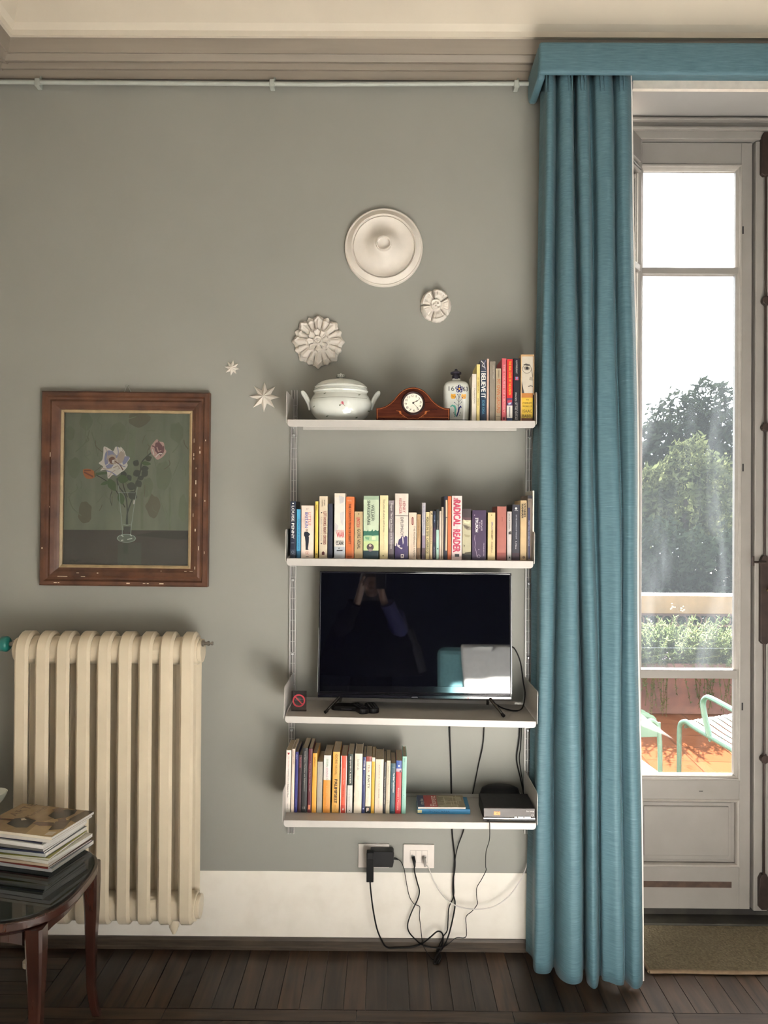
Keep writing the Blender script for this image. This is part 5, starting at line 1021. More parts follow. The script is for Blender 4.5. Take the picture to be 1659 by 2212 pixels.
# black gadgets lying under the television
M_RUB = mat('matt black plastic', (.005, .005, .006), .5, spec=.25, var=.1)
def on_shelf(key, px, py): 
    q = P(px, py, -.2)
    for _ in range(4): q = PZ(px, py, sz(key, q.x))
    return q
q = on_shelf('tv', 752, 1532); base = thing('set_top_box', 'low black streaming box in front of the television, left of the remotes', 'set-top box', (q.x, q.y, sz('tv', q.x)), (0, 0, R(-8)))
m = MB(); m.prism_z([(-.062, -.018), (-.05, -.03), (.05, -.03), (.06, -.02), (.05, .03), (-.045, .03)], 0, .017); m.build('casing', [M_RUB], base, bevel=.004)
m = MB(); m.box(-.02, .018, -.031, -.029, .006, .009); m.build('port', [flat('#3a3a42', .3)], base)
for px, py, rz, lab, L_ in ((776, 1540, 24, 'black remote control nearest the streaming box', .11), (803, 1539, 12, 'black remote control at the right of the pair before the television', .10)):
    q = on_shelf('tv', px, py); r_ = thing('remote_control', lab, 'remote control', (q.x, q.y + .03, sz('tv', q.x)), (0, 0, R(rz)), 'remote controls under the television')
    m = MB(); w_ = .019; pts = [(w_ * math.cos(t_ * math.pi / 8), -L_ / 2 + w_ * .5 - w_ * .5 * math.sin(t_ * math.pi / 8)) for t_ in range(0, 9)][::-1] + [(w_ * 1.06 * math.cos(t_ * math.pi / 8), L_ / 2 - w_ * .6 + w_ * .6 * math.sin(t_ * math.pi / 8)) for t_ in range(0, 9)]
    m.prism_z(pts, 0, .020); m.build('casing', [M_RUB], r_, bevel=.005, seg=3)
    for iy in range(6):
        for ix in range(3):
            b_ = MB(); b_.lathe([(.0036, 0), (.0036, .0212), (.0030, .0218), (0, .022)], 8, c=(-.011 + .011 * ix, -L_ * .36 + iy * .013, 0)); b_.build('button', [flat('#26262c', .5)], r_)

# receiver and router at the right end of the lowest shelf
q = P(1099, 1772, -.262); zt_ = sz('low', q.x); 
A_, B_ = P(1044, 1775, -.258), P(1157.5, 1776, -.258); wd = B_.x - A_.x
rc_ = thing('digital_receiver', 'black digital receiver with orange digits and a silver strip, right end of lowest shelf', 'receiver', ((A_.x + B_.x) / 2 - .001, -.258, sz('low', (A_.x + B_.x) / 2) + .004), (0, -SHELF['low'][1], 0))
h = wd / 2 - .002; HR = .044
m = MB(); m.box(-h, h, .004, .150, 0, HR); m.build('casing', [mat('black sheet metal', (.006, .006, .007), .5, spec=.25, var=.05)], rc_, bevel=.002)
m = MB(); m.box(-h, h, 0, .006, .012, HR + .001); m.build('front_panel', [mat('smoked front panel', (.022, .015, .012), .22, spec=.3, var=0)], rc_, bevel=.0015)
m = MB(); m.box(-h - .0005, h + .0005, -.002, .006, .0065, .0115); m.build('silver_strip', [mat('silver trim', (.75, .70, .66), .25, metal=1.)], rc_, bevel=.001)
m = MB(); m.box(-h, h, .002, .006, -.001, .006); m.build('lower_trim', [M_BLACK], rc_)
m = MB(); m.text('808', -h * .60, -h * .36, .020, .033, 0, 'h', y=-.0006, bold=.02); m.build('led_digits', [mat('orange led digits', (1., .22, .04), .5, emit=.9)], rc_)
m = MB(); m.text('Strong', h * .66, h * .95, .031, .0375, 0, 'h', y=-.0006); m.ring(h * .90, .0215, .0035, .0008, 0, None, -.0006); m.build('lettering', [flat('#d8d4d0', .4)], rc_)
for x0_, x1_ in ((.19, .30), (.33, .55), (.58, .83)): MB().box(h * x0_, h * x1_, -.0025, .002, .0122, .0162).build('button', [mat('silver button', (.75, .72, .68), .3, metal=.8)], rc_, bevel=.001)
m = MB()
for i in range(6):
    for j in range(3): m.box(-h * .8 + i * .028, -h * .8 + i * .028 + .016, .10 + j * .012, .104 + j * .012, HR - .001, HR + .0003)
m.build('vent_slots', [M_BLACK], rc_)
for i, (fx_, fy_) in enumerate(((-h + .012, .014), (h - .012, .014), (-h + .012, .136), (h - .012, .136))): MB().lathe([(.006, -.0038), (.006, .001)], 10, c=(fx_, fy_, 0)).build('rubber_foot', [M_BLACK], rc_)
q = PZ(1068, 1738, sz('low', .38) + .02)
ro = thing('router', 'round edged black router half hidden behind the digital receiver', 'router', (P(1062, 1740, -.09).x + .035, -.062, sz('low', .4)), (0, 0, 0))
m = MB(); m.lathe([(.0, 0), (.060, 0), (.066, .006), (.068, .030), (.060, .052), (.045, .060), (0, .062)], 40, sx=1.15, sy=.62); m.build('casing', [M_RUB], ro)

# ------------------------------------------------------------------ sockets, plugs, cables
M_WPL = mat('white socket plastic', (.72, .66, .61), .35, var=.02)
M_CAB = mat('black cable rubber', (.006, .0055, .0055), .6, spec=.2, var=.1)
M_WCAB = mat('white cable', (.62, .58, .55), .4, var=.05)
sk_pos = {}
for nm, xa, xb, ya, yb2, lab in (('l', 774, 841, 1822, 1872, 'white three module wall socket, left, under the black adapter'), ('r', 871, 938, 1823, 1873, 'white three module wall socket, right, with two aerial cables')):
    A_, B_ = P(xa, yb2, 0), P(xb, ya, 0); w_, h_ = B_.x - A_.x, B_.z - A_.z
    r_ = thing('wall_socket', lab, 'socket', ((A_.x + B_.x) / 2, 0, (A_.z + B_.z) / 2), group='wall sockets under the shelves')
    MB().box(-w_ / 2, w_ / 2, -.009, 0, -h_ / 2, h_ / 2).build('cover_plate', [M_WPL], r_, bevel=.0015)
    m = MB(); iw, ih = w_ * .285, h_ * .255; m.box(-iw, iw, -.0094, -.006, -ih, ih); m.build('module_gap', [flat('#8f867e', .6)], r_)
    for i in range(3):
        md = MB(); x0_ = -iw + (i * 2 / 3) * iw; md.box(x0_ + .0006, x0_ + iw * 2 / 3 - .0006, -.0102, -.006, -ih + .0006, ih - .0006)
        mo = md.build('module', [M_WPL], r_, bevel=.0006)
        if nm == 'l':
            hm = MB()
            for dz_ in (-.010, 0, .010): hm.disc(x0_ + iw / 3, dz_, .0022, 0, None, -.0104, 10)
            hm.build('pin_hole', [M_BLACK], mo)
        elif i != 1:
            hm = MB(); hm.lathe([(.0062, 0), (.0062, .008), (.0052, .0085), (.0045, .001)], 14, c=(x0_ + iw / 3, -.010, .0), axis='y'); hm.build('aerial_port', [M_STEEL], mo)
    sk_pos[nm] = r_
# adapter and plug
A_, B_ = P(800, 1873, -.05), P(851, 1839, -.05); cz_ = (A_.z + B_.z) / 2
ad = thing('power_adapter', 'black rectangular power adapter plugged into the left socket', 'adapter', ((A_.x + B_.x) / 2, 0, cz_))
w_, h_ = (B_.x - A_.x) / 2, (B_.z - A_.z) / 2
m = MB(); m.prism_y([(-w_ * .9, -h_), (w_ * .9, -h_ * 1.0), (w_, -h_ * .3), (w_, h_ * .8), (w_ * .9, h_), (-w_, h_), (-w_, 0)], -.054, -.010); m.build('casing', [mat('satin black plastic', (.006, .006, .007), .38, spec=.3, var=.05)], ad, bevel=.003)
MB().tube([(-w_ * .45, -.012, .003), (-w_ * .45, -.006, .003)], .012, n=14).build('pin_collar', [M_RUB], ad)
m = MB(); m.tube([(w_, -.040, -.001), (w_ + .010, -.040, -.003), (w_ + .016, -.039, -.006)], [.0055, .004, .0025], n=10); m.build('strain_relief', [M_RUB], ad)
q0 = P(799.5, 1850, -.075)
pl = thing('angled_plug', 'black right angled plug hanging down before the left socket', 'plug', (q0.x, 0, q0.z))
zb_ = P(799, 1904, -.075).z - q0.z; wpl = .0135
m = MB(); m.box(-wpl, wpl, -.084, -.056, zb_, .016); m.build('body', [mat('matt black plug', (.004, .004, .0045), .55, spec=.2, var=.05)], pl, bevel=.002)
MB().box(-wpl * .94, wpl * .94, -.086, -.0555, -.010, .019).build('head', [M_RUB], pl, bevel=.003)
def cable(label, pts, r, m_=None, group='cables under the shelves', k=8):
    w = [Vector(p) for p in pts]
    o = MB().tube(spline(w, k), r, n=8).build('cable', [m_ or M_CAB]); return tag(o, label, 'cable', group)
V = lambda px, py, Y: tuple(P(px, py, Y))
def F(px, py, z=.005):
    q = PZ(px, py, z); return tuple(q) if q.y < -.020 else tuple(P(px, py, -.020))
cable('black plug lead hanging from the angled plug down to the floor and along the skirting', [(q0.x, -.070, q0.z + zb_), V(801, 1925, -.070), V(806, 1965, -.064), V(814, 2005, -.06), V(824, 2030, -.05), F(836, 2046.5), F(860, 2047.5), F(890, 2046), F(912, 2038, .012), V(930, 2024, -.05), V(945, 2012, -.05), V(955, 2016, -.05), F(957, 2030, .022), F(951, 2050), F(940, 2070), F(938, 2082), F(946, 2076), F(950, 2062), F(944, 2052)], .0030)
cable('thin black adapter lead dropping from the power adapter', [tuple(ad.location + Vector((w_ + .015, -.039, -.006))), V(866, 1861, -.036), V(873, 1878, -.03), V(877, 1902, -.022), V(884, 1935, -.02), V(894, 1952, -.02), V(905, 1957, -.02), V(907, 1962, -.02), V(906, 1980, -.022), V(909, 2005, -.024), V(911, 2025, -.032), F(914, 2042, .012), F(924, 2060), F(934, 2072), F(944, 2070), F(948, 2058)], .0014)
r_ = sk_pos['r']; xm = r_.location.x; 
zpt = r_.location.z
q1, q2 = xm - (P(904, 1848, 0).x - P(892, 1848, 0).x), P(915, 1848, 0).x
for px, col, lab in ((893, M_RUB, 'black aerial plug in the right wall socket'), (915.5, mat('grey plug', '#8a8580', .4), 'grey aerial plug in the right wall socket')):
    x_ = P(px, 1850, 0).x
    m = MB(); m.tube([(x_, -.012, zpt), (x_, -.026, zpt - .001), (x_ + .002, -.034, zpt - .008), (x_ + .004, -.036, zpt - .028)], [.0055, .006, .006, .0032], n=10); o = m.build('aerial_plug', [col]); tag(o, lab, 'plug', 'aerial plugs in the right socket')
xk1, xk2 = P(893, 1850, 0).x, P(915.5, 1850, 0).x
cable('black aerial cable looping from the right socket to the floor', [(xk1 + .004, -.036, zpt - .026), V(895, 1880, -.03), V(901, 1905, -.022), V(906, 1925, -.02), V(902, 1943, -.02), V(890, 1968, -.022), V(881, 1995, -.024), V(883, 2012, -.03), V(894, 2026, -.045), F(910, 2040, .008), F(928, 2046), F(950, 2047), F(957, 2043)], .0026)
cable('white aerial cable swinging from the right socket to the curtain', [(xk2 + .004, -.036, zpt - .026), V(925, 1873, -.034), V(938, 1905, -.034), V(955, 1932, -.036), V(975, 1951, -.04), V(1000, 1961, -.045), V(1035, 1964, -.05), V(1070, 1957, -.05), V(1100, 1935, -.045), V(1120, 1908, -.04), V(1134, 1880, -.035), V(1140, 1862, -.03)], .0022, M_WCAB)
cable('black cable behind the shelves, left of the crossing pair', [V(971, 1565, -.008), V(972, 1600, -.008), V(974, 1650, -.008), V(975, 1700, -.008), V(975, 1760, -.008), V(977, 1800, -.008), V(980, 1830, -.009), V(983, 1860, -.010), V(982, 1880, -.012), V(979, 1900, -.012), V(979, 1930, -.016), V(983, 1950, -.020), V(980, 1975, -.022), V(972, 2010, -.028), V(964, 2034, -.040), F(955, 2050), F(945, 2060), F(940, 2074), F(947, 2080), F(952, 2066), F(946, 2056)], .0030)
cable('black cable behind the shelves, right of the crossing pair', [V(1046, 1565, -.008), V(1043, 1610, -.008), V(1033, 1655, -.008), V(1022, 1710, -.008), V(1010, 1760, -.008), V(1001, 1795, -.008), V(990, 1825, -.014), V(984, 1850, -.018), V(981, 1880, -.020), V(980, 1905, -.020), V(980, 1935, -.012), V(970, 1960, -.014), V(968, 1985, -.016), V(966, 2010, -.024), V(958, 2022, -.04), F(950, 2040, .012), F(943, 2056)], .0022)
cable('thin black kinked lead falling from the receiver over the shelf edge', [V(1052, 1773, -.272), V(1057, 1774, -.275), V(1058, 1790, -.274), V(1057, 1815, -.20), V(1050, 1840, -.09), V(1049, 1870, -.04), V(1050, 1880, -.03), V(1040, 1900, -.022), V(1030, 1918, -.02), V(1030, 1940, -.02), V(1031, 1953, -.022), V(1020, 1968, -.022), V(1007, 1980, -.022), V(1007, 2000, -.022), V(1006, 2024, -.028), V(985, 2026, -.036), F(970, 2038, .010), F(956, 2048), F(946, 2060)], .0015)
cable('black television lead curving at the right end of the television shelf', [V(1100, 1395, -.10), V(1112, 1402, -.07), V(1124, 1430, -.05), V(1130, 1470, -.045), V(1134, 1500, -.06), on_shelf('tv', 1128, 1531) + Vector((0, 0, .003)), on_shelf('tv', 1112, 1537) + Vector((0, 0, .003)), on_shelf('tv', 1085, 1531) + Vector((0, 0, .003)), on_shelf('tv', 1070, 1522) + Vector((0, 0, .003))], .0028)
cable('black cable running down beside the right wall rail, front one', [V(1124, 1560, -.010), V(1121, 1600, -.010), V(1116, 1640, -.010), V(1124, 1680, -.010), V(1131, 1715, -.012), V(1136, 1760, -.012)], .0026)
cable('black cable running down beside the right wall rail, rear one', [V(1127, 1560, -.006), V(1125, 1610, -.006), V(1122, 1640, -.006), V(1128, 1685, -.006), V(1134, 1720, -.006)], .0018)
cable('grey white cable looped behind the receiver', [V(1130, 1724, -.07), V(1122, 1712, -.06), V(1112, 1704, -.05), V(1098, 1702, -.045), V(1089, 1709, -.045), V(1089, 1718, -.05), V(1100, 1724, -.07)], .0024, mat('grey white cable', '#b9b4a8', .4))

# ------------------------------------------------------------------ pelmet and curtain
def fabric(name, c1, c2, horiz=True):
    m = bpy.data.materials.new(name); m.use_nodes = True; t = m.node_tree; b = t.nodes['Principled BSDF']; b.inputs['Roughness'].default_value = .55; b.inputs['Specular IOR Level'].default_value = .25
    b.inputs['Sheen Weight'].default_value = .05; b.inputs['Sheen Roughness'].default_value = .4
    uv = nd(t, 'ShaderNodeUVMap'); mp = nd(t, 'ShaderNodeMapping'); mp.inputs['Scale'].default_value = (17, 270, 1); t.links.new(uv.outputs[0], mp.inputs[0])
    nz = nd(t, 'ShaderNodeTexNoise'); nz.inputs['Scale'].default_value = 1; nz.inputs['Detail'].default_value = 5; nz.inputs['Roughness'].default_value = .65; t.links.new(mp.outputs[0], nz.inputs['Vector'])
    rp = nd(t, 'ShaderNodeValToRGB'); e = rp.color_ramp.elements; e[0].position, e[1].position = .32, .66; e[0].color = (*c1, 1); e[1].color = (*c2, 1)
    e2 = rp.color_ramp.elements.new(.74); e2.color = (*[min(1, x * 1.5 + .04) for x in c2], 1)
    t.links.new(nz.outputs['Fac'], rp.inputs[0]); t.links.new(rp.outputs[0], b.inputs['Base Color'])
    bn = nd(t, 'ShaderNodeBump'); bn.inputs['Strength'].default_value = .35; bn.inputs['Distance'].default_value = .0015; t.links.new(nz.outputs['Fac'], bn.inputs['Height']); t.links.new(bn.outputs[0], b.inputs['Normal'])
    return m
M_CUR = fabric('teal blue slubbed curtain cloth', (.054, .117, .145), (.095, .177, .211))
def grid_mesh(name, rows, mats, parent=None, us=None, vs=None, solid=0., shade=True):
    nr, nc = len(rows), len(rows[0]); me = bpy.data.meshes.new(name)
    me.from_pydata([tuple(p) for r_ in rows for p in r_], [], [(i * nc + j, i * nc + j + 1, (i + 1) * nc + j + 1, (i + 1) * nc + j) for i in range(nr - 1) for j in range(nc - 1)])
    ul = me.uv_layers.new(name='UVMap'); U = us or [[j / 50 for j in range(nc)]] * nr
    for lp in me.loops:
        i, j = divmod(lp.vertex_index, nc); ul.data[lp.index].uv = (U[i][j], vs[i] if vs else i / 50)
    for p_ in me.polygons: p_.use_smooth = shade
    for mm in (mats if isinstance(mats, list) else [mats]): me.materials.append(mm)
    o = bpy.data.objects.new(name, me); COL.objects.link(o)
    if parent: o.parent = parent
    if solid: md = o.modifiers.new('s', 'SOLIDIFY'); md.thickness = solid; md.offset = 1
    return o
folds = [(1135.5, 2.985, 1168, 2.93), (1142, 2.965, 1172, 2.91), (1150, 2.935, 1176, 2.885), (1151.5, 2.88, 1178, 2.86), (1158, 2.853, 1183, 2.832), (1175, 2.85, 1190, 2.826), (1188, 2.862, 1196, 2.838), (1196, 2.895, 1202, 2.878), (1202, 2.848, 1206, 2.85), (1214, 2.803, 1212, 2.832),
    (1232, 2.775, 1222, 2.824), (1249, 2.775, 1231, 2.826), (1258, 2.80, 1236, 2.845), (1260.5, 2.87, 1238, 2.89), (1264, 2.86, 1242, 2.88), (1268, 2.80, 1246, 2.836), (1281, 2.767, 1258, 2.824), (1291, 2.78, 1268, 2.834), (1294.5, 2.835, 1272, 2.874), (1299, 2.835, 1278, 2.866), (1302, 2.803, 1286, 2.836), (1318, 2.786, 1300, 2.825), (1335, 2.769, 1312, 2.826), (1346.5, 2.775, 1320, 2.842), (1349.5, 2.81, 1324, 2.874), (1354, 2.80, 1330, 2.845), (1368, 2.770, 1342, 2.826), (1381, 2.772, 1354, 2.834), (1388.5, 2.80, 1362, 2.86)]
zt_ = P(1260, 150, -.17).z; zb_ = .014
bot, tpp = [], []
for xb_, Db, xt_, Dt in folds:
    Y = Db - 3.02; pyb = 1118 + 1.676 * 1661 / Db; bot.append((P(xb_, pyb, Y).x, Y)); Y = Dt - 3.02; tpp.append((P(xt_, 175, Y).x, Y))
bs, ts = spline([(a, b, 0) for a, b in bot], 7), spline([(a, b, 0) for a, b in tpp], 7)
NR = 70; rows = []; arc = [0]
for a, b in zip(bs[:-1], bs[1:]): arc.append(arc[-1] + (b - a).length)
random.seed(5); ph = [random.uniform(0, 6.28) for _ in range(6)]
for i in range(NR + 1):
    t_ = i / NR; z = zt_ + (zb_ - zt_) * t_; k_ = t_ ** .85; row = []
    pinch = 1 + .5 * math.exp(-((t_ - .02) / .02) ** 2)
    for j, (a, b) in enumerate(zip(ts, bs)):
        u = j / (len(ts) - 1)
        x = a.x + (b.x - a.x) * k_; y = a.y + (b.y - a.y) * k_
        y += .0065 * math.sin(9 * u + 5.2 * t_ * 2 + ph[0]) * math.sin(math.pi * t_) +   .0045 * math.sin(31 * u + 9 * t_ + ph[1]) * math.sin(math.pi * t_)
        x += .004 * math.sin(6 * t_ * 2 + 11 * u + ph[2]) * math.sin(math.pi * t_)
        zz3 = z + (.006 * math.sin(17 * u + 1) if i == NR else 0)
        row.append((x, y, zz3))
    rows.append(row)
cu = thing('curtain', 'long teal blue pleated curtain hanging at the left of the door', 'curtain', (0, 0, 0))
grid_mesh('curtain_cloth', rows, [M_CUR], cu, us=[arc] * (NR + 1), vs=[(zt_ - (zt_ - zb_) * i / NR) for i in range(NR + 1)], solid=.0015)
lr = [[(x + (.0035 if j == len(r_) - 1 else 0) + .004 * (j / (len(r_) - 1)) ** 20, y + .006 + .002, z + .004) for j, (x, y, z) in enumerate(r_)] for r_ in rows]
for r_ in lr: pass
grid_mesh('lining', [[p for j, p in enumerate(r_)][-16:] for r_ in lr], [mat('ivory curtain lining', (.72, .70, .66), .8, var=.03)], cu)
# stitched pleat heads
pm = MB()
for j in (4, 11, 16, 21, 26):
    a = Vector(rows[0][j * 7]); 
    for dx_ in (-.004, .004):
        pm.tube([Vector(rows[k_][min(j * 7 + (1 if dx_ > 0 else -1), len(rows[0]) - 1)]) + Vector((dx_, -.004, 0)) for k_ in (0, 1, 2)] , [.005, .005, .0015], n=6, sx=.8)
pm.build('pleat_tuck', [M_CUR], cu)

pz0 = P(1400, 163, -.222).z; pz1 = P(1400, 94, -.222).z; pxl = P(1163.5, 130, -.222).x; pxr = 2.75
pe = thing('curtain_pelmet', 'teal blue fabric covered pelmet box above the door', 'pelmet', (0, 0, 0))
def soft_box(name, x0, x1, y0, y1, z0, z1, r, parent):
    m = MB(); m.box(x0, x1, y0, y1, z0, z1); o = m.build(name, [M_CUR], parent, bevel=r, seg=4)
    me = o.data; ul = me.uv_layers.new(name='UVMap')
    for p_ in me.polygons:
        n_ = p_.normal
        for li in p_.loop_indices:
            v = me.vertices[me.loops[li].vertex_index].co
            ul.data[li].uv = (v.x, v.z) if abs(n_.y) > .5 else ((v.y, v.z) if abs(n_.x) > .5 else (v.x, v.y))
    for p_ in me.polygons: p_.use_smooth = True
    return o
soft_box('front_board', pxl, pxr, -.236, -.212, pz0, pz1, .013, pe)
m = MB(); rc2 = .045; m.extrude_x([(-.214, pz1 - .004), (-.214, pz0 + .02)] + [(-.214 + .014 * k_, pz0 - .004 + .024 * (1 - k_)) for k_ in (.5, 1.)] + [(-.004 - rc2 + rc2 * math.sin(a_ * math.pi / 12), pz0 - .006 + rc2 - rc2 * math.cos(a_ * math.pi / 12)) for a_ in range(0, 7)] + [(-.003, pz1 - .004)], pxl, pxl + .028); m.build('side_return', [M_CUR], pe, bevel=.008, seg=3)
soft_box('top_board', pxl + .01, pxr, -.22, -.001, pz1 - .020, pz1 - .004, .004, pe)
m = MB(); m.box(pxl + .04, pxr - .05, -.165, -.135, pz1 - .045, pz1 - .022); m.build('curtain_track', [flat('#e8e2da', .4)], pe)

# ------------------------------------------------------------------ side table with magazines
M_TW = wood_mat('red brown table wood', (.017, .0058, .004), (.044, .0155, .010), .24, (9, 9, 1), 6, coat=.35, bump=.02)
TZ = .556; tcx, tcy, ta, tbb = -1.225, -.625, .295, .262
tt = thing('side_table', 'dark wooden side table with a glass top and tapered legs, lower left', 'table', (tcx, tcy, 0))
def outline(a, b, p=3.1, n=72): return [((abs(math.cos(2 * math.pi * i / n)) ** (2 / p)) * a * (1 if math.cos(2 * math.pi * i / n) >= 0 else -1), (abs(math.sin(2 * math.pi * i / n)) ** (2 / p)) * b * (1 if math.sin(2 * math.pi * i / n) >= 0 else -1)) for i in range(n)]
MB().prism_z(outline(ta, tbb), TZ - .034, TZ - .007, smooth=True).build('table_top', [M_TW], tt, bevel=.004, seg=3)
gm = bpy.data.materials.new('dark green edged glass'); gm.use_nodes = True; gb_ = gm.node_tree.nodes['Principled BSDF']; gb_.inputs['Base Color'].default_value = (.012, .018, .020, 1); gb_.inputs['Roughness'].default_value = .02; gb_.inputs['IOR'].default_value = 1.6; gb_.inputs['Alpha'].default_value = .55
MB().prism_z(outline(ta - .010, tbb - .010), TZ - .0068, TZ, smooth=True).build('glass_sheet', [gm], tt, bevel=.001)
ap = MB(); oa, ob = outline(ta - .030, tbb - .030, n=96), outline(ta - .048, tbb - .048, n=96); n = 96
zl_ = []
for i in range(n):
    th = (2 * math.pi * i / n) % (math.pi / 2); d = min(th, math.pi / 2 - th) / (math.pi / 4); zl_.append(TZ - .034 - (.038 + .035 * max(0, (d - .45) / .55) ** 1.5))
vs = [(x, y, TZ - .034) for x, y in oa] + [(x, y, zl_[i]) for i, (x, y) in enumerate(oa)] + [(x, y, zl_[i]) for i, (x, y) in enumerate(ob)] + [(x, y, TZ - .034) for x, y in ob]
fs = []
for r_ in range(3):
    for i in range(n): fs.append((r_ * n + i, r_ * n + n * 1 + i, r_ * n + n + (i + 1) % n, r_ * n + (i + 1) % n))
ap.add(vs, fs, 0, False); ap.build('apron', [M_TW], tt)
tr_ = MB(); tr_.tube([(x * 1.002, y * 1.002, TZ - .052) for x, y in outline(ta - .029, tbb - .029, n=72)], .0025, n=6, closed=True); tr_.build('bead_line', [M_TW], tt)
for sx_ in (-1, 1):
    for sy_ in (-1, 1):
        m = MB(); hx_, hy_ = sx_ * (ta - .062), sy_ * (tbb - .060); secs = []
        for z, w_, off in ((TZ - .036, .026, 0), (TZ - .10, .0245, .002), (TZ - .2, .0205, .004), (.25, .0165, .003), (.10, .013, .004), (.03, .0125, .012), (0, .0135, .020)):
            ox, oy = sx_ * off, sy_ * off * .8
            secs.append([(hx_ + ox + a * w_, hy_ + oy + b * w_, z) for a, b in ((-1, -.72), (-.72, -1), (.72, -1), (1, -.72), (1, .72), (.72, 1), (-.72, 1), (-1, .72))])
        m.add([v for s_ in secs for v in s_], [(i * 8 + j, (i + 1) * 8 + j, (i + 1) * 8 + (j + 1) % 8, i * 8 + (j + 1) % 8) for i in range(len(secs) - 1) for j in range(8)] + [tuple(range(8)), tuple(range(8 * len(secs) - 1, 8 * len(secs) - 9, -1))], 0, False)
        g_ = MB()
        m.build('leg', [M_TW], tt)
# magazines
M_MPG = mat('magazine page edges', (.50, .49, .46), .6, var=.12, scale=8, stretch=(1, 1, 260))
fc = Vector((-1.057, -.577)); u = Vector((.23, .973)).normalized(); vv = Vector((-.973, .23)).normalized()
specs = [  # thickness, shift along u, shift along v, extra rotation, cover colour, spine colour, label
    (.0120, .0, .0, 0, '#8d9498', '#b9bcc0', 'grey white magazine at the bottom of the stack'),
    (.0050, -.004, .006, -1.5, '#5a1f1c', '#7a2c26', 'thin dark red magazine second from the bottom of the stack'),
    (.0085, -.006, .010, .5, '#b09c84', '#c9b8a2', 'beige magazine just above the dark red one'),
    (.0100, .000, .005, -2.5, '#e2e0d8', '#e4e2da', 'white magazine just under the olive green cover'),
    (.0060, -.012, .016, 4.0, '#8f8c36', '#c6c4b0', 'magazine with an olive green cover showing at its corner'),
    (.0130, -.002, .026, 1.0, '#a9adac', '#b4b7b4', 'thick pale grey magazine in the middle of the stack'),
    (.0060, -.010, .030, 2.0, '#14161e', '#2a3048', 'black covered magazine in the middle of the stack'),
    (.0070, -.006, .028, 0, '#9a938c', '#6a6864', 'thin taupe magazine under the white thick ones'),
    (.0130, -.002, .026, -1.5, '#e6e4e2', '#dcdad8', 'thick white magazine third from the top of the stack'),
    (.0045, .006, .030, -3.0, '#1c2038', '#2a2a40', 'thin navy magazine second from the top of the stack'),
    (.0110, .002, .008, 0, '#c4bcb2', '#c9c4bc', 'white edged magazine just under the top one'),
    (.0090, .0, .0, -.5, '#8a7558', '#d9cfbd', 'tan magazine with a pictured cover, top of the stack')]
zc = TZ + .0006; MWd, MLn = .222, .288
for k_, (th, su, sv, rt_, cc, sc2, lab) in enumerate(specs):
    o2 = fc + u * su + vv * sv
    cen = o2 + u * MWd / 2 + vv * MLn / 2
    ang = math.atan2(vv.y, vv.x) + R(rt_)
    r_ = thing('magazine', lab, 'magazine', (cen.x, cen.y, zc), (0, 0, ang), 'magazines stacked on the side table')
    m = MB(); hl, hw = MLn / 2, MWd / 2          # local x runs along the long side (away to the left), local y towards the camera (-u)
    t_ = .0006; m.box(-hl, hl, -hw, hw, 0, t_); m.box(-hl, hl, -hw, hw, th - t_, th); m.box(-hl, hl, hw - t_, hw, 0, th, 1)
    mt = [flat(cc, .25), flat(sc2, .4)]
    if k_ == len(specs) - 1:
        mt += [flat(c_, .25) for c_ in ('#1a1a1c', '#5a3c2c', '#4a3d30', '#a08a68', '#6a5a48', '#b8ab98')]
        # cover picture, measured in cover fractions: a along local x from the near right end, b along the short side
        def cvp(pts, mi_, lv): m.add([(-hl + MLn * a, hw - MWd * b, th + .0002 + lv * .0001) for a, b in pts], [tuple(range(len(pts)))], mi_)
        cvp([(.0, .0), (.34, .0), (.40, .35), (.30, .7), (.0, .55)], 5, 0)
        cvp([(0, .55), (.14, .62), (.12, 1), (0, 1)], 4, 1); cvp([(.02, .3), (.16, .2), (.24, .5), (.1, .62)], 4, 1)
        cvp([(.20, .66), (.30, .58), (.44, .66), (.46, .84), (.36, .96), (.22, .98), (.18, .84)], 2, 2); cvp([(.36, .86), (.42, .80), (.52, .90), (.48, .99), (.40, .98)], 3, 3)
        cvp([(.44, .20), (.56, .16), (.74, .24), (.76, .44), (.66, .52), (.48, .46)], 2, 2); cvp([(.60, .45), (.64, .40), (.69, .46), (.66, .49)], 7, 3)
        cvp([(.18, .36), (.34, .30), (.46, .36), (.44, .42), (.24, .46)], 3, 3); cvp([(.12, .55), (.2, .5), (.26, .58), (.2, .66)], 3, 3); cvp([(.74, .36), (.95, .34), (.95, .39), (.76, .42)], 3, 3)
        cvp([(.03, .06), (.12, .04), (.13, .16), (.04, .18)], 7, 2)
        vs_, fs_ = text_mesh('Meraviglia', .0); w0 = max(v[0] for v in vs_)
        sc_ = MWd * .5 / w0; m.add([(-hl + MLn * .62 + (.36 - v[1]) * sc_ * 0 - v[1] * sc_ * -1 * 0 + (v[1]) * sc_, hw - MWd * .95 + v[0] * sc_ if False else hw - MWd * (.52) - v[0] * sc_, th + .0005) for v in vs_], fs_, 6)
        vs_, fs_ = text_mesh('ARTE', .0); w0 = max(v[0] for v in vs_)
        sc_ = MWd * .5 / w0; m.add([(-hl + MLn * .80 + v[1] * sc_, hw - MWd * .52 - v[0] * sc_, th + .0005) for v in vs_], fs_, 6)
    m.build('cover', mt, r_)
    MB().box(-hl + .0008, hl - .0008, -hw + .0008, hw - .0008, t_, th - t_).build('pages', [M_MPG], r_)
    zc += th + .0006
q = PZ(-14, 1738, zc)
cupo = thing('white_bowl', 'white ceramic bowl on the magazines, cut by the left picture edge', 'bowl', (q.x - .006, q.y, zc))
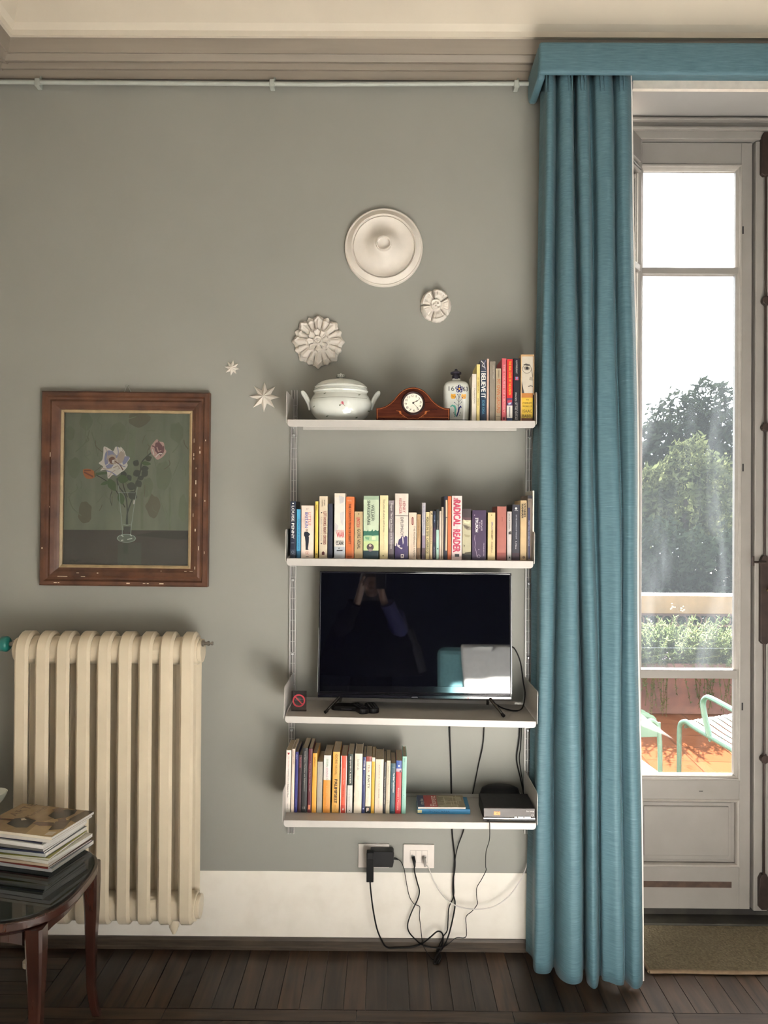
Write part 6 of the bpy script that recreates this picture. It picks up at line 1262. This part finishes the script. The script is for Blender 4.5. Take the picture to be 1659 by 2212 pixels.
MB().lathe([(0, .002), (.026, 0), (.028, .004), (.040, .018), (.048, .034), (.0500, .042), (.0485, .042), (.044, .030), (.036, .014), (0, .010)], 40).build('bowl_body', [M_PORC], cupo)

# ------------------------------------------------------------------ door mat
a, b = PZ(1390, 2101, .012), PZ(1500, 1984, .012)
x0_, x1_ = .985, 2.18; y0_, y1_ = PZ(1390, 2098, .012).y, b.y
ma = thing('door_mat', 'olive brown door mat with a tan binding before the french door', 'mat', (0, 0, 0), (0, 0, 0))
M_MAT = mat('olive brown carpet pile', (.105, .085, .048), .95, var=0, col2=(.20, .165, .10), scale=120, ramp=(.3, .7), bump=.9)
m = MB(); K = 26; top_ = []
rows = []
for yy_ in (y0_ + .004, y0_ + .022, y0_ + .06, y0_ + .12, y0_ + .22, y0_ + .30, y1_):
    rows.append([(x0_ + (x1_ - x0_) * i / K, yy_, .0135 + .0016 * math.sin(i * 1.7 + yy_ * 40) * math.sin(i * .6 + 9 * yy_)) for i in range(K + 1)])
grid_mesh('pile', rows, [M_MAT], ma)
MB().box(x0_ - .002, x1_, y0_ + .004, y1_, .001, .011).build('backing', [flat('#4a4030', .9)], ma)
bd = MB(); bd.tube([(x0_, y0_ + .006, .008)] + [(x0_ + (x1_ - x0_) * i / 20, y0_ + .006 + .002 * math.sin(i * .9), .008) for i in range(1, 21)], .0068, n=10, sx=1.5); bd.tube([(x0_, y0_ + .006, .008), (x0_, y1_, .008)], .0068, n=8)
bd.build('binding', [mat('tan binding tape', (.19, .13, .075), .8, var=.1, scale=60)], ma)

# ------------------------------------------------------------------ terrace, planter, railing, garden
TZO = -.06
M_TILE = bpy.data.materials.new('terracotta tiles'); M_TILE.use_nodes = True
t = M_TILE.node_tree; b_ = t.nodes['Principled BSDF']; b_.inputs['Roughness'].default_value = .9; b_.inputs['Specular IOR Level'].default_value = .0
g = nd(t, 'ShaderNodeNewGeometry'); mp = nd(t, 'ShaderNodeMapping'); mp.inputs['Rotation'].default_value = (0, 0, R(4)); t.links.new(g.outputs['Position'], mp.inputs[0])
bk_ = nd(t, 'ShaderNodeTexBrick'); bk_.offset = 0.; bk_.inputs['Scale'].default_value = 1; bk_.inputs['Brick Width'].default_value = .34; bk_.inputs['Row Height'].default_value = .34; bk_.inputs['Mortar Size'].default_value = .005
bk_.inputs['Color1'].default_value = (.050, .0175, .0078, 1); bk_.inputs['Color2'].default_value = (.060, .0215, .0098, 1); bk_.inputs['Mortar'].default_value = (.022, .009, .0045, 1)
t.links.new(mp.outputs[0], bk_.inputs['Vector']); t.links.new(bk_.outputs[0], b_.inputs['Base Color'])
struct(MB().box(-6, 9, .45, 5.2, TZO - .3, TZO).build('terrace_floor', [M_TILE]))
struct(MB().box(OPL - .23, OPR, .30, .47, TZO - .1, -.0).build('trim_7', [mat('stone door sill', (.35, .32, .28), .7, var=.1)]))
struct(MB().box(-60, 80, 5.2, 120, -4.2, -4.0).build('ground', [mat('garden grass', (.006, .010, .004), .9, var=.3, scale=2)]))
PY = 3.92
M_RUST = mat('rusty brown planter', (.062, .021, .013), .7, var=.25, scale=8)
plr = thing('planter_box', 'long rusty brown planter box along the terrace edge', 'planter', (2.6, PY, TZO))
m = MB(); m.box(-2.2, 2.2, 0, .03, 0, .45); m.box(-2.2, 2.2, .42, .45, 0, .45); m.box(-2.2, -2.17, .03, .42, 0, .45); m.box(2.17, 2.2, .03, .42, 0, .45); m.build('box_walls', [M_RUST], plr, bevel=.004)
MB().box(-2.17, 2.17, .03, .42, .02, .41).build('soil', [flat('#2a2018', .9)], plr)
rl = thing('terrace_railing', 'ochre topped balustrade with an iron ring frieze behind the planter', 'railing', (2.6, 4.62, 0))
zt1, zt2 = P(1480, 1287, 4.62).z, P(1480, 1326, 4.62).z
M_OCH = mat('ochre coping', (.085, .052, .018), .7, var=.15, scale=6)
MB().box(-3, 3, -.0, .30, zt2, zt1).build('coping', [M_OCH], rl, bevel=.006)
M_IRON = mat('rusty iron', (.055, .028, .018), .6, var=.2)
zr1, zr2 = P(1480, 1335, 4.70).z, P(1480, 1350, 4.70).z
m = MB(); m.box(-3, 3, .09, .11, zt2 - .03, zt2); m.box(-3, 3, .09, .11, zr2 - .02, zr2); m.box(-3, 3, .09, .11, TZO + .06, TZO + .08)
for i in range(-20, 21): m.box(i * .145 - .008, i * .145 + .008, .092, .108, TZO, zr2 - .02)
m.build('iron_bar', [M_IRON], rl)
m = MB()
for i in range(-20, 21):
    m.tube([(i * .145 + .072 + .055 * math.cos(a_ * math.pi / 10), .10, (zt2 + zr2) / 2 - .018 + .052 * math.sin(a_ * math.pi / 10)) for a_ in range(20)], .007, n=6, closed=True)
tag(m.build('ring_frieze', [M_IRON], rl), kind='stuff')
def foliage(name, label, cat, blobs, n, size, mats, loc, trunk=None, kind=None, asp=.55, seed=1):
    rnd = random.Random(seed); r_ = thing(name, label, cat, loc); L = Vector(loc); m = MB()
    tot = sum(b[1] ** 2 for b in blobs); vs, fs, ms = [], [], []
    for c_, rad, mi_ in blobs:
        k_ = int(n * rad ** 2 / tot)
        for _ in range(k_):
            d = Vector((rnd.gauss(0, 1), rnd.gauss(0, 1), rnd.gauss(0, 1))).normalized(); rr_ = rad * (rnd.uniform(.25, 1) ** .4) * (1 + .18 * math.sin(5 * d.x + 3) * math.sin(6 * d.z + c_.x) + .1 * math.sin(13 * d.x + 11 * d.z))
            p = c_ + Vector((d.x, d.y * .8, d.z)) * rr_ - L
            a_ = Vector((rnd.gauss(0, 1), rnd.gauss(0, 1), rnd.gauss(0, 1))).normalized(); b_ = a_.orthogonal().normalized() * asp; s_ = size * rnd.uniform(.5, 1.3)
            q0_ = len(vs); vs += [p - a_ * s_, p + b_ * s_ * .8, p + a_ * s_, p - b_ * s_ * .8]; fs.append((q0_, q0_ + 1, q0_ + 2, q0_ + 3)); ms.append(mi_ if rnd.random() < .85 else rnd.randrange(len(mats)))
    me = bpy.data.meshes.new('foliage'); me.from_pydata([tuple(v) for v in vs], [], fs)
    for mm in mats: me.materials.append(mm)
    me.polygons.foreach_set('material_index', ms); o = bpy.data.objects.new('foliage', me); COL.objects.link(o); o.parent = r_
    if trunk:
        tm = MB(); tm.tube([Vector(p) - L for p in trunk[0]], trunk[1], n=10); tm.build('trunk', [mat('dark bark', (.03, .024, .018), .9, var=.3, scale=12, bump=.4)], r_)
    return r_
LD_ = leaf_mat('dark holm oak leaves', (.006, .009, .006), (.013, .017, .010), .25); LM_ = leaf_mat('olive leaves', (.022, .028, .013), (.050, .056, .026), .42); LH_ = leaf_mat('laurel leaves', (.006, .009, .006), (.013, .018, .011), .2)
def bl(px, py, rp, Y, mi_=0): 
    return (P(px, py, Y), rp * (Y + 3.02) / 1661, mi_)
Y1, Y2, Y3 = 17., 11., 7.6
foliage('tall_tree', 'tall dark tree whose crown rises above the others in the garden', 'tree', [bl(1536, 880, 62, Y1), bl(1470, 930, 80, Y1), bl(1420, 985, 76, Y1), bl(1500, 1010, 110, Y1), bl(1560, 970, 90, Y1), bl(1370, 1060, 90, Y1), bl(1470, 1130, 130, Y1), bl(1590, 1100, 120, Y1), bl(1650, 1080, 110, Y1)], 14000, .13, [LD_], P(1480, 1500, Y1)[:2] + (-4.0,) if False else tuple(P(1480, 1180, Y1))[:2] + (-4.0,), (([tuple(P(1480, 1180, Y1))[:2] + (-4.,), tuple(P(1490, 1050, Y1))]), [.3, .12]), seed=3)
foliage('olive_tree', 'lighter yellow green tree in front of the tall dark one', 'tree', [bl(1490, 995, 52, Y2), bl(1545, 1035, 48, Y2), bl(1425, 1045, 50, Y2), bl(1480, 1085, 85, Y2), bl(1400, 1110, 70, Y2), bl(1560, 1110, 75, Y2), bl(1340, 1120, 80, Y2)], 9000, .075, [LM_], tuple(P(1475, 1200, Y2))[:2] + (-4.0,), (([tuple(P(1475, 1200, Y2))[:2] + (-4.,), tuple(P(1480, 1080, Y2))]), [.16, .06]), seed=4)
foliage('laurel_hedge', 'dark hedge just beyond the balustrade', 'hedge', [bl(1300 + i * 62, 1215 + 22 * math.sin(i * 2.1), 78, Y3) for i in range(8)] + [bl(1300 + i * 62, 1330, 100, Y3) for i in range(8)], 24000, .058, [LH_], tuple(P(1500, 1300, Y3))[:2] + (-4.0,), (([tuple(P(1500, 1300, Y3))[:2] + (-4.,), tuple(P(1500, 1330, Y3))]), [.1, .05]), seed=5)
# rosemary-like bush spilling over the planter
rnd = random.Random(11)
LB_ = leaf_mat('bright needle leaves', (.042, .060, .026), (.082, .105, .048), .45); LB2_ = leaf_mat('trailing stems', (.05, .045, .016), (.09, .082, .032), .3)
bu = thing('rosemary_bush', 'feathery green bush filling the planter and trailing over its front', 'bush', (2.6, PY + .22, TZO + .4))
O = Vector(bu.location); vs, fs, ms = [], [], []
def needle(p, d, L, w_, mi_):
    s_ = d.cross(Vector((rnd.gauss(0, 1), rnd.gauss(0, 1), rnd.gauss(0, 1)))).normalized() * w_; q0_ = len(vs)
    vs.extend([p - s_, p + s_, p + d * L]); fs.append((q0_, q0_ + 1, q0_ + 2)); ms.append(mi_)
def sprigline(path, mi_, nl, L):
    for i in range(len(path) - 1):
        a_, b_ = path[i], path[i + 1]; d = (b_ - a_).normalized(); s_ = d.orthogonal().normalized() * .0025; s2 = d.cross(s_)
        q0_ = len(vs); vs.extend([a_ - s_, a_ + s_, b_ + s_, b_ - s_]); fs.append((q0_, q0_ + 1, q0_ + 2, q0_ + 3)); ms.append(1)
        q0_ = len(vs); vs.extend([a_ - s2, a_ + s2, b_ + s2, b_ - s2]); fs.append((q0_, q0_ + 1, q0_ + 2, q0_ + 3)); ms.append(1)
        for _ in range(nl):
            p = a_.lerp(b_, rnd.random()); dd = (d * .5 + Vector((rnd.gauss(0, .6), rnd.gauss(0, .6), rnd.gauss(0, .6) + .25))).normalized(); needle(p, dd, L * rnd.uniform(.6, 1.2), .006, mi_)
for i in range(620):
    x_ = rnd.uniform(-.8, 1.1); hgt = (.31 + .15 * math.exp(-((x_ - .12) / .25) ** 2)) * rnd.uniform(.45, 1.1); p0 = Vector((x_, rnd.uniform(-.14, .16), -.02)); lean = Vector((rnd.gauss(0, .16), rnd.gauss(-.06, .12), 0))
    path = [p0 + lean * (t_ ** 1.4) * 1.3 + Vector((0, 0, hgt * t_)) for t_ in (0, .25, .5, .75, 1)]; sprigline(path, 0, 20, .042)
for i in range(90):
    x_ = rnd.uniform(-1.1, 1.2); drop = rnd.uniform(.12, .44); p0 = Vector((x_, -.16, .02)); sw = rnd.gauss(0, .05)
    path = [p0, p0 + Vector((sw * .3, -.10, .04))] + [p0 + Vector((sw * t_, -.13 - .02 * t_, -drop * t_)) for t_ in (.25, .5, .75, 1)]; sprigline(path, 0 if rnd.random() < .6 else 1, 5, .026)
me = bpy.data.meshes.new('sprigs'); me.from_pydata([tuple(v) for v in vs], [], fs)
for mm in (LB_, LB2_): me.materials.append(mm)
me.polygons.foreach_set('material_index', ms); o = bpy.data.objects.new('sprigs', me); COL.objects.link(o); o.parent = bu
fw = MB()
for px, py in ((1442, 1418), (1455, 1312), (1476, 1316)):
    p = P(px, py, PY - .05) - O
    for _ in range(7): fw.disc(p.x + rnd.gauss(0, .016), p.z + rnd.gauss(0, .012), .0055, 0 if py > 1400 else 1, None, p.y + rnd.gauss(0, .01), 6)
fw.build('blossom', [flat('#b9a4c4', .8), flat('#dce0c0', .8)], bu)
# green metal terrace armchair and stool
M_GRN = mat('sage green metal paint', (.038, .085, .058), .4, var=.04)
ch = thing('garden_armchair', 'sage green metal garden armchair on the terrace tiles', 'armchair', (2.31, 1.80, TZO), (0, 0, R(27)))
def pipe(name, parent, pts, r, k=5): return MB().tube(spline(pts, k), r, n=10, sx=1.).build(name, [M_GRN], parent)
for sx_ in (-1, 1):
    X = .295 * sx_
    pipe('side_frame', ch, [(X, .34, 0), (X, .335, .20), (X, .335, .36), (X, .325, .430), (X, .28, .455), (X, .22, .435), (X, .0, .385), (X, -.25, .335), (X, -.32, .40), (X, -.42, .75), (X, -.45, .86)], .0155)
    pipe('leg', ch, [(X, -.12, .355), (X, -.14, .18), (X, -.17, 0)], .014)
    m = MB(); pts = spline([(X, .10, .41), (X, .135, .52), (X, .150, .60), (X, .13, .640), (X, .08, .645), (X, -.12, .600), (X, -.36, .555)], 5); m.tube(pts, .0145, n=10, sx=1.5); m.build('armrest', [M_GRN], ch)
for i in range(9):
    X = -.255 + i * .0638; m = MB()
    path = spline([(X, .31, .405), (X, .30, .446), (X, .25, .452), (X, .1, .405), (X, -.14, .350), (X, -.25, .345), (X, -.33, .46), (X, -.42, .76), (X, -.44, .84)], 4)
    m.tube(path, .006, n=6, sx=4.2); m.build('slat', [M_GRN], ch)
for y_, z_ in ((.10, .385), (-.2, .325), (-.43, .80)): pipe('cross_rail', ch, [(-.295, y_, z_), (0, y_, z_), (.295, y_, z_)], .010)
so = thing('garden_stool', 'sage green metal stool at the left of the door pane', 'stool', (1.355, 1.72, TZO + .0), (0, 0, R(6)))
m = MB(); W2 = .255; D2 = .19
for y_ in (-D2, D2): pipe('leg_frame', so, [(-W2, y_, 0), (-W2, y_, .25), (-W2 + .01, y_, .49), (-W2 + .05, y_, .552), (-W2 + .12, y_, .585), (0, y_, .592), (W2 - .12, y_, .545), (W2 - .05, y_, .552), (W2 - .01, y_, .49), (W2, y_, .25), (W2, y_, 0)], .0145)
for i in range(6):
    y_ = -.155 + i * .062; m = MB(); m.tube(spline([(-W2 + .03, y_, .535), (-W2 + .06, y_, .562), (0, y_, .588), (W2 - .06, y_, .562), (W2 - .03, y_, .535)], 4), .006, n=6, sx=4.2); m.build('slat', [M_GRN], so)
MB().box(-W2, W2, -D2 - .006, -D2 + .006, .46, .545).build('front_rail', [M_GRN], so, bevel=.003)
MB().box(-W2, W2, -D2 - .006, D2, .215, .245).build('lower_shelf', [M_GRN], so, bevel=.004)

# ------------------------------------------------------------------ behind the camera: reflected pieces, plus rug and bed added to bounce light
rg = thing('bounce_rug', 'pale rug added out of sight to bounce sunlight into the room', 'rug', (.35, -3.7, 0))  # unseen rug added as a bright bounce surface
MB().box(-1.45, 1.85, -2.3, 2.5, .0005, .010).build('rug_pile', [mat('pale bounce rug', (.82, .80, .78), .9, var=.06, scale=60, bump=.3)], rg)
M_TURQ = mat('turquoise upholstery', (.16, .36, .40), .8, var=.08, scale=60, bump=.2)
db = thing('bounce_daybed', 'low daybed under a white cover, added out of sight to bounce sunlight', 'bounce_daybed', (.60, -2.62, .012))  # invented white piece, throws sun low onto the front wall
MB().box(-.62, .62, -.26, .26, .10, .50).build('mattress', [mat('white cotton', (.80, .80, .80), .85, var=.03)], db, bevel=.04, seg=3)
for sx_ in (-1, 1):
    for y_ in (-.2, .2): MB().tube([(sx_ * .55, y_, .12), (sx_ * .55, y_, 0)], .022, n=10).build('leg', [M_TW], db)
arm = thing('upholstered_armchair', 'turquoise armchair with a white sheet over its back, seen only in the television reflection', 'armchair', (.80, -3.55, .012), (0, 0, R(8)))
MB().box(-.36, .36, -.34, .30, .20, .44).build('seat', [M_TURQ], arm, bevel=.05, seg=3)
MB().box(-.36, .36, .22, .38, .20, 1.14).build('backrest', [M_TURQ], arm, bevel=.05, seg=3)
for sx_ in (-1, 1): MB().box(sx_ * .36 - .06, sx_ * .36 + .06, -.34, .32, .20, .64).build('armrest', [M_TURQ], arm, bevel=.04, seg=3)
for sx_ in (-1, 1):
    for y_ in (-.28, .30): MB().tube([(sx_ * .32, y_, .21), (sx_ * .33, y_, 0)], [.028, .018], n=10).build('leg', [M_TW], arm)
shx = thing('white_sheet', 'white sheet thrown over the turquoise armchair back', 'sheet', (.80, -3.55, .012), (0, 0, R(8)))
rows = []
for i in range(31):
    t_ = i / 30; row = []
    for j in range(25):
        u_ = j / 24; x_ = -.16 + .50 * u_ + .015 * math.sin(9 * t_ + 5 * u_)
        if t_ < .52: y_, z_ = .395 + .018 * (1 + math.sin(15 * u_ + 2 * t_)) * (1 - t_ / .55), .50 + (1.145 - .50) * (t_ / .52) + .03 * math.sin(4 * u_)
        elif t_ < .72: a_ = (t_ - .52) / .20 * math.pi; y_, z_ = .30 + .10 * math.cos(a_), 1.145 + .018 * math.sin(a_)
        else: y_, z_ = .20 - .014 * (1 + math.sin(13 * u_)), 1.145 - .5 * (t_ - .72) / .28
        row.append((x_, y_, z_))
    rows.append(row)
grid_mesh('sheet_cloth', rows, [mat('white cotton', (.80, .80, .80), .85, var=.03)], shx, solid=.004)

def skin_body(name, verts, edges, radii, m_, parent, root=0, sub=2):
    me = bpy.data.meshes.new(name); me.from_pydata(verts, edges, []); me.materials.append(m_)
    o = bpy.data.objects.new(name, me); COL.objects.link(o); o.parent = parent
    sk_ = o.modifiers.new('skin', 'SKIN'); sk_.use_smooth_shade = True
    for i, r_ in enumerate(radii): 
        v = me.skin_vertices[0].data[i]; v.radius = r_ if isinstance(r_, tuple) else (r_, r_); v.use_root = (i == root)
    ss = o.modifiers.new('sub', 'SUBSURF'); ss.levels = sub; ss.render_levels = sub
    return o
pn_ = thing('person', 'person in a dark cape raising a phone, seen only in the television', 'person', (-.12, -3.46, .013))
Z0 = -.010
bv_, be_, br_ = [], [], []
def bone(p, par, r): 
    bv_.append(p); br_.append(r)
    if par is not None: be_.append((par, len(bv_) - 1))
    return len(bv_) - 1
pel = bone((0, 0, .93), None, (.15, .11)); wst = bone((0, .0, 1.08), pel, (.13, .10)); chs = bone((0, .0, 1.28), wst, (.15, .11)); nk0 = bone((0, .0, 1.43), chs, (.06, .055)); nk = bone((0, .01, 1.51), nk0, .052)
jaw = bone((0, .035, 1.56), nk, (.062, .07)); hd = bone((0, .015, 1.64), jaw, (.078, .092)); crn = bone((0, .0, 1.71), hd, (.070, .080)); nose = bone((0, .115, 1.615), hd, .012)
for sx_ in (-1, 1):
    shd = bone((.17 * sx_, 0, 1.38), chs, .055); elb = bone((.21 * sx_, .16, 1.22), shd, .043); wr_ = bone((.095 * sx_, .335, 1.50), elb, .029); pm_ = bone((.078 * sx_, .372, 1.575), wr_, (.030, .018))
    for k_, (dx2, dz2) in enumerate(((-.004, .105), (.0, .090), (.004, .070), (.008, .045))):
        f1 = bone(((.076 + dx2) * sx_, .392, 1.585 + dz2 * .5), pm_, .0085); f2 = bone(((.062 + dx2) * sx_, .396, 1.592 + dz2 * .7), f1, .008); bone(((.046 + dx2) * sx_, .394, 1.592 + dz2 * .72), f2, .0065)
    th1 = bone((.058 * sx_, .372, 1.600), pm_, .010); bone((.042 * sx_, .378, 1.630), th1, .008)
    hp = bone((.09 * sx_, 0, .86), pel, .085); kn_ = bone((.10 * sx_, .02, .50), hp, .055); ank = bone((.105 * sx_, -.01, .10), kn_, .036); toe = bone((.115 * sx_, .14, .035), ank, .032)
skin_body('body', bv_, be_, br_, mat('skin', (.16, .095, .07), .5, var=.04), pn_)
M_CAPE = mat('black wool', (.006, .006, .008), .9, spec=.0, var=.1); 
def cape_ring(z, a, b, yo=0., n=40, wob=0.): return [(a * math.cos(2 * math.pi * i / n) * (1 + wob * math.sin(7 * 2 * math.pi * i / n)), yo + b * math.sin(2 * math.pi * i / n) * (1 + wob * math.sin(9 * 2 * math.pi * i / n)), z) for i in range(n + 1)]
grid_mesh('cape', [cape_ring(1.50, .085, .08), cape_ring(1.45, .12, .10), cape_ring(1.40, .24, .15, .02), cape_ring(1.30, .31, .21, .04), cape_ring(1.18, .355, .25, .05, wob=.02), cape_ring(1.05, .385, .27, .05, wob=.03), cape_ring(.92, .40, .28, .05, wob=.04)], [M_CAPE], pn_, solid=.006)
sl = MB(); sl.tube(spline([(.19, .08, 1.39), (.215, .165, 1.27), (.19, .245, 1.33), (.125, .33, 1.47)], 6), [.075] * 7 + [.068] * 6 + [.056] * 6, n=14); tag(sl.build('blue_sleeve', [mat('royal blue cloth', (.002, .003, .045), .8, var=.1)], pn_), 'royal blue sleeve')
sg_ = MB(); sg_.tube(spline([(.29, .10, 1.27), (.345, .10, 1.12), (.385, .08, .95)], 6), [.06] * 6 + [.075] * 7, n=14, sx=.7); tag(sg_.build('grey_panel', [mat('grey tweed', (.030, .030, .032), .9, spec=.0, var=.3, scale=150)], pn_), 'grey tweed edge of the cape')
sv = MB(); sv.tube(spline([(-.19, .08, 1.39), (-.215, .165, 1.27), (-.19, .245, 1.33), (-.125, .33, 1.47)], 6), [.075] * 7 + [.068] * 6 + [.056] * 6, n=14); sv.build('dark_sleeve', [M_CAPE], pn_)
tv_, te_, tr2 = [(0, 0, .98), (0, 0, .90)], [(0, 1)], [(.165, .125), (.165, .125)]
for sx_ in (-1, 1):
    n0 = len(tv_); tv_ += [(.09 * sx_, 0, .82), (.10 * sx_, .02, .50), (.105 * sx_, -.01, .13)]; te_ += [(1, n0), (n0, n0 + 1), (n0 + 1, n0 + 2)]; tr2 += [.10, .075, .065]
skin_body('trousers', tv_, te_, tr2, mat('black trousers', (.006, .006, .008), .85, spec=.0), pn_)
for sx_ in (-1, 1):
    m = MB(); m.tube([(.105 * sx_, -.05, .045), (.107 * sx_, .02, .05), (.112 * sx_, .10, .038), (.116 * sx_, .17, .028)], [.040, .046, .042, .026], n=12); m.build('shoe', [flat('#0c0a0a', .4)], pn_)
m = MB(); m.lathe([(0, .125), (.05, .118), (.085, .085), (.098, .03), (.094, -.05), (.098, -.14), (.080, -.17)], 28, c=(0, -.022, 1.655), sy=1.05); m.build('hair', [flat('#1a120c', .6)], pn_)
phn = thing('phone', 'dark phone held up by the person, seen only in the television', 'phone', (-.045, -3.046, 1.662))
MB().box(-.039, .039, -.008, .0, -.075, .075).build('phone_body', [flat('#14141a', .3)], phn, bevel=.003)
